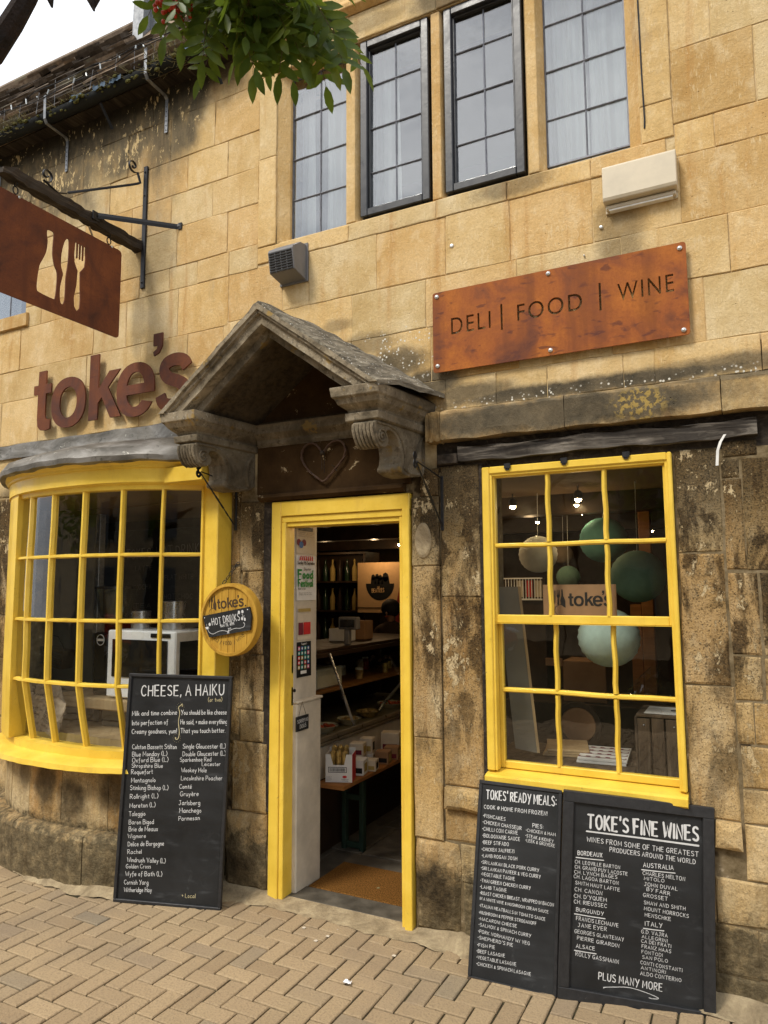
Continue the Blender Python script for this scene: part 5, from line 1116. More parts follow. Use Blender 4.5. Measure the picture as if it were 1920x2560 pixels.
for x, z, r in ((-1.157, 3.205, .011), (-.475, 3.13, .009), (-.55, 3.02, .004), (-3.95, 2.70, .006), (-2.66, 2.2, .005)):
    tag(MB().lathe([(.001, -.008), (r*.7, -.007), (r, -.003), (r, .004)], (x, 0, z), 10, 'y').build('wall_screw', 'screw_steel', smooth=True), {-1.157: 'silver screw head in the stone above the rusted plate', -.475: 'small screw head left below the cream light box', -.55: 'tiny fixing in the wall between plate and light box', -3.95: 'small rusty fixing left of the letters', -2.66: 'small fixing on the wall above the bow window'}[x], 'screw')
c_ = MB().tube([(-.288, -.006, 4.5), (-.286, -.008, 4.1), (-.284, -.006, 3.75), (-.281, -.008, 3.56), (-.283, -.004, 3.52)], .0035, 6).build('wall_cable', 'black_iron', smooth=True); tag(c_, 'thin black cable running down the stone jamb at the rightmost leaded window', 'cable')
st = MB(); P_ = [(-.045, 2.178), (-.062, 2.150), (-.073, 2.118), (-.078, 2.060)]
for (a, b), (c, d) in zip(P_, P_[1:]): st.add([(a-.005, -.036, b), (a+.005, -.037, b), (c+.005, -.037, d), (c-.005, -.036, d), (a-.005, -.0345, b), (a+.005, -.0355, b), (c+.005, -.0355, d), (c-.005, -.0345, d)], [(0, 1, 2, 3), (7, 6, 5, 4), (1, 5, 6, 2), (0, 3, 7, 4)])
tag(st.build('plastic_strip', 'wax_white'), 'white plastic strip hanging from the grey timber lintel', 'strip')
# ================================================================== heart
ht = wthing('heart_wreath', 'twisted brown wire heart hanging on the dark board above the door', 'wreath', (-1.845, -.03, 2.127))
hp = [(-1.848, 2.272), (-1.868, 2.298), (-1.895, 2.322), (-1.930, 2.326), (-1.960, 2.306), (-1.972, 2.270), (-1.962, 2.232), (-1.925, 2.185), (-1.880, 2.150), (-1.842, 2.128), (-1.805, 2.155), (-1.765, 2.195), (-1.728, 2.235), (-1.717, 2.272), (-1.728, 2.306), (-1.755, 2.325), (-1.790, 2.322), (-1.822, 2.300), (-1.848, 2.272)]
for k in range(2):
    q = sm(hp[:-1], 4); n = len(q); pts = [(x+.0028*cos(i*.9+k*pi), -.034+.0028*sin(i*.9+k*pi), z) for i, (x, z) in enumerate(q)]; pts.append(pts[0])
    MB().tube(pts, .0042, 6, cap=False).build('wire', 'heart_wire', ht, smooth=True)
MB().lathe([(.001, -.012), (.012, -.008), (.012, .008), (.001, .012)], (-1.848, -.034, 2.272), 8, 'x').tube([(-1.852, -.034, 2.27), (-1.854, -.03, 2.19)], .0015, 5).tube([(-1.838, -.034, 2.27), (-1.840, -.03, 2.17)], .0015, 5).build('binding', 'dark_beam', ht)
for x, z in ((-1.90, 2.165), (-1.775, 2.19)): MB().tube([(x-.012, -.045, z+.014), (x, -.03, z), (x+.012, -.04, z-.016)], .0025, 5).build('twig', 'dark_beam', ht)
# ================================================================== small hanging basket brackets
for (xx, zz, lab) in ((-2.405, 2.035, 'small black iron basket bracket on the pier beside the bow window'), (-1.222, 1.985, 'small black iron basket bracket on the pier under the timber lintel')):
    b = wthing('basket_bracket', lab, 'bracket', (xx, -.01, zz-.1), 'iron basket brackets either side of the door')
    MB().box(xx-.007, xx+.007, -.012, -.004, zz-.125, zz+.125, ch=.0015).build('wall_bar', 'black_iron', b)
    e = (xx, -.315, zz+.165)
    MB().tube([(xx, -.010, zz+.115), (xx, -.16, zz+.135), (xx, -.285, zz+.150)], .0032, 6).build('top_rod', 'black_iron', b)
    n = 14; A_ = Vector((xx, -.010, zz-.105)); B_ = Vector((xx, -.290, zz+.145)); tw = [A_+(B_-A_)*i/n for i in range(n+1)]
    mb = MB()
    for i in range(n):
        r0 = .0048 if not (5 <= i <= 8) else .0062+.0012*(i % 2); mb.tube([tw[i], tw[i+1]], 1, 4, flat=(r0, .0030+.0025*(i % 2)))
    mb.build('brace', 'black_iron', b)
    for s_ in (1, -1):
        sp = [(xx, -.300+.017*(1-i/26)*cos(-s_*i*.42+pi/2*s_*-1), zz+.155+s_*.019+.017*(1-i/26)*sin(-s_*i*.42-pi/2*s_)) for i in range(20)]
        MB().tube(sp, 1, 6, flat=(.0028, .0075)).build('scroll', 'black_iron', b, smooth=True)
# ================================================================== round barrel sign on chain
bc, bR = Vector((-2.372, -.085, 1.440)), .186
bs = wthing('barrel_sign', "round yellow barrel-lid sign reading toke's with a small black slate, hung on a chain", 'round sign', tuple(bc-Vector((0, 0, bR))))
def disc_seg(xa, xb_, r, y0, y1, name, m, par):
    n = 10; poly = []
    for i in range(n+1): x = xa+(xb_-xa)*i/n; poly.append((x, sqrt(max(0, r*r-x*x))))
    for i in range(n+1): x = xb_-(xb_-xa)*i/n; poly.append((x, -sqrt(max(0, r*r-x*x))))
    q = []
    for p in poly:
        if not q or math.hypot(p[0]-q[-1][0], p[1]-q[-1][1]) > 1e-4: q.append(p)
    return MB().prism(q[::-1], (0, y1-y0, 0), (bc.x, y0, bc.z)).build(name, m, par, bevel=.0012)
edges = [-.170, -.122, -.052, -.008, .036, .112, .170]
for a, b in zip(edges, edges[1:]): disc_seg(a+.0012, b-.0012, .1705, bc.y-.012, bc.y+.012, 'stave', 'barrel_wood', bs)
MB().lathe([(.168, -.012), (.170, -.024), (.184, -.022), (.187, -.012), (.187, .024), (.160, .024), (.168, .010), (.168, -.012)], tuple(bc), 40, 'y', cap=False).build('rim', 'barrel_wood', bs, smooth=True)
o = bs
def flat(y): return lambda x, z, up: (x, y-up, z)
def logo(mb, x, z, s, y):
    """knife, fork and bottle emblem with a swoosh, upright, s = height"""
    F3 = flat(y)
    def poly(P): 
        n = len(mb.v); mb.add([F3(x+a*s, z+b*s, .0004) for a, b in P], [tuple(range(len(P)))])
    poly([(0, .12), (.07, .05), (.13, 1.0), (.03, 1.0)]); poly([(.22, .0), (.34, -.02), (.34, .45), (.42, .6), (.42, 1.05), (.38, 1.05), (.37, .7), (.34, .7), (.33, 1.05), (.29, 1.05), (.28, .7), (.25, .7), (.24, 1.05), (.20, 1.05), (.19, .6), (.26, .45)])
    poly([(.48, -.02), (.80, -.22), (.80, .28), (.66, .62), (.62, 1.08), (.54, 1.08), (.52, .62), (.44, .30)]); ribbon(mb, [(x+a*s, z+b*s) for a, b in ((.75, -.18), (.45, .02), (.10, -.15), (.0, -.45), (.2, -.7))], s*.035, F3, .0004)
def fwrite(par, t, b, y, m, d=.0012, off=.03, rot=0, name='lettering'):
    me = font_mesh(t, name, d, off, b); cx, cz = (b[0]+b[1])/2, (b[2]+b[3])/2
    for v in me.vertices:
        dx, dz = v.co.x-cx, v.co.z-cz; v.co = Vector((cx+dx*cos(rot)-dz*sin(rot), v.co.y+y, cz+dx*sin(rot)+dz*cos(rot)))
    return place(me, name, m, par)
mb = MB(); logo(mb, -2.508, 1.497, .062, bc.y-.0122); mb.build('logo', 'ink_brown', bs)
toke_at(bs, (-2.455, -2.268, 1.500, 1.562), bc.y-.0124, 'ink_brown', .0008, rot=.09, dot=True)
mb = MB(); F3 = flat(bc.y-.0122)
write(mb, 'DELI', -2.482, 1.345, -2.448, 1.322, .020, F3, .12); write(mb, '/', -2.432, 1.313, -2.426, 1.311, .022, F3, .12); write(mb, 'FOOD', -2.408, 1.310, -2.355, 1.313, .018, F3, .12); write(mb, '/', -2.336, 1.316, -2.330, 1.318, .020, F3, .12); write(mb, 'WINE', -2.318, 1.328, -2.270, 1.362, .018, F3, .12)
write(mb, 'EATING', -2.44, 1.345, -2.34, 1.352, .018, F3, .06); mb.build('lettering', 'ink_brown', bs)
# slate tilted on the lid
a = radians(9.5); sc_ = Vector((-2.378, bc.y-.020, 1.425))
def S3(x, z, up): return (sc_.x+x*cos(a)-z*sin(a), sc_.y-.0045-up, sc_.z+x*sin(a)+z*cos(a))
hw, hh = .153, .058
pol = [(-hw+.002, hh), (hw, hh), (hw+.006, .01), (hw-.012, -hh), (-hw+.028, -hh), (-hw+.008, 0)]
slt = MB().add([S3(x, z, 0) for x, z in pol]+[S3(x, z, -.009) for x, z in pol], [tuple(range(6))[::-1], tuple(range(6, 12))]+[(i, (i+1) % 6, (i+1) % 6+6, i+6) for i in range(6)]).build('slate', 'chalkboard', bs)
mb = MB(); write(mb, 'HOT DRINKS', -.095, .0, .085, .0, .036, S3, .10, .3); write(mb, '9AM TIL 4PM', -.045, -.018, .045, -.018, .014, S3, .16, .3)
def cv(P, w=.0022): ribbon(mb, sm(P, 4)[:-4], w, S3, .0006)
cv([(-.118, -.010), (-.126, -.018), (-.118, -.034), (-.095, -.044), (-.06, -.036), (-.03, -.036), (.0, -.044), (.01, -.036), (.004, -.028), (-.004, -.032)])
cv([(.008, -.046), (.02, -.040), (.05, -.036), (.08, -.040), (.105, -.036), (.112, -.020), (.104, -.016), (.100, -.022)])
cv([(.0, -.046), (.016, -.030), (.022, -.032), (.018, -.038)]); cv([(.0, -.046), (-.006, -.056)]); cv([(.002, -.047), (.010, -.056)]); cv([(.0, -.046), (.002, -.058)])
for x, z in ((.085, .040), (.107, .040), (-.112, .008)):
    mb.add([S3(x+.007*cos(t*pi/5), z+.009*sin(t*pi/5), .0006) for t in range(10)], [tuple(range(10))[::-1]])
for x, z in ((.100, .006), (.116, .000)): mb.add([S3(x+.006*cos(t*pi/5), z+.009*sin(t*pi/5), .0006) for t in range(10)], [tuple(range(10))[::-1]])
cv([(.103, .014), (.106, .024), (.100, .028)]); cv([(.110, .010), (.116, .022)]); mb.add([S3(x, z, .0006) for x, z in ((-.143, -.002), (-.138, -.014), (-.126, -.014), (-.121, -.002))], [(3, 2, 1, 0)]); cv([(-.134, .004), (-.131, .009), (-.134, .014)], .0016)
mb.build('lettering', 'chalk_white', slt)
for x in (-hw+.012, hw-.012): MB().lathe([(.001, -.003), (.003, -.002), (.003, .001)], S3(x, .045, .0), 8, 'y').build('screw', 'screw_steel', slt)
A_ = Vector((-2.440, -.075, 1.618)); B_ = Vector((-2.372, -.030, 1.735)); N = 5
for i in range(N):
    p, q = A_+(B_-A_)*(i/N), A_+(B_-A_)*((i+1.25)/N); d = (q-p); l = d.length; d.normalize(); s1 = Vector((0, 1, 0)) if i % 2 else d.cross(Vector((0, 1, 0))).normalized(); s1 = (s1-d*s1.dot(d)).normalized(); c0 = (p+q)/2
    MB().tube([c0+d*(l/2-.006)*max(-1, min(1, 1.35*cos(t)))+s1*.0075*sin(t) for t in [2*pi*k/14 for k in range(15)]], .0020, 6, cap=False).build('chain_link', 'black_iron', bs, smooth=True)
bs.location = Vector((-2.303, -.158, 1.449))-Vector((0, 0, bR))*.967; bs.scale = (.967, .967, .967)
MB().tube([(-2.372, .16, 1.742), (-2.372, -.035, 1.742), (-2.372, -.045, 1.732)], .003, 6).build('hook', 'black_iron', bs)
# ================================================================== blackboards
def rot3(a_, b_, c_):
    return Matrix.Rotation(radians(a_), 4, 'Z') @ Matrix.Rotation(radians(b_), 4, 'X') @ Matrix.Rotation(radians(c_), 4, 'Y')
def board(name, label, loc, ang, w, h, fw, T, fwb=None, depth=.022, recess=.010):
    o = thing(name, label, 'blackboard', mat=Matrix.Translation(Vector(loc)) @ rot3(*ang), group='chalkboards leaning outside the shop')
    fwb = fwb or fw
    for nm, (a, b, c, d) in (('frame_rail', (0, w, 0, fwb)), ('frame_rail', (0, w, h-fw, h)), ('frame_stile', (0, fw, fwb, h-fw)), ('frame_stile', (w-fw, w, fwb, h-fw))):
        MB().box(a, b, 0, depth, c, d, ch=.0022).build(nm, 'black_frame', o)
    p = MB().box(fw, w-fw, recess, depth-.003, fwb, h-fw).build('panel', 'chalkboard', o)
    F3 = lambda x, z, up: (x, recess-up, z)
    for (t, x0, z0, x1, z1, H, c) in T:
        if h < 1 and H < .03: H *= .82
        mb = MB(); write(mb, t, x0, z0, x1, z1, H, F3, {'b': .15, 'u': .14}.get(c, .108 if h > 1 else .125), .16)
        if c == 'u': ribbon(mb, [(x0-.006, z0-.010), (x0+(x1-x0)*.5, z0+(z1-z0)*.5-.0105), (x1+.006, z1-.010)], .0035, F3, .0008)
        if c == 'b': ribbon(mb, [(x0-.004, z0-.012), (x0+(x1-x0)*.5, (z0+z1)/2-.013), (x1+.002, z1-.016)], .006, F3, .0008)
        mb.build('chalk_line', 'chalk_tan' if c == 't' else 'chalk_white', p)
    return o, p, F3
T1=[('CHEESE, A HAIKU', 0.071, 0.968, 0.509, 0.987, 0.0506, 'w'),
('(or two)', 0.43, 0.952, 0.502, 0.956, 0.0202, 't'),
('Milk and time combine', 0.029, 0.87, 0.268, 0.885, 0.0228, 'w'),
('You should be like cheese', 0.29, 0.885, 0.528, 0.895, 0.0225, 'w'),
('Into perfection of', 0.033, 0.824, 0.224, 0.837, 0.0227, 'w'),
('He said, + make everything', 0.291, 0.839, 0.534, 0.851, 0.0224, 'w'),
('Creamy goodness, yum!', 0.034, 0.783, 0.273, 0.796, 0.0226, 'w'),
('That you touch better.', 0.294, 0.797, 0.526, 0.809, 0.0223, 'w'),
('Colston Bassett Stilton', 0.042, 0.71, 0.277, 0.721, 0.0216, 'w'),
('Blue Monday (L)', 0.045, 0.674, 0.23, 0.687, 0.0216, 'w'),
('Oxford Blue (L)', 0.047, 0.646, 0.238, 0.659, 0.0215, 'w'),
('Shropshire Blue', 0.046, 0.621, 0.21, 0.629, 0.0199, 'w'),
('Roquefort', 0.046, 0.59, 0.16, 0.598, 0.0214, 'w'),
('Montagnolo', 0.049, 0.551, 0.177, 0.56, 0.0213, 'w'),
('Stinking Bishop (L)', 0.046, 0.516, 0.247, 0.527, 0.0212, 'w'),
('Rollright (L)', 0.049, 0.474, 0.197, 0.486, 0.0212, 'w'),
('Moreton (L)', 0.05, 0.432, 0.185, 0.444, 0.0211, 'w'),
('Taleggio', 0.049, 0.393, 0.135, 0.401, 0.0211, 'w'),
('Baron Bigod', 0.052, 0.355, 0.182, 0.365, 0.021, 'w'),
('Brie de Meaux', 0.054, 0.323, 0.205, 0.334, 0.0209, 'w'),
('Wigmore', 0.052, 0.291, 0.145, 0.299, 0.0193, 'w'),
('Delice de Borgogne', 0.055, 0.254, 0.242, 0.27, 0.0207, 'w'),
('Rachel', 0.056, 0.219, 0.128, 0.225, 0.0192, 'w'),
('Windrush Valley (L)', 0.057, 0.183, 0.256, 0.191, 0.0206, 'w'),
('Golden Cross', 0.053, 0.153, 0.182, 0.162, 0.019, 'w'),
('Wyfe of Bath (L)', 0.053, 0.119, 0.243, 0.131, 0.0204, 'w'),
('Cornish Yarg', 0.049, 0.08, 0.174, 0.088, 0.0204, 'w'),
('Witheridge Hay', 0.051, 0.046, 0.194, 0.056, 0.0203, 'w'),
('Single Gloucester (L)', 0.31, 0.724, 0.532, 0.735, 0.0214, 'w'),
('Double Gloucester (L)', 0.312, 0.688, 0.534, 0.702, 0.0213, 'w'),
('Sparkenhoe Red', 0.3, 0.661, 0.461, 0.671, 0.0197, 'w'),
('Leicester', 0.415, 0.647, 0.509, 0.652, 0.018, 'w'),
('Wookey Hole', 0.31, 0.613, 0.44, 0.619, 0.0204, 'w'),
('Lincolnshire Poacher', 0.311, 0.575, 0.523, 0.586, 0.0203, 'w'),
('Comté', 0.305, 0.536, 0.368, 0.539, 0.0195, 'w'),
('Gruyère', 0.311, 0.501, 0.405, 0.508, 0.021, 'w'),
('Jarlsberg', 0.306, 0.46, 0.416, 0.466, 0.0209, 'w'),
('Manchego', 0.312, 0.425, 0.424, 0.432, 0.0208, 'w'),
('Parmesan', 0.311, 0.388, 0.418, 0.398, 0.0192, 'w'),
('* Local', 0.35, 0.043, 0.418, 0.046, 0.0186, 't')]
T2=[("TOKES' READY MEALS:", 0.033, 0.648, 0.319, 0.656, 0.0348, 'w'),
('COOK @ HOME FROM FROZEN!', 0.026, 0.61, 0.285, 0.616, 0.0177, 'w'),
('•FISHCAKES', 0.025, 0.576, 0.117, 0.574, 0.0161, 'w'),
('•CHICKEN CHASSEUR', 0.025, 0.552, 0.184, 0.549, 0.0159, 'w'),
('•CHILLI CON CARNE', 0.025, 0.526, 0.17, 0.53, 0.0158, 'w'),
('•BOLOGNAISE SAUCE', 0.028, 0.501, 0.18, 0.508, 0.0157, 'w'),
('•BEEF STIFADO', 0.029, 0.476, 0.136, 0.483, 0.0157, 'w'),
('•CHICKEN JALFREZI', 0.028, 0.45, 0.159, 0.461, 0.0148, 'w'),
('•LAMB ROGAN JOSH', 0.03, 0.427, 0.172, 0.436, 0.0147, 'w'),
('•SRI LANKAN BLACK PORK CURRY', 0.029, 0.403, 0.26, 0.408, 0.0145, 'w'),
('•SRI LANKAN PANEER & VEG CURRY', 0.029, 0.381, 0.267, 0.386, 0.0144, 'w'),
('•VEGETABLE TAGINE', 0.031, 0.359, 0.166, 0.362, 0.0144, 'w'),
('•THAI GREEN CHICKEN CURRY', 0.03, 0.336, 0.23, 0.34, 0.0143, 'w'),
('•LAMB TAGINE', 0.03, 0.313, 0.136, 0.316, 0.0143, 'w'),
('•ROAST CHICKEN BREAST, WRAPPED IN BACON', 0.031, 0.291, 0.321, 0.297, 0.014, 'w'),
('IN A WHITE WINE & MUSHROOM CREAM SAUCE', 0.031, 0.272, 0.301, 0.27, 0.0124, 'w'),
('•ITALIAN MEATBALLS IN TOMATO SAUCE', 0.032, 0.247, 0.29, 0.243, 0.0131, 'w'),
('•MUSHROOM & PEPPER STROGANOFF', 0.031, 0.222, 0.257, 0.222, 0.0131, 'w'),
('•MACARONI CHEESE', 0.032, 0.2, 0.182, 0.2, 0.0131, 'w'),
('•SALMON & SPINACH CURRY', 0.033, 0.179, 0.238, 0.177, 0.0137, 'w'),
('•PORK NORMANDY W/ VEG', 0.032, 0.156, 0.234, 0.15, 0.0137, 'w'),
("•SHEPHERD'S PIE", 0.032, 0.134, 0.17, 0.133, 0.0137, 'w'),
('•FISH PIE', 0.032, 0.108, 0.101, 0.112, 0.0137, 'w'),
('•BEEF LASAGNE', 0.031, 0.087, 0.141, 0.091, 0.0136, 'w'),
('•VEGETABLE LASAGNE', 0.032, 0.066, 0.186, 0.071, 0.0134, 'w'),
('•CHICKEN & SPINACH LASAGNE', 0.033, 0.044, 0.243, 0.05, 0.0133, 'w'),
('PIES:', 0.229, 0.565, 0.271, 0.566, 0.0173, 'w'),
('•CHICKEN & HAM', 0.204, 0.546, 0.32, 0.545, 0.0139, 'w'),
('•STEAK & KIDNEY', 0.203, 0.526, 0.312, 0.52, 0.0138, 'w'),
('•LEEK & GRUYERE', 0.204, 0.509, 0.318, 0.504, 0.0138, 'w')]
T3=[("TOKE'S FINE WINES", 0.093, 0.597, 0.487, 0.601, 0.0498, 'b'),
('WINES FROM SOME OF THE GREATEST', 0.091, 0.549, 0.487, 0.547, 0.0201, 'w'),
('PRODUCERS AROUND THE WORLD', 0.175, 0.524, 0.477, 0.52, 0.0189, 'w'),
('BORDEAUX', 0.059, 0.497, 0.148, 0.5, 0.0177, 'u'),
('CH. LEOVILLE BARTON', 0.05, 0.466, 0.213, 0.467, 0.0146, 'w'),
('CH. GRAND PUY LACOSTE', 0.05, 0.448, 0.24, 0.448, 0.0146, 'w'),
('CH. LYNCH BAGES', 0.049, 0.43, 0.203, 0.432, 0.0146, 'w'),
('CH. LAGOA BARTON', 0.047, 0.414, 0.208, 0.412, 0.0145, 'w'),
('SMITH HAUT LAFITE', 0.053, 0.393, 0.213, 0.39, 0.0145, 'w'),
('CH. CANON', 0.052, 0.369, 0.151, 0.368, 0.0159, 'w'),
("CH. D'YQUEM", 0.05, 0.346, 0.167, 0.348, 0.0158, 'w'),
('CH. RIEUSSEC', 0.05, 0.326, 0.168, 0.327, 0.0158, 'w'),
('BURGUNDY', 0.059, 0.3, 0.157, 0.299, 0.0157, 'u'),
('FRANCIS LECHAUVE', 0.06, 0.27, 0.21, 0.267, 0.0156, 'w'),
('JANE EYER', 0.066, 0.248, 0.169, 0.248, 0.0156, 'w'),
('GEORGES GLANTENAY', 0.055, 0.225, 0.23, 0.223, 0.0148, 'w'),
('PIERRE GIRARDIN', 0.065, 0.204, 0.214, 0.199, 0.0147, 'w'),
('ALSACE', 0.062, 0.176, 0.128, 0.176, 0.0154, 'u'),
('ROLLY GASSMANN', 0.061, 0.149, 0.213, 0.145, 0.016, 'w'),
('AUSTRALIA', 0.296, 0.486, 0.401, 0.49, 0.018, 'u'),
('CHARLES MELTON', 0.294, 0.459, 0.441, 0.458, 0.0158, 'w'),
('MITOLO', 0.299, 0.442, 0.369, 0.443, 0.0136, 'w'),
('JOHN DUVAL', 0.299, 0.422, 0.415, 0.421, 0.015, 'w'),
('BY FARR', 0.308, 0.406, 0.389, 0.401, 0.0149, 'w'),
('GROSSET', 0.296, 0.384, 0.381, 0.382, 0.0149, 'w'),
('SHAW AND SMITH', 0.299, 0.359, 0.442, 0.358, 0.0148, 'w'),
('MOUNT HORROCKS', 0.3, 0.339, 0.453, 0.335, 0.0148, 'w'),
('HENSCHKE', 0.303, 0.318, 0.392, 0.316, 0.0148, 'w'),
('ITALY', 0.304, 0.287, 0.363, 0.289, 0.0175, 'u'),
('G.D. VAJRA', 0.291, 0.26, 0.381, 0.259, 0.0146, 'w'),
('ALLEGRINI', 0.293, 0.244, 0.38, 0.242, 0.0132, 'w'),
('CA DEI FRATI', 0.291, 0.229, 0.393, 0.226, 0.0132, 'w'),
('FRANZ HAAS', 0.293, 0.211, 0.393, 0.209, 0.0138, 'w'),
('FONTODI', 0.293, 0.193, 0.364, 0.192, 0.0131, 'w'),
('SAN POLO', 0.295, 0.176, 0.382, 0.176, 0.0131, 'w'),
('CONTI CONSTANTI', 0.289, 0.157, 0.431, 0.153, 0.0137, 'w'),
('ANTINORI', 0.291, 0.14, 0.375, 0.138, 0.013, 'w'),
('ALDO CONTERNO', 0.289, 0.121, 0.428, 0.12, 0.0143, 'w'),
('PLUS MANY MORE', 0.144, 0.083, 0.363, 0.079, 0.0291, 'w')]
b1, p1_, F3 = board('chalkboard', 'tall chalkboard headed CHEESE, A HAIKU leaning against the bow window', (-2.811, -.381, GZ+.0015), (17.1, -3.2, .7), .550, 1.078, .015, T1)
mb = MB(); ribbon(mb, sm([(.294, .924), (.284, .928), (.275, .918), (.283, .892), (.279, .85), (.287, .80), (.283, .772), (.272, .766), (.267, .776), (.274, .784)], 5)[:-5], .0035, F3, .001)
for i in range(12):
    for (cx, cz) in ((.284, .922), (.275, .772)): mb.add([F3(cx+.020*cos(i*pi/6)+.0012*cos(t), cz+.020*sin(i*pi/6)+.0012*sin(t), .0007) for t in (0, 1.57, 3.14, 4.71)], [(3, 2, 1, 0)])
mb.build('chalk_squiggle', 'chalk_tan', p1_)
b2, p2_, F3 = board('chalkboard', "narrow chalkboard headed TOKES' READY MEALS leaning under the sash window", (-1.047, -.245, GZ+.0015), (3.5, -13.9, 1.0), .342, .719, .014, T2, fwb=.004, depth=.016, recess=.006)
MB().box(0, .342, -.001, .018, -.012, .0, ch=.001).build('bottom_rail', 'crate_wood', b2)
b3, p3_, F3 = board('chalkboard', "wide chalkboard headed TOKE'S FINE WINES leaning right of the meals board", (-.700, -.238, GZ+.0015), (15.2, -6.0, 3.8), .542, .725, .040, T3, depth=.030, recess=.012)
mb = MB(); ribbon(mb, sm([(.163, .056), (.21, .068), (.255, .073), (.31, .066), (.352, .055), (.33, .050), (.304, .052)], 4)[:-4], .002, F3, .0006); mb.build('chalk_squiggle', 'chalk_white', p3_)
# ================================================================== shop interior
XL, XR, YB, ZC = -6.3, .55, 5.4, 2.125
fl = box('shop_floor', 'flagstone', XL, XR, .17, YB, GZ-.06, GZ-.006, kind='structure')
random.seed(11)
y = .285
while y < 3.2:
    x = -3.2; dpt = random.uniform(.34, .5)
    while x < -.2:
        w = random.uniform(.38, .62)
        if y < .28+.05 or True: MB().cbox(x+.004, x+w-.004, y+.004, y+dpt-.004, GZ-.03, GZ+random.uniform(-.001, .004), .005).build('flagstone', 'flagstone', fl)
        x += w
    y += dpt
sw = MB(); sw.box(XL-.1, XL, .28, YB, 0, ZC+.1).box(XR, XR+.1, .28, YB, 0, ZC+.1).box(XL, XR, YB, YB+.1, 0, ZC+.1); sw.build('shop_wall', 'shop_wall', kind='structure')
box('shop_ceiling', 'shop_ceiling', XL-.1, XR+.1, .2795, YB+.1, ZC, ZC+.06, kind='structure')
mb = MB()
for yy in (1.0, 2.3, 3.7): mb.box(XL, XR, yy, yy+.13, ZC-.11, ZC-.001)
mb.build('ceiling_beams', 'dark_wood', kind='structure')
tag(MB().box(-2.05, -1.43, .175, .53, GZ+.001, GZ+.013, ch=.004).build('doormat', 'coir'), 'brown coir doormat just inside the yellow door frame', 'doormat')
# ---- display counter
dc = wthing('display_counter', 'glass-fronted deli display counter with brown rails along the shop passage', 'display counter', (-2.55, 1.3, GZ))
MB().box(-2.92, -2.215, .36, 2.5, .52, .700, ch=.004).build('front_panel', 'white_paint', dc); MB().box(-2.92, -2.235, .38, 2.5, GZ, .518).build('base', 'dark_wood', dc)  # base coloured dark to stand for the shade under the bench
MB().box(-2.235, -2.192, .35, 2.52, .712, .730, ch=.003).box(-2.235, -2.188, .35, 2.52, .734, .758, ch=.003).box(-2.92, -2.235, .35, 2.52, .700, .712).build('glass_rail', 'steel_rail', dc)
MB().box(-2.46, -2.40, .35, 2.52, 1.165, 1.195, ch=.003).box(-2.92, -2.42, .35, 2.52, 1.196, 1.215, ch=.003).build('top_rail', 'dark_wood', dc)
MB().quad((-2.21, .36, .758), (-2.21, 2.5, .758), (-2.41, 2.5, 1.17), (-2.41, .36, 1.17)).build('front_glass', 'counter_glass', dc)
MB().box(-2.90, -2.24, 2.50, 2.505, .76, 1.16).build('side_glass', 'counter_glass', dc)
MB().tube([(-2.205, .93, .74), (-2.40, .95, 1.185)], .009, 8).build('glass_post', 'steel', dc)
MB().tube([(-2.30, 1.95, 1.16), (-2.26, 1.92, 1.0), (-2.30, 1.50, .80), (-2.31, 1.46, .76)], .011, 8).build('glass_post', 'steel', dc, smooth=True)
MB().box(-2.88, -2.45, .42, 2.45, .93, .945, ch=.002).build('shelf', 'orange_pine', dc)
MB().box(-2.905, -2.88, .36, 2.5, .712, 1.165).build('back_panel', 'dark_wood', dc)
# food in the counter
def dish(x, y, r, m, mf, lab, sx=1.0, z=.714):
    t = thing('serving_dish', lab, 'dish', (x, y, z), 'dishes of food in the glass counter')
    MB().lathe([(r*.6, 0), (r*.62, .003), (r, .040), (r*.97, .041), (r*.58, .008)], n=20).build('dish', m, t, smooth=True); t.scale = (1, sx, 1)
    mb = MB(); random.seed(int(x*1000))
    for i in range(26): a, q = random.uniform(0, 6.28), r*.72*sqrt(random.random()); mb.ball((q*cos(a), q*sin(a), .022+random.uniform(0, .018)), random.uniform(.010, .018), 7, (1, random.uniform(.6, 1.2), .7))
    mb.build('food', mf, t)
dish(-2.33, .56, .085, 'ceramic', 'food_tan', 'white oval dish of pastries at the near end of the counter', 1.25)
dish(-2.40, .88, .090, 'ceramic', 'food_red', 'pale bowl of red antipasti beside the near glass post', 1.1)
dish(-2.38, 1.16, .080, 'ceramic', 'food_tan', 'pale bowl behind the near glass post', 1)
dish(-2.62, .98, .11, 'ceramic', 'food_tan', 'large round pale bowl at the back of the counter', 1)
dish(-2.40, 1.46, .085, 'gold_foil', 'food_tan', 'shiny foil dish in the middle of the counter', 1)
dish(-2.42, 1.85, .10, 'ceramic', 'food_red', 'far pale dish in the counter near the curved post', 1)
rb = wthing('casserole_dish', 'red rectangular casserole dish standing in the counter', 'dish', (-2.52, .66, .714))
MB().box(-2.62, -2.42, .57, .77, .714, .790, ch=.008).build('body', 'food_red', rb); MB().box(-2.635, -2.405, .555, .785, .786, .796, ch=.003).box(-2.59, -2.45, .60, .74, .79, .798).build('rim', 'ceramic', rb)
wb = wthing('white_scale', 'white weighing scale on the counter shelf', 'scale', (-2.62, 1.1, .95)); MB().box(-2.78, -2.50, .95, 1.28, .948, 1.075, ch=.01).build('body', 'white_paint', wb); MB().box(-2.74, -2.54, .942, .951, .99, 1.03).build('display', 'oven_black', wb)
random.seed(17)
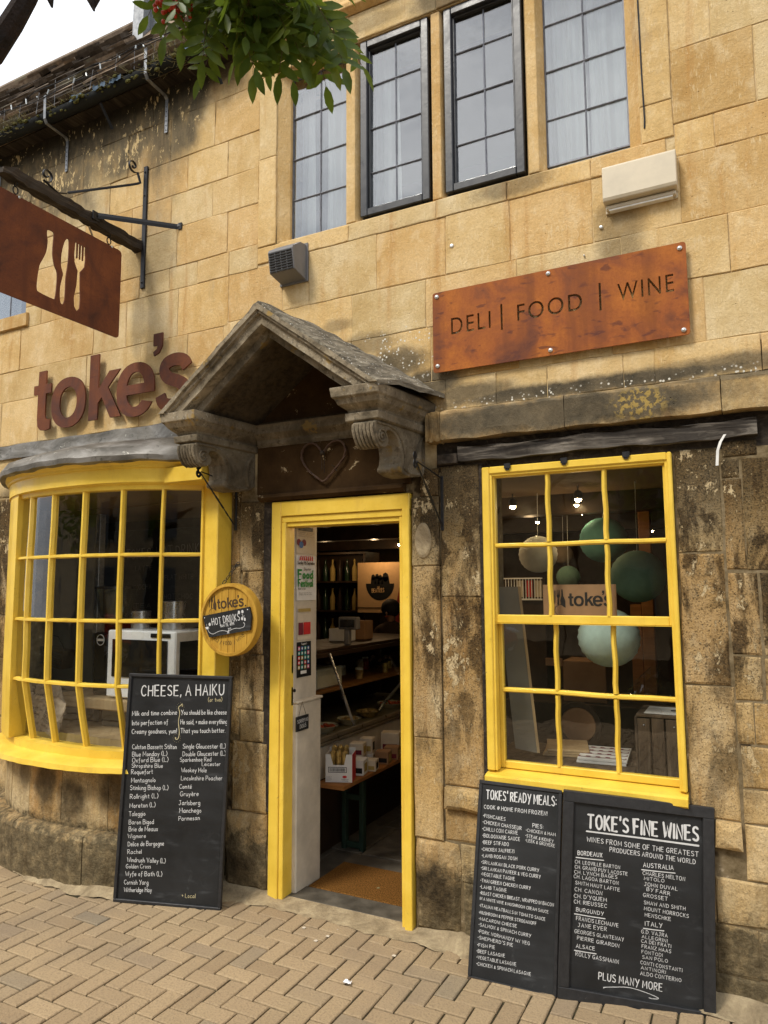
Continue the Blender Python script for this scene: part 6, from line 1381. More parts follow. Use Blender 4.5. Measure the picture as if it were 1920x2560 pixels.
for i in range(14):
    x, y = -2.80+.11*(i % 3)+random.uniform(-.02, .02), .50+.14*i; h = random.uniform(.05, .10)
    t = thing('food_jar', 'small jar or tub on the pine shelf inside the counter, number of rows back from the door', 'jar', (x, y, .946), 'jars on the counter shelf'); t['label'] = 'small jar on the pine shelf inside the glass counter'
    MB().lathe([(.028, 0), (.030, .006), (.030, h), (.024, h+.008)], n=12).build('jar', random.choice(['gold_foil', 'food_red', 'ceramic', 'food_tan']), t, smooth=True); MB().lathe([(.028, h+.008), (.028, h+.022), (.004, h+.024)], n=12).build('lid', random.choice(['steel', 'ink_black', 'paper_white']), t)
for i, (x, y, w, d, h, m, lab) in enumerate(((-2.70, 1.62, .16, .12, .09, 'paper_white', 'white carton on top of the counter, far end'), (-2.66, 1.85, .12, .14, .14, 'card_brown', 'brown carton on top of the counter, far end'), (-2.72, .80, .14, .16, .03, 'oven_black', 'flat black tray on top of the counter'))):
    t = thing('counter_box', lab, 'box', (x, y, 1.2155)); MB().box(-w/2, w/2, -d/2, d/2, 0, h, ch=.003).build('box', m, t)
# ---- till pole display
ps = wthing('till_display', 'grey till display on a pole behind the counter', 'till', (-2.47, 1.3, 1.13))
MB().box(-2.535, -2.385, 1.28, 1.33, 1.320, 1.405, ch=.006).build('head', 'cowl_grey', ps); MB().box(-2.515, -2.405, 1.275, 1.281, 1.335, 1.388).build('screen', 'oven_black', ps)
MB().box(-2.495, -2.455, 1.29, 1.33, 1.216, 1.322, ch=.005).build('pole', 'cowl_grey', ps)
# ---- bench table with boxes
tb = wthing('bench_table', 'narrow pine bench with dark green legs in front of the counter', 'table', (-2.1, 1.1, GZ))
MB().box(-2.190, -2.012, .46, 1.95, .505, .530, ch=.004).build('table_top', 'orange_pine', tb)
for y in (.74, 1.68):
    for x in (-2.165, -2.048): MB().box(x-.014, x+.014, y-.02, y+.02, GZ+.001, .506, ch=.003).build('leg', 'green_leg', tb)
    MB().box(-2.152, -2.062, y-.012, y+.012, GZ+.012, GZ+.045, ch=.003).build('stretcher', 'green_leg', tb); MB().box(-2.152, -2.062, y-.010, y+.010, .38, .41).build('stretcher', 'green_leg', tb)
def carton(x, y, z, w, d, h, rot, m, lab, face=None, open_=False):
    t = thing('carton', lab, 'box', (x, y, z), 'food boxes on the pine bench'); t.rotation_euler.z = radians(rot); t['label'] = lab
    if open_:
        k = .003; mb = MB(); mb.box(-w/2, w/2, -d/2, d/2, 0, k)
        mb.box(-w/2, w/2, d/2-k, d/2, k, h*1.1).box(-w/2, -w/2+k, -d/2+k, d/2-k, k, h).box(w/2-k, w/2, -d/2+k, d/2-k, k, h)
        mb.prism([(-w/2, k), (w/2, k), (w/2, h), (w*.28, h), (w*.2, h*.62), (-w*.22, h*.62), (-w*.32, h), (-w/2, h)][::-1], (0, k, 0), (0, -d/2, 0)); mb.build('box', m, t)
    else: MB().box(-w/2, w/2, -d/2, d/2, 0, h, ch=.002).build('box', m, t)
    return t
c1 = carton(-2.098, .575, .5305, .150, .12, .150, 20, 'paper_white', 'open white display box of gold-wrapped biscuits with a barcode and red end panel', open_=True)
MB().box(.0752, .0765, -.0595, .0595, .001, .149).build('end_panel', 'ink_red', c1)
for i in range(3):
    for j in range(2): MB().box(-.055+.034*i, -.025+.034*i, -.045+.048*j, -.005+.048*j, .004, .165+.02*j-.012*(i == 9), ch=.010).build('biscuit_pack', 'gold_foil', c1)
def f3(y): return lambda x, z, up: (x, y-up, z)
mb = MB(); F_ = f3(-.0601)
for (a, b, c, d) in ((-.060, .045, .052, .055), (-.060, .045, .079, .082), (-.060, -.057, .055, .079), (.042, .045, .055, .079)): mb.quad(F_(a, c, .0006), F_(b, c, .0006), F_(b, d, .0006), F_(a, d, .0006))
x = -.052
while x < .036:
    w = random.choice((.0008, .0014, .002)); mb.quad(F_(x, .058, .0006), F_(x+w, .058, .0006), F_(x+w, .076, .0006), F_(x, .076, .0006)); x += w+random.choice((.0009, .0014))
write(mb, 'CLEMENTINES', .015, .014, .055, .014, .005, F_, .12, .1); write(mb, '24 X 200G', .020, .006, .052, .006, .005, F_, .12, .1)
for k in range(5): write(mb, 'INGREDIENTS'[:8-k % 3], -.070, .030-.005*k, -.040, .030-.005*k, .003, F_, .12, .1)
mb.build('print', 'ink_black', c1)
MB().add([F_(.033+.013*cos(t*pi/8), .030+.007*sin(t*pi/8), .0006) for t in range(16)], [tuple(range(16))[::-1]]).build('print', 'ink_red', c1)
def mark(t, w, d, h, cols):
    mb = MB(); F_ = f3(-d/2-.0001); mb.quad(F_(-w*.4, h*.15, .0004), F_(w*.4, h*.15, .0004), F_(w*.4, h*.5, .0004), F_(-w*.4, h*.5, .0004)); mb.build('print', cols, t)
    MB().add([(w/2+.0004, -d*.3, h*.2), (w/2+.0004, d*.3, h*.2), (w/2+.0004, d*.3, h*.75), (w/2+.0004, -d*.3, h*.75)], [(0, 1, 2, 3)]).build('print', 'ink_gold' if cols != 'ink_gold' else 'ink_black', t)
for (x, y, z, w, d, h, r, m, c, lab) in ((-2.062, .735, .5305, .07, .10, .085, -12, 'paper_white', 'ink_black', 'small white box with gold packs next to the open biscuit box'),
    (-2.045, .84, .5305, .075, .08, .062, -10, 'paper_cream', 'ink_gold', 'low cream box at the front edge of the bench'), (-2.15, .86, .5305, .085, .08, .07, -8, 'paper_cream', 'ink_gold', 'cream box behind, lower of a pair'),
    (-2.145, .86, .601, .085, .08, .075, -11, 'paper_cream', 'ink_maroon', 'cream and maroon box stacked on the cream box'), (-2.15, .99, .5305, .08, .08, .06, -6, 'paper_white', 'ink_red', 'white and red box in the middle of the bench'),
    (-2.15, .99, .591, .08, .07, .09, -12, 'paper_cream', 'ink_gold', 'tall cream box stacked in the middle of the bench'), (-2.055, 1.02, .5305, .085, .08, .075, -14, 'card_brown', 'ink_black', 'brown box with dark print at the bench edge'),
    (-2.06, 1.15, .5305, .09, .09, .075, -8, 'card_brown', 'ink_maroon', 'brown box farther along the bench edge'), (-2.12, 1.26, .5305, .12, .09, .14, -8, 'paper_cream', 'ink_maroon', 'larger pale box with arched windows on the bench'),
    (-2.08, 1.42, .5305, .13, .10, .11, -8, 'card_brown', 'ink_gold', 'brown box at the far end of the bench'), (-2.06, 1.60, .5305, .12, .12, .18, -8, 'card_brown', 'ink_gold', 'tall brown carton at the far end of the bench')):
    t = carton(x, y, z, w, d, h, r+24, m, lab); mark(t, w, d, h, c)
for i, (x, y) in enumerate(((-2.09, 1.50), (-2.05, 1.60))):
    t = thing('paper_tree', ('small orange cone ornament nearer the door, on the boxes', 'small orange cone ornament farther back, on the boxes')[i], 'ornament', (x, y, .641 if i == 0 else .711))
    MB().lathe([(.024, 0), (.001, .045)], n=10).build('cone', 'food_red', t); MB().box(.004, .022, -.002, .002, .02, .045).build('leaf_tag', 'ink_teal', t)
plain('chalk_dim', (.16, .155, .145), .9, .1, bump=0)
# ---- posters and signs on the white reveal (X = const, reading along +Y)
def R3(x): return lambda y, z, up: (x+up, y, z)
def sheet(name, lab, x, y0, y1, z0, z1, m, cat='poster', curl=.004):
    t = wthing(name, lab, cat, (x, (y0+y1)/2, z0)); n = 6; V = []
    for i in range(n+1):
        for j in range(2): V.append((x+.0015+curl*abs(i/n-.5)**2*4*(1 if j == 0 else .4), y0+(y1-y0)*i/n, (z0, z1)[j]))
    F = [(2*i, 2*i+2, 2*i+3, 2*i+1) for i in range(n)]; k = len(V); V += [(a-.0006, b, c) for a, b, c in V]; F += [tuple(k+q for q in f[::-1]) for f in F]+[(0, k, k+2, 2)]
    MB().add(V, F).build('sheet', m, t); return t
XR_ = -2.084
t = sheet('notice', 'white printed notice at the top of the white reveal panel', XR_, .085, .262, 1.785, 1.925, 'paper_cream'); R = R3(XR_+.0065)
mb = MB(); mb.quad(R(.10, 1.905, 0), R(.24, 1.905, 0), R(.24, 1.925, 0), R(.10, 1.925, 0)); [write(mb, 'LOREM TEXT'[:10].replace('LOREM TEXT', 'MARKET STALLS'), .10, 1.893-.010*k, .25-.02*(k % 2), 1.893-.010*k, .005, R, .13, .2) for k in range(3)]; mb.build('print', 'ink_black', t)
for y, z, m in ((.105, 1.842, 'ink_maroon'), (.128, 1.830, 'ink_blue'), (.155, 1.842, 'ink_maroon')): MB().add([R(y+.020*cos(a*pi/7), z+.018*sin(a*pi/7), .0004*(1+int(m == 'ink_blue'))) for a in range(14)], [tuple(range(14))]).build('print', m, t)
t = sheet('festival_poster', 'white food festival poster with green lettering on the reveal panel', XR_, .085, .272, 1.540, 1.775, 'paper_white', curl=.007); R = R3(XR_+.0095)
mb = MB(); write(mb, 'Food', .098, 1.655, .235, 1.655, .042, R, .24, .05); write(mb, 'Festival', .098, 1.612, .235, 1.612, .036, R, .22, .05); mb.build('print', 'ink_green', t)
mb = MB(); write(mb, 'Sunday 11th September', .092, 1.728, .255, 1.728, .016, R, .18, .05); write(mb, 'Shipston', .150, 1.697, .215, 1.697, .013, R, .18, .05); write(mb, '10am to 4pm', .096, 1.596, .165, 1.596, .010, R, .14, .05)
for k in range(2): write(mb, 'Shopping street and square', .105, 1.576-.009*k, .225, 1.576-.009*k, .006, R, .12, .1)
mb.build('print', 'ink_black', t)
mb = MB()
for k in range(7): y = .110+.018*k; mb.add([R(y+.010, 1.772, .0), R(y+.018, 1.772, 0), R(y+.014+(k-3)*.002, 1.748, 0), R(y+.002+(k-3)*.002, 1.748, 0)], [(3, 2, 1, 0)])
mb.build('print', 'ink_red', t)
t = sheet('leaflet', 'cream leaflet with two red photographs below the festival poster', XR_, .100, .230, 1.335, 1.512, 'paper_cream'); R = R3(XR_+.0065)
MB().quad(R(.105, 1.480, 0), R(.222, 1.480, 0), R(.222, 1.497, 0), R(.105, 1.497, 0)).build('print', 'ink_gold', t); MB().quad(R(.108, 1.362, 0), R(.150, 1.362, 0), R(.150, 1.425, 0), R(.108, 1.425, 0)).build('print', 'ink_maroon', t); MB().quad(R(.155, 1.362, 0), R(.222, 1.362, 0), R(.222, 1.425, 0), R(.155, 1.425, 0)).build('print', 'ink_red', t)
t = sheet('sticker_card', 'black card covered in rows of small coloured round stickers', XR_, .098, .232, 1.145, 1.325, 'ink_black'); R = R3(XR_+.0065); random.seed(5)
for r_ in range(5):
    for c_ in range(4):
        y, z = .114+.029*c_, 1.292-.024*r_; m = random.choice(['ink_red', 'ink_teal', 'ink_blue', 'ink_gold', 'ink_pink', 'ink_teal']); MB().quad(R(y-.010, z-.010, 0), R(y+.010, z-.010, 0), R(y+.010, z+.010, 0), R(y-.010, z+.010, 0)).build('sticker', m, t)
        MB().add([R(y+.0065*cos(a*.7854), z+.0065*sin(a*.7854), .0006) for a in range(8)], [tuple(range(8))]).build('sticker_dot', 'paper_white', t)
mb = MB(); write(mb, 'Support', .135, 1.311, .185, 1.311, .010, R, .16, .1); mb.quad(R(.130, 1.162, 0), R(.185, 1.162, 0), R(.185, 1.178, 0), R(.130, 1.178, 0)); mb.build('print', 'paper_white', t)
t = wthing('slate_sign', 'small black slate reading SORRY! NO DOGS hung by a wire on the white boxed panel', 'sign', (-2.055, .11, .88))
MB().box(-2.057, -2.050, .055, .168, .885, .958, ch=.0015).build('slate', 'chalkboard', t); R = R3(-2.0498)
mb = MB(); write(mb, 'SORRY! NO', .062, .925, .160, .928, .017, R, .13, .3); write(mb, 'DOGS', .085, .898, .140, .900, .018, R, .13, .3); mb.build('lettering', 'chalk_white', t)
MB().tube([(-2.051, .075, .955), (-2.050, .105, 1.030), (-2.051, .145, .955)], .0010, 5).build('hanging_wire', 'black_iron', t)
# ---- back of the shop
bt = wthing('band_poster', 'pale lit panel with a round black drum emblem reading THE BEATLES', 'poster', (-3.09, 3.0, 1.38))
MB().box(-3.335, -2.80, 3.0, 3.012, 1.372, 1.845).build('panel', 'poster_tan', bt)
MB().box(-3.335, -2.80, 2.994, 3.0, 1.418, 1.422).build('panel_joint', 'ink_brown', bt)
G3 = flat(2.9985); mb = MB(); cx, cz, rr = -3.095, 1.645, .150
mb.add([G3(cx+rr*cos(pi+pi*i/16), cz+rr*1.05*sin(pi+pi*i/16)-.0, .0004) for i in range(17)], [tuple(range(17))])
for x, z, r_ in ((-3.165, 1.705, .022), (-3.125, 1.712, .020), (-3.090, 1.700, .022), (-3.035, 1.705, .034)): mb.add([G3(x+r_*cos(i*.7854), z+r_*1.3*sin(i*.7854), .0005) for i in range(8)], [tuple(range(8))]); mb.add([G3(x-r_, z, .0005), G3(x-r_*1.3, 1.640, .0005), G3(x+r_*1.3, 1.640, .0005), G3(x+r_, z, .0005)], [(0, 1, 2, 3)])
mb.build('emblem', 'ink_black', bt)
mb = MB(); G4 = flat(2.9975); write(mb, 'BEATLES', cx-.085, 1.560, cx+.045, 1.566, .036, G4, .17, .05); write(mb, 'THE', cx-.03, 1.604, cx+.0, 1.605, .012, G4, .17, .05); mb.build('lettering', 'poster_tan', bt)
cbn = wthing('tall_cabinet', 'tall dark cabinet with shelves of bottles at the back of the shop', 'cabinet', (-3.75, 3.5, GZ))
MB().box(-4.30, -3.42, 3.55, 3.62, GZ, 1.95).box(-4.32, -4.30, 3.3, 3.62, GZ, 1.95).box(-3.44, -3.42, 3.3, 3.55, GZ, 1.95).box(-4.32, -3.42, 3.3, 3.62, 1.95, 1.97).build('carcase', 'dark_wood', cbn)
for z in (.75, 1.05, 1.36, 1.66): MB().box(-4.30, -3.44, 3.32, 3.55, z, z+.018).build('shelf', 'dark_wood', cbn)
k = 0; gl = ['bottle_green', 'dark_wood', 'ink_gold']; plain('bottle_green', (.015, .035, .018), .15, .6, bump=0)
for z in (1.068, 1.378, 1.678):
    for i in range(9):
        x = -4.22+.088*i; t = MB().lathe([(.026, 0), (.028, .01), (.028, .13), (.010, .175), (.010, .22), (.011, .225)], (0, 0, 0), 9).build('bottle', gl[(i*7+k) % 3], smooth=True); t.location = (x, 3.42, z); tag(t, 'dark bottle on the %s shelf of the tall back cabinet' % {1.068: 'lower', 1.378: 'middle', 1.678: 'upper'}[z], 'bottle', 'bottles in the back cabinet'); k += 1
rc = wthing('red_coat', 'red coat hanging from a peg at the back of the shop', 'coat', (-2.83, 2.93, 1.10))
MB().lathe([(.012, 1.66), (.03, 1.60), (.060, 1.45), (.070, 1.25), (.078, 1.12), (.074, 1.10)], (-2.825, 2.93, 0), 14).build('body', 'red_cloth', rc, smooth=True); MB().tube([(-2.79, 2.90, 1.55), (-2.762, 2.88, 1.40), (-2.765, 2.87, 1.22)], [.018, .022, .018], 8).build('sleeve', 'red_cloth', rc, smooth=True)
# ---- person behind the counter
pe = wthing('person', 'person with dark hair and brown top standing behind the deli counter', 'person', (-2.82, 2.72, GZ))
def skin(name, m, vs_, es, rs, sub=1):
    me = bpy.data.meshes.new(name); me.from_pydata(vs_, es, []); o = bpy.data.objects.new(name, me); COL.objects.link(o)
    md = o.modifiers.new('skin', 'SKIN'); md.use_smooth_shade = True
    for sv_, r in zip(me.skin_vertices[0].data, rs): sv_.radius = (r, r) if not isinstance(r, tuple) else r
    me.skin_vertices[0].data[0].use_root = True
    s2 = o.modifiers.new('sub', 'SUBSURF'); s2.levels = sub; s2.render_levels = sub
    me.materials.append(M[m]); o.parent = pe; o.matrix_parent_inverse = Matrix.Translation(-pe.location); return o
px_, py_ = -2.82, 2.72
V = [(px_, py_, .80), (px_, py_, .95), (px_, py_-.02, 1.12), (px_, py_-.03, 1.25), (px_, py_-.05, 1.315), (px_+.13, py_-.03, 1.23), (px_+.17, py_-.08, 1.05), (px_+.08, py_-.24, 1.02), (px_-.13, py_-.03, 1.23), (px_-.17, py_-.08, 1.05), (px_-.07, py_-.24, 1.02),
     (px_+.07, py_, .72), (px_+.075, py_+.01, .45), (px_+.075, py_+.03, .16), (px_+.075, py_-.05, .13), (px_-.07, py_, .72), (px_-.075, py_+.01, .45), (px_-.075, py_+.03, .16), (px_-.075, py_-.05, .13)]
E_ = [(0, 1), (1, 2), (2, 3), (3, 4), (3, 5), (5, 6), (6, 7), (3, 8), (8, 9), (9, 10), (0, 11), (11, 12), (12, 13), (13, 14), (0, 15), (15, 16), (16, 17), (17, 18)]
skin('body', 'dark_cloth', V, E_, [(.13, .09), (.11, .08), (.13, .09), (.09, .07), .038, .05, .038, .026, .05, .038, .026, .07, .05, .035, .03, .07, .05, .035, .03], 2)
hd = skin('head', 'skin', [(px_, py_-.05, 1.30), (px_, py_-.055, 1.34), (px_, py_-.065, 1.385), (px_, py_-.06, 1.44), (px_, py_-.06, 1.465)], [(0, 1), (1, 2), (2, 3), (3, 4)], [.034, .036, .060, .068, .04], 2)
MB().ball((px_, py_-.045, 1.425), .086, 16, (1.0, 1.05, .98)).build('hair', 'dark_hair', pe, smooth=True)
for s_ in (1, -1):
    hx = px_+s_*.075; hv = [(hx, py_-.24, 1.02), (hx-s_*.01, py_-.28, 1.015), (hx-s_*.012, py_-.31, 1.01)]; he = [(0, 1), (1, 2)]; hr = [.022, .026, .020]
    for f_ in range(4):
        b = len(hv); o_ = (-.022+.0145*f_); hv += [(hx-s_*.012+o_, py_-.335, 1.008), (hx-s_*.012+o_*1.1, py_-.352, 1.000), (hx-s_*.012+o_*1.1, py_-.362, .988)]; he += [(2, b), (b, b+1), (b+1, b+2)]; hr += [.0075, .007, .006]
    b = len(hv); hv += [(hx-s_*.038, py_-.29, 1.01), (hx-s_*.048, py_-.315, 1.005)]; he += [(1, b), (b, b+1)]; hr += [.009, .007]
    skin('hand', 'skin', hv, he, hr, 1)
for s_ in (1, -1): MB().ball((px_+s_*.024, py_-.125, 1.400), .008, 8).build('eye', 'ink_black', pe)
MB().ball((px_, py_-.130, 1.382), .012, 8, (.8, 1, 1.3)).build('nose', 'skin', pe, smooth=True); MB().box(px_-.018, px_+.018, py_-.124, py_-.118, 1.352, 1.358).build('mouth', 'food_red', pe)
# ---- ceiling spotlights
spots = [(-3.95, 3.9), (-3.70, 4.05), (-3.52, 4.15), (-3.20, 3.65), (-3.02, 3.60), (-1.150, .86), (-1.216, 1.25), (-1.274, 1.86), (-.754, .70), (-.815, .95), (-.870, 1.37), (-.665, 3.10)]
labs = ['first spotlight of the row at the back left of the shop', 'second spotlight of the row at the back left', 'third spotlight of the row at the back left', 'bright spotlight above the lit band poster', 'spotlight right of the one above the band poster', 'leftmost bright spotlight seen in the sash window', 'second small spotlight from the left in the sash window', 'third small spotlight, under the first row of panes', 'bright spotlight in the middle top pane', 'spotlight just below the bright middle one', 'glaring bulb lowest of the middle cluster', 'far spotlight glowing at the right top pane']
for i, (x, y) in enumerate(spots):
    t = thing('spotlight', labs[i], 'spotlight', (x, y, 2.05), 'ceiling spotlights in the shop')
    MB().lathe([(.008, .0), (.022, .006), (.024, .03), (.016, .045), (.006, .05)], (0, 0, 0), 12).build('housing', 'black_iron', t, smooth=True); MB().tube([(0, 0, .045), (0, 0, .085)], .004, 6).build('stem', 'black_iron', t)
    MB().ball((0, 0, .002), .0175 if i in (3, 5, 8, 10) else .013, 10, (1, 1, .8)).build('bulb', 'bulb_warm', t, smooth=True)
for (x, y, z, e) in ((-3.05, 2.80, 1.98, 2.2), (-3.7, 3.0, 1.95, 1.0), (-1.2, 1.4, 1.95, .5), (-.80, 1.0, 1.95, .45), (-1.80, .95, 1.97, 3.2)):  # last point has no fixture: unseen fill added to brighten the counter
    ld = bpy.data.lights.new('spot_and_fill_glow', 'POINT'); ld.energy = e; ld.color = (1, .66, .34); ld.shadow_soft_size = .03; lo = bpy.data.objects.new('spot_and_fill_glow', ld); COL.objects.link(lo); lo.location = (x, y, z)
# ---- paper lanterns
def lantern(x, y, z, r, m, lab):
    t = thing('paper_lantern', lab, 'paper lantern', (x, y, z), 'paper lanterns hung behind the sash window'); prof = []; n = 22
    for i in range(n+1):
        a = -pi/2+.14+(pi-.28)*i/n; prof.append((r*cos(a)*(1.0 if i % 2 == 0 else 1.035), r*sin(a)*.98))
    V = []; F = []; k = 36
    for (q, zz) in prof:
        for j in range(k): V.append((q*cos(2*pi*j/k), q*sin(2*pi*j/k), zz))
    F = [(i*k+j, i*k+(j+1) % k, (i+1)*k+(j+1) % k, (i+1)*k+j) for i in range(n) for j in range(k)]
    MB().add(V, F).build('shade', m, t, smooth='all')
    MB().tube([(r*.14*cos(a*.5236), r*.14*sin(a*.5236), r*.96) for a in range(13)], .002, 5, cap=False).build('ring', 'steel', t)
    MB().tube([(0, 0, r*.97), (.004, .002, ZC-z)], .0014, 5).build('cord', 'paper_white', t)
lantern(-1.024, .9, 1.783, .104, 'paper_lantern_white', 'small white paper lantern hanging left behind the sash window'); lantern(-.755, 1.4, 1.882, .138, 'paper_lantern_teal', 'dark teal paper lantern high in the middle of the sash window')
lantern(-.477, .7, 1.652, .130, 'paper_lantern_green', 'large dark green paper lantern at the right of the sash window'); lantern(-.602, .55, 1.361, .141, 'paper_lantern_mint', 'pale mint paper lantern below the meeting rail')
lantern(-1.09, 1.8, 1.818, .066, 'paper_lantern_tan', 'small brown paper lantern far back beside the white one'); lantern(-1.016, 1.6, 1.665, .074, 'paper_lantern_green', 'small dim green paper lantern far back above the card sign')
# ---- things in the sash window
cs = wthing('card_sign', "brown card sign with a black toke's logo stood inside the sash window", 'card sign', (-.636, .07, 1.46))
MB().box(-.789, -.484, .070, .0725, 1.452, 1.612).build('card', 'card_brown', cs)
toke_at(cs, (-.682, -.500, 1.520, 1.586), .0694, 'ink_black', .0008); mb = MB(); logo(mb, -.742, 1.527, .060, .0697); mb.build('logo', 'ink_black', cs)
lb = wthing('leaning_board', 'tall pale board leaning inside the left of the sash window', 'board', (-.93, .25, .86))
A = [Vector(p) for p in ((-1.035, .19, 1.603), (-.945, .22, 1.605), (-.872, .21, .868), (-.962, .18, .885))]
nn = (A[1]-A[0]).cross(A[3]-A[0]).normalized()*.016
MB().add([*A, *[p+nn for p in A]], [(3, 2, 1, 0), (4, 5, 6, 7), (0, 1, 5, 4), (2, 3, 7, 6), (3, 0, 4, 7), (1, 2, 6, 5)]).build('face', 'grey_board', lb)
e = (A[1]-A[0]).normalized()*.010
MB().add([A[1]+e*.05, A[1]+e*1.2, A[2]+e*1.2, A[2]+e*.05, A[1]+e*.05+nn*1.1, A[1]+e*1.2+nn*1.1, A[2]+e*1.2+nn*1.1, A[2]+e*.05+nn*1.1], [(0, 3, 2, 1), (4, 5, 6, 7), (0, 1, 5, 4), (3, 7, 6, 2), (1, 2, 6, 5), (0, 4, 7, 3)]).build('edge_strip', 'plywood', lb)
wl = wthing('window_ledge', 'rough grey timber ledge inside the sash window', 'ledge', (-.65, .3, .62)); MB().box(-1.10, -.46, .13, .62, .60, .828, ch=.006).build('box', 'crate_wood', wl); MB().box(-1.12, -.2, .285, .66, GZ, .60).build('plinth', 'dark_wood', wl)
for i in range(3):
    o = MB().box(-.095, .095, -.12, .12, 0, .010, ch=.002).build('chopping_board', 'plywood'); o.location = (-.805+.004*i, .475, .829+.0105*i); o.rotation_euler.z = radians(8+3*i)
    tag(o, ('bottom board of the small pile of pale wood boards on the ledge', 'middle board of the small pile of pale wood boards', 'top board of the small pile of pale wood boards')[i], 'wooden board')
pb = thing('place_mats', 'stack of maroon and white patterned mats on the window ledge', 'place mats', (-.620, .42, .829)); pb.rotation_euler.z = radians(4)
for i in range(2): MB().box(-.105+.004*i, .105+.004*i, -.135, .135, .012*i, .012*i+.010, ch=.001).build('mat', 'paper_white', pb)
mb = MB()
for k in range(4):
    y = -.11+.065*k; mb.quad((-.10, y, .0226), (.104, y, .0226), (.104, y+.026, .0226), (-.10, y+.026, .0226))
mb.build('stripe', 'ink_maroon', pb); mb = MB()
for k in range(4):
    for j in range(5): mb.add([(-.08+.042*j+.014*cos(a*.7854), -.095+.065*k+.010*sin(a*.7854), .0232) for a in range(8)], [tuple(range(8))])
mb.build('motif', 'paper_white', pb)
cr8 = wthing('wooden_crate', 'old dark wooden crate with upright slats at the right of the sash window', 'crate', (-.30, .35, .66))
for i in range(5): MB().box(-.445+.056*i, -.445+.056*i+.050, .236, .250, .58, 1.052+random.uniform(-.004, .004), ch=.003).build('slat', 'crate_wood', cr8)
for i in range(4): MB().box(-.459, -.447, .252+.062*i, .252+.062*i+.056, .58, 1.052, ch=.003).build('slat', 'crate_wood', cr8)
MB().box(-.45, -.165, .232, .50, 1.054, 1.066, ch=.002).build('lid', 'crate_wood', cr8)
for x in (-.42, -.30): MB().lathe([(.001, -.003), (.004, -.001), (.004, .002)], (x, .236, 1.02), 7, 'y').build('nail', 'steel', cr8)
ppr = thing('papers', 'loose white papers lying on top of the dark crate', 'paper', (-.30, .36, 1.0665)); MB().box(-.12, .12, -.10, .09, 0, .002).build('sheet', 'paper_white', ppr); o = MB().box(-.06, .10, -.075, .05, .0022, .004).build('sheet', 'paper_white', ppr); o.rotation_euler.z = .3; MB().box(-.02, .05, -.03, .0, .0042, .005).build('print', 'ink_black', ppr)
cp = wthing('wooden_post', 'orange pine post standing in the shop behind the green lantern', 'post', (-.5, 1.3, GZ)); MB().box(-.540, -.475, 1.28, 1.35, GZ, ZC-.002, ch=.004).build('post', 'orange_pine', cp); MB().box(-.61, -.55, 1.34, 1.40, GZ, 1.50, ch=.003).build('side_board', 'orange_pine', cp)
rk = wthing('wire_rack', 'white wire card rack with small cards deep in the shop', 'rack', (-1.28, 1.5, 1.0)); mb = MB()
for i in range(13): mb.tube([(-1.40+.019*i, 1.5, 1.53), (-1.40+.019*i, 1.5, 1.655)], .003, 5)
mb.box(-1.41, -1.16, 1.49, 1.51, 1.52, 1.53).box(-1.41, -1.16, 1.49, 1.51, 1.655, 1.663); mb.build('wires', 'white_gloss', rk); MB().box(-1.42, -1.15, 1.52, 1.75, GZ, 1.66).build('stand', 'dark_wood', rk)
for i in range(3): MB().box(-1.33+.06*i, -1.285+.06*i, 1.505, 1.515, 1.54, 1.645).build('card', 'paper_cream' if i != 1 else 'ink_red', rk)
kb = wthing('card_box', 'open brown cardboard box in the dark behind the mint lantern', 'box', (-.83, 1.0, .95)); MB().box(-.93, -.70, 1.0, 1.22, .98, 1.20, ch=.004).build('box', 'card_brown', kb); MB().box(-1.02, -.93, .98, 1.0, 1.17, 1.21).box(-.70, -.62, 1.02, 1.2, 1.18, 1.184).build('flap', 'card_brown', kb); MB().box(-1.25, -.4, .95, 1.5, GZ, .978, ch=.004).build('table', 'dark_wood', kb)
ds = wthing('round_stool', 'round brown wooden disc standing on edge behind the boards', 'disc', (-.79, .72, .80)); MB().lathe([(.001, -.012), (.084, -.012), (.088, -.006), (.088, .012), (.001, .012)], (-.79, .70, .915), 28, 'y').build('disc', 'card_brown', ds); MB().lathe([(.088, -.016), (.112, -.016), (.112, .016), (.088, .016), (.088, -.016)], (-.79, .70, .915), 28, 'y', cap=False).build('rim', 'dark_wood', ds)
pw = wthing('plastic_wrap', 'crumpled clear plastic wrap lying above the crate', 'plastic wrap', (-.42, .5, 1.07)); random.seed(21)
def cr_(u, v): return (-.55+.26*u+random.uniform(-.014, .014), .50+.10*v+random.uniform(-.03, .03), 1.075+.15*sin(u*pi)*v+random.uniform(-.012, .012))
MB().grid(cr_, 14, 8).build('sheet', 'counter_glass', pw)
# ---- bow window interior
gw = wthing('partition', 'grey painted partition inside the left of the bow window', 'partition', (-4.3, .5, .7)); MB().box(-4.75, -4.02, .50, .53, GZ, ZC-.001).build('panel', 'grey_board', gw); MB().box(-4.02, -3.985, .49, .54, GZ, ZC-.001, ch=.003).build('trim', 'galvanised', gw)
mn = wthing('menu_board', "black menu board reading TOKES' HOT DRINKS on the wall behind the bow window", 'menu board', (-3.9, .95, 1.45)); MB().box(-4.45, -2.75, .95, .97, 1.40, 2.05, ch=.003).build('board', 'chalkboard', mn)
mb = MB(); H3 = flat(.9499); write(mb, "TOKES' HOT DRINKS", -4.22, 1.83, -3.45, 1.86, .07, H3, .10, .3)
for k, t_ in enumerate(('LATTE', 'FLAT WHITE', 'MOCHA', 'HOT CHOC', 'TEA')): write(mb, t_, -4.12+.3*(k % 2), 1.74-.07*k, -3.95+.3*(k % 2)+.1*(len(t_) > 5), 1.745-.07*k, .035, H3, .10, .3)
mb.build('lettering', 'chalk_dim', mn)
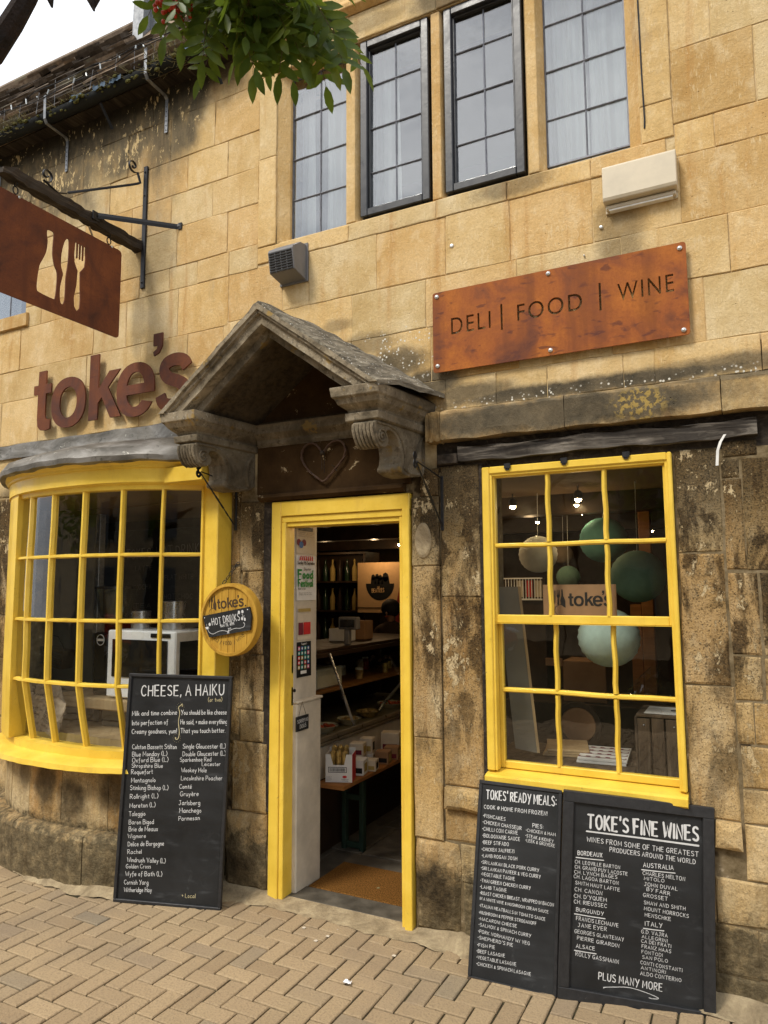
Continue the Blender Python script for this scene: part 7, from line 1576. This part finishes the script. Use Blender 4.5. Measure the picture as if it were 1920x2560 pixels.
sf = wthing('wooden_shelf', 'rough wooden worktop behind the bow window glass', 'worktop', (-3.2, .3, .7)); MB().box(-3.93, -2.56, .10, .62, .885, .952, ch=.008).build('top', 'plywood', sf); MB().box(-3.60, -2.56, .22, .62, GZ, .884).build('cabinet', 'grey_board', sf)
for z in (.80, .74): MB().box(-3.60, -2.56, .214, .22, z, z+.004).build('panel_joint', 'dark_wood', sf)
ov = wthing('countertop_oven', 'white countertop oven with a black glass door behind the bow window', 'oven', (-3.2, .3, .953))
MB().box(-3.470, -2.927, .125, .48, .962, 1.358, ch=.008).build('body', 'white_gloss', ov); MB().box(-3.422, -2.985, .117, .1245, 1.085, 1.305, ch=.002).build('door_glass', 'oven_black', ov); MB().box(-2.9265, -2.922, .16, .45, 1.00, 1.30).build('side_panel', 'oven_black', ov)
MB().box(-3.115, -2.965, .119, .1245, 1.322, 1.345).build('control_panel', 'oven_black', ov)
for x in (-3.40, -3.0): MB().lathe([(.012, 0), (.012, .010)], (x, .18, .9525), 8).build('foot', 'oven_black', ov)
gr = wthing('coffee_grinder', 'black coffee grinder with round white badge and clear hopper left of the oven', 'coffee grinder', (-3.60, .25, .953))
MB().box(-3.665, -3.535, .19, .36, .953, 1.335, ch=.012).build('body', 'oven_black', gr); MB().lathe([(.045, 1.336), (.060, 1.37), (.105, 1.47), (.128, 1.60), (.128, 1.605), (.10, 1.47), (.05, 1.365)], (-3.60, .30, 0), 20).build('hopper', 'counter_glass', gr, smooth=True); MB().lathe([(.132, 1.605), (.132, 1.62), (.02, 1.635)], (-3.60, .30, 0), 20).build('lid', 'oven_black', gr, smooth=True)
MB().lathe([(.030, -.002), (.034, -.002), (.034, .001), (.030, .001)], (-3.60, .188, 1.29), 20, 'y', cap=False).box(-3.626, -3.574, .186, .1885, 1.283, 1.297).build('badge', 'chalk_white', gr)
for i, (x, y, r, h, lab) in enumerate(((-3.40, .32, .060, .10, 'small steel canister left of two on top of the white oven'), (-3.14, .33, .070, .16, 'tall steel canister on top of the white oven'))):
    t = thing('steel_pot', lab, 'pot', (x, y, 1.359)); MB().lathe([(r, 0), (r, h), (r*.95, h), (r*.95, .004)], n=20).build('pot', 'steel', t, smooth=True); MB().lathe([(r*1.06, h), (r*1.06, h+.008), (.01, h+.014)], n=20).build('lid', 'steel', t, smooth=True)
bk = wthing('dark_basket', 'dark wicker basket hanging inside the left of the bow window', 'basket', (-4.03, .2, 1.09)); mb = MB()
mb.prism([(-4.13, 1.12), (-3.95, 1.09), (-3.92, 1.21), (-4.15, 1.235)][::-1], (0, .10, 0), (0, .18, 0)); mb.build('body', 'dark_wood', bk, bevel=.008)
for k in range(4): MB().tube([(-4.14+.012*k, .175, 1.14+.024*k-.01), (-4.03, .172, 1.128+.026*k), (-3.935, .175, 1.11+.026*k)], .004, 5).build('weave', 'black_iron', bk)
MB().tube([(-4.13, .2, 1.235), (-4.07, .19, 1.31), (-4.0, .2, 1.30), (-3.93, .2, 1.21)], .003, 6).build('handle', 'black_iron', bk)
random.seed(9)
for i, (x, y, z, rx2, rz2) in enumerate(((-3.98, -.02, .77, .1, -.15), (-3.83, -.07, .77, .08, .1), (-3.70, -.08, .77, .15, .35), (-3.90, .03, .83, .0, .1), (-3.74, .0, .84, .1, -.3))):
    t = thing('coffee_bag', ('leftmost crumpled paper coffee bag in the bow window corner', 'second crumpled coffee bag from the left, front row', 'tilted coffee bag with black print nearest the worktop', 'coffee bag behind the two left ones', 'coffee bag behind the tilted one')[i], 'coffee bag', (x, y, z)); t.rotation_euler = (rx2*-1, rz2, random.uniform(-.3, .3))
    def bg(u, v, s_=1):
        w = .075*(1-.25*v**3); d = .035*(1-v**2*.85)*(.4+.6*sin(pi*min(1, v*1.2+.1))); a = 2*pi*u
        return (w*cos(a)*(abs(cos(a))**-.3 if abs(cos(a)) > .01 else 1)*1.0+random.uniform(-.004, .004), d*sin(a)+random.uniform(-.004, .004), .20*v+random.uniform(-.003, .003))
    MB().grid(bg, 16, 9).build('bag', 'linen_bag', t); mb = MB(); Q3 = lambda x_, z_, up: (x_, -.0425-up, z_)
    for k, wd in enumerate(('COFFEE', 'ROASTED', 'BEANS', 'FRESH')): write(mb, wd, -.042, .125-.022*k, .036-.01*(k % 2), .125-.022*k, .014, Q3, .2, .1)
    mb.build('print', 'ink_black', t)
# ================================================================== rowan tree overhanging the top of the view
random.seed(3)
tr = wthing('rowan_tree', 'rowan tree with red berries, its leafy branch hanging in at the top', 'tree', (-2.7, -3.6, GZ))
MB().tube([(-2.7, -3.6, GZ-.05), (-2.68, -3.58, .8), (-2.6, -3.5, 1.7), (-2.45, -3.35, 2.4), (-2.2, -3.15, 2.9)], [.12, .10, .09, .08, .06], 10).build('trunk', 'tree_bark', tr, smooth=True)
MB().tube([(-2.2, -3.15, 2.9), (-1.9, -2.85, 3.02), (-1.5, -2.55, 2.98), (-1.15, -2.32, 2.90), (-.9, -2.12, 2.84), (-.72, -2.02, 2.78), (-.60, -1.95, 2.74)], [.05, .038, .030, .022, .014, .009, .005], 8).build('branch', 'tree_bark', tr, smooth=True)
MB().tube([(-1.9, -2.9, 2.2), (-1.4, -2.50, 2.32), (-1.20, -2.35, 2.44), (-1.106, -2.298, 2.518), (-1.066, -2.292, 2.562), (-1.036, -2.288, 2.600), (-1.0, -2.27, 2.70), (-.95, -2.2, 2.86)], [.03, .026, .022, .020, .018, .016, .014, .010], 8).build('limb', 'tree_bark', tr, smooth=True)
for P_ in (((-1.02, -2.28, 2.645), (-1.012, -2.265, 2.620), (-1.006, -2.262, 2.590)), ((-1.03, -2.28, 2.66), (-.99, -2.24, 2.640), (-.972, -2.236, 2.612)), ((-.99, -2.24, 2.640), (-.966, -2.222, 2.632), (-.958, -2.216, 2.600)), ((-.975, -2.23, 2.66), (-.955, -2.21, 2.640), (-.962, -2.214, 2.606))):
    MB().tube(P_, [.004, .010, .002], 6).build('twig', 'tree_bark', tr, smooth=True)
def leaflet(mb, p, d, n_, L_, W):
    d = d.normalized(); s_ = d.cross(n_).normalized(); n_ = s_.cross(d).normalized(); ys = [0, .25, .55, .82, 1]; ws = [.12, .85, 1.0, .55, 0.0]; V = []
    for t, w in zip(ys, ws):
        c = p+d*(L_*t)-n_*(L_*.12*t*t); V += [c-s_*(W*w/2)+n_*(W*.10*w), c, c+s_*(W*w/2)+n_*(W*.10*w)]
    mb.add(V, [(3*i+k, 3*i+k+1, 3*i+3+k+1, 3*i+3+k) for i in range(4) for k in (0, 1)])
lm = []
for k in range(6):
    mb = MB(); mb.cur = 0; N = random.choice((5, 6, 6)); Ln = random.uniform(.105, .140); pts = []
    for i in range(N+2): t = i/(N+1); pts.append(Vector((0, -.018*sin(t*2), -Ln*t)))
    sg = Vector((0, -1, 0))
    for i in range(1, N+1):
        t = (pts[i+1]-pts[i-1]).normalized()
        for s_ in (1, -1): leaflet(mb, pts[i], Vector((s_*1.0, 0, 0))+t*random.uniform(.35, .7)+Vector((0, random.uniform(-.25, .25), 0)), sg+Vector((random.uniform(-.3, .3), 0, random.uniform(-.3, .3))), random.uniform(.040, .049), random.uniform(.0140, .0172))
    leaflet(mb, pts[-1], pts[-1]-pts[-2], sg, .048, .0175)
    nf = len(mb.f); mb.cur = 1; mb.tube(pts, [.0013-.0008*i/(N+1) for i in range(N+2)], 5)
    me = mb.mesh('compound_leaf'); me.materials.append(M['rowan_leaf']); me.materials.append(M['leaf_stalk'])
    for p_, i_ in zip(me.polygons, mb.mi): p_.material_index = i_
    for p_ in me.polygons: p_.use_smooth = True
    lm.append(me)
def add_leaf(p, yaw, tilt, roll=0, sc=1):
    o = bpy.data.objects.new('compound_leaf', random.choice(lm)); COL.objects.link(o); o.parent = tr; o.matrix_parent_inverse = Matrix.Translation(-tr.location)
    o.matrix_basis = Matrix.Translation(Vector(p)) @ Matrix.Rotation(yaw, 4, 'Z') @ Matrix.Rotation(tilt, 4, 'X') @ Matrix.Rotation(roll, 4, 'Y') @ Matrix.Scale(sc, 4)
def twig(a, b, r=.003): a, b = Vector(a), Vector(b); m_ = (a+b)/2+Vector((0, 0, .02)); MB().tube([a, m_, b], [r, r*.8, r*.5], 6).build('twig', 'tree_bark', tr, smooth=True)
# hanging sprays, x along the branch; density and drop follow the photographed clump
def yb(x): return -2.16+(x+.92)*.66
sprays = []
for i in range(80):
    u = random.random(); x = max(-.90, min(-.672, random.gauss(-.755, .072))); core = math.exp(-((x+.76)/.16)**2)
    z = random.uniform(2.672, 2.80)+.03*(1-core)+(.05 if x < -.82 else 0)-.025*core*random.random(); y = yb(x)+random.uniform(-.09, .08); sprays.append((x, y, z))
for (x, y, z) in sprays: add_leaf((x, y, z), random.uniform(0, 6.28), random.uniform(-.9, .9), random.uniform(-.6, .6), random.uniform(.72, 1.05))
for (x, z, yaw, tl, rl) in ((-.752, 2.668, .45, .10, .05), (-.800, 2.690, .3, .3, .25), (-.715, 2.68, .5, .1, -.35), (-.835, 2.72, .2, .2, .4), (-.69, 2.70, .6, .1, -.4), (-.67, 2.715, .4, .2, -.5), (-.69, 2.66, .3, .2, .2), (-.86, 2.73, .5, .1, .1), (-.78, 2.66, .2, .15, -.3), (-.66, 2.70, .5, .0, -.25), (-.74, 2.72, .1, .4, .5)): add_leaf((x, yb(x)+random.uniform(-.02, .06), z), yaw, tl, rl, 1.0)
for x in (-.9, -.82, -.76, -.70, -.64): twig((x-.05, yb(x)-.04, 2.83), (x, yb(x), 2.70))
for i in range(60): x = random.uniform(-2.0, -.9); add_leaf((x, -3.0+(x+2.0)*.75+random.uniform(-.25, .25), random.uniform(3.0, 3.5)), random.uniform(0, 6.28), random.uniform(-1, 1), 0, 1)
bm_ = MB(); bm_.ball((0, 0, 0), .0042, 8); bme = bm_.mesh('berry'); bme.materials.append(M['rowan_berry'])
for p in bme.polygons: p.use_smooth = True
for (cx, cy, cz) in ((-.868, -2.128, 2.632), (-.882, -2.138, 2.650), (-.850, -2.115, 2.640), (-.86, -2.125, 2.665)):
    for i in range(16): o = bpy.data.objects.new('berry', bme); COL.objects.link(o); o.parent = tr; o.matrix_parent_inverse = Matrix.Translation(-tr.location); o.location = (cx+random.gauss(0, .010), cy+random.gauss(0, .010), cz+random.gauss(0, .008))
# ================================================================== eaves clutter
random.seed(14)
sl_ = wthing('string_lights', 'tangled string of small clear fairy lights along the mossy gutter', 'string lights', (-3.6, -.24, 4.7))
MB().tube([(-9+.18*i, -.195+.012*sin(i*1.9), 4.80+.022*sin(i*2.3)+.012*sin(i*.9)) for i in range(36)], .0028, 5).build('cable', 'black_iron', sl_, smooth=True)
MB().tube([(-9+.18*i, -.190+.012*sin(i*1.1), 4.76+.018*sin(i*1.7+1)) for i in range(36)], .0028, 5).build('cable', 'black_iron', sl_, smooth=True)
for i in range(30): x = -6.2+.115*i+random.uniform(-.05, .05); MB().tube([(x, -.200, 4.79+random.uniform(-.03, .02)), (x+random.uniform(-.012, .012), -.202, 4.765+random.uniform(-.03, .02))], .0045, 6).build('bulb', 'led_plastic', sl_)
wm = wthing('gutter_mesh', 'fine wire mesh standing up along the gutter edge', 'wire mesh', (-4.5, -.23, 4.68))
for i in range(26): x = -7+.17*i+random.uniform(-.02, .02); MB().tube([(x, -.186, 4.665), (x-.02, -.160+random.uniform(-.02, .01), 4.84+random.uniform(-.02, .02))], .0011, 4, cap=False).build('wire', 'galvanised', wm)
for z in (4.72, 4.78, 4.83): MB().tube([(-7, -.18, z), (-4.5, -.176, z+.006), (-2.6, -.18, z-.004)], .0011, 4, cap=False).build('wire', 'galvanised', wm)
mb = MB()
for (x0, x1, n, h) in ((-4.75, -4.05, 420, .06), (-3.0, -2.45, 560, .085), (-3.9, -3.1, 160, .03), (-6, -4.8, 300, .05)):
    for i in range(n):
        x = random.uniform(x0, x1); y = random.uniform(-.18, -.10); a, b = random.uniform(-.05, .05), random.uniform(-.07, .04); hh_ = h*random.uniform(.2, 1.0)*(1 if random.random() < .75 else -1.1)
        mb.tube([(x, y, 4.672), (x+a*.5, y+b*.4, 4.672+hh_*.6), (x+a, y+b-(.03 if hh_ < 0 else 0), 4.672+hh_)], [.0022, .0018, .0008], 3, cap=False)
tag(mb.build('gutter_weeds', 'weed_straw', kind='stuff'), 'dry straggly weeds growing in the gutter', 'weeds')
mb = MB()
for i in range(150): x = random.uniform(-6, -2.5); mb.ball((x, -.182+random.uniform(-.012, .02), 4.655+random.uniform(-.05, .02)), random.uniform(.006, .018), 6, (1.5, .7, .7))
tag(mb.build('gutter_moss', 'moss', kind='stuff'), 'dark moss cushions along the gutter lip', 'moss')
for i, x in enumerate((-3.62, -3.42, -3.28, -2.72)):
    mb = MB(); mb.grid(lambda u, v: (x+.10*u+random.uniform(-.008, .008), -.186-.006*v+random.uniform(-.006, .006), 4.675-.035*v+random.uniform(-.008, .008)), 7, 3)
    tag(mb.build('blue_tarp_scrap', 'blue_rag'), 'torn blue plastic scrap caught in the gutter, %s' % ('leftmost of four', 'second from the left', 'third from the left', 'nearest the dormer')[i], 'plastic scrap', 'blue scraps in the gutter')
# ================================================================== litter on the paving
for i, (x, y, lab) in enumerate(((-1.835, -.196, 'pale fallen petal in front of the door, left one'), (-1.70, -.215, 'pale fallen petal in front of the door, right one'), (-1.725, -.272, 'pale fallen petal nearer the camera than the others'), (-1.37, -.235, 'pale fallen petal left of the meals chalkboard'), (-1.72, .30, 'pale crumb lying on the doormat'))):
    z = GZ+.003 if y < .1 else GZ+.0135; mb = MB(); mb.grid(lambda u, v: (x-.008+.016*u, y-.005+.012*v, z+.002*sin(u*3)*v+.0005), 4, 3); k = len(mb.v); mb.v += [(a, b, c-.0006) for a, b, c in mb.v]; mb.f += [tuple(k+q for q in f[::-1]) for f in mb.f]; mb.mi += mb.mi
    tag(mb.build('fallen_petal', 'weed_straw' if i == 4 else 'paper_cream'), lab, 'petal')
mb = MB(); mb.grid(lambda u, v: (-1.455+.03*u+random.uniform(-.003, .003), -.505+.022*v+random.uniform(-.003, .003), GZ+.004+random.uniform(0, .008)), 6, 5); tag(mb.build('plastic_scrap', 'white_gloss'), 'crumpled clear plastic scrap lying on the paving blocks', 'plastic scrap')
# ================================================================== far side of the street (seen only reflected in the glass)
random.seed(8)
for i, (x0, x1, h, lab) in enumerate(((-26, -13, 7.0, 'long stone cottage across the street to the left'), (-13, -4, 7.6, 'stone house across the street opposite the shop'), (-4, 9, 7.0, 'stone cottage across the street to the right'))):
    hs_ = wthing('stone_house', lab, 'house', ((x0+x1)/2, -17, GZ)); MB().box(x0+.02, x1-.02, -20, -15, GZ-.1, h).build('wall', 'opposite_stone', hs_)
    MB().prism([(-20.3, h-.05), (-14.7, h-.05), (-17.5, h+2.6)], (x1-x0-.04, 0, 0), (x0+.02, 0, 0), (0, 1, 0), (0, 0, 1)).build('roof', 'roof_stone', hs_)
    n = int((x1-x0)/2.4)
    for j in range(n):
        for z in (.9, 3.2):
            x = x0+1.2+j*(x1-x0-1.6)/n; w_ = MB().box(x, x+1.0, -14.99, -14.93, z, z+1.3).build('window', 'grey_board', hs_); MB().box(x+.07, x+.93, -14.93, -14.92, z+.07, z+1.23).build('pane', 'oven_black', w_)
def round_tree(x, y, h, r, lab):
    t = wthing('street_tree', lab, 'tree', (x, y, GZ)); MB().tube([(x, y, GZ-.05), (x+.1, y, h*.4), (x, y+.1, h*.7)], [.22, .16, .08], 8).build('trunk', 'tree_bark', t, smooth=True); mb = MB()
    for i in range(2600):
        a, b, q = random.uniform(0, 6.28), random.uniform(-1, 1), r*random.random()**.4; c = Vector((x+q*cos(a)*sqrt(1-b*b), y+q*sin(a)*sqrt(1-b*b), h+q*b*.8)); s_ = random.uniform(.06, .15); u = Vector((random.gauss(0, 1), random.gauss(0, 1), random.gauss(0, 1))).normalized(); w = u.orthogonal().normalized()
        mb.quad(c-u*s_, c-w*s_*.6, c+u*s_, c+w*s_*.6)
    mb.build('crown', 'rowan_leaf', t, kind='stuff')
round_tree(-11.5, -8.5, 4.2, 2.3, 'leafy street tree beyond the bow window, across the pavement'); round_tree(-1.0, -10.5, 4.6, 2.2, 'leafy street tree opposite the sash window')
car = wthing('parked_car', 'small red hatchback parked facing right across the street', 'car', (-5.6, -10.2, GZ-.09)); cz0 = GZ-.09
prof_c = [(-7.3, .28), (-7.35, .55), (-7.2, .85), (-6.9, 1.12), (-6.3, 1.16), (-5.6, 1.14), (-4.95, .82), (-4.3, .72), (-3.95, .58), (-3.86, .40), (-3.9, .22), (-4.1, .18), (-7.1, .18)]
mb = MB(); V = []
for y, k in ((-10.75, .9), (-10.68, 1), (-9.72, 1), (-9.65, .9)):
    for x, z in prof_c: V.append((-5.6+(x+5.6)*(.985 if k < 1 else 1), y, cz0+(.18+(z-.18)*k if z > .9 else z)))
n = len(prof_c); mb.add(V, [(i*n+j, i*n+(j+1) % n, (i+1)*n+(j+1) % n, (i+1)*n+j) for i in range(3) for j in range(n)]+[tuple(range(n))[::-1], tuple(range(3*n, 4*n))]); body = mb.build('body', 'car_red', car, bevel=.03)
for y in (-10.72, -9.68):
    for x in (-6.65, -4.65): w_ = MB().lathe([(.22, -.06), (.24, -.05), (.24, .05), (.22, .06)], (x, y, cz0+.245), 18, 'y').build('wheel', 'rubber', car); MB().lathe([(.14, -.065), (.14, .065)], (x, y, cz0+.245), 10, 'y').build('rim', 'steel', w_)
MB().add([(-5.55, -9.62, cz0+1.08), (-5.02, -9.62, cz0+.82), (-6.95, -9.62, cz0+.85), (-6.75, -9.62, cz0+1.06)], [(0, 3, 2, 1)]).build('side_window', 'oven_black', car); MB().add([(-5.58, -9.76, cz0+1.145), (-4.93, -9.76, cz0+.83), (-4.93, -10.62, cz0+.83), (-5.58, -10.62, cz0+1.145)], [(0, 3, 2, 1)]).build('windscreen', 'oven_black', car)
for y in (-9.72, -10.6): MB().ball((-4.02, y, cz0+.60), .10, 10, (1.9, .5, .5)).build('headlight', 'white_gloss', car, smooth=True)
MB().box(-3.90, -3.83, -10.45, -9.90, cz0+.25, cz0+.45, ch=.01).build('grille', 'oven_black', car); MB().box(-3.835, -3.82, -10.32, -10.02, cz0+.28, cz0+.36).build('number_plate', 'paper_white', car)
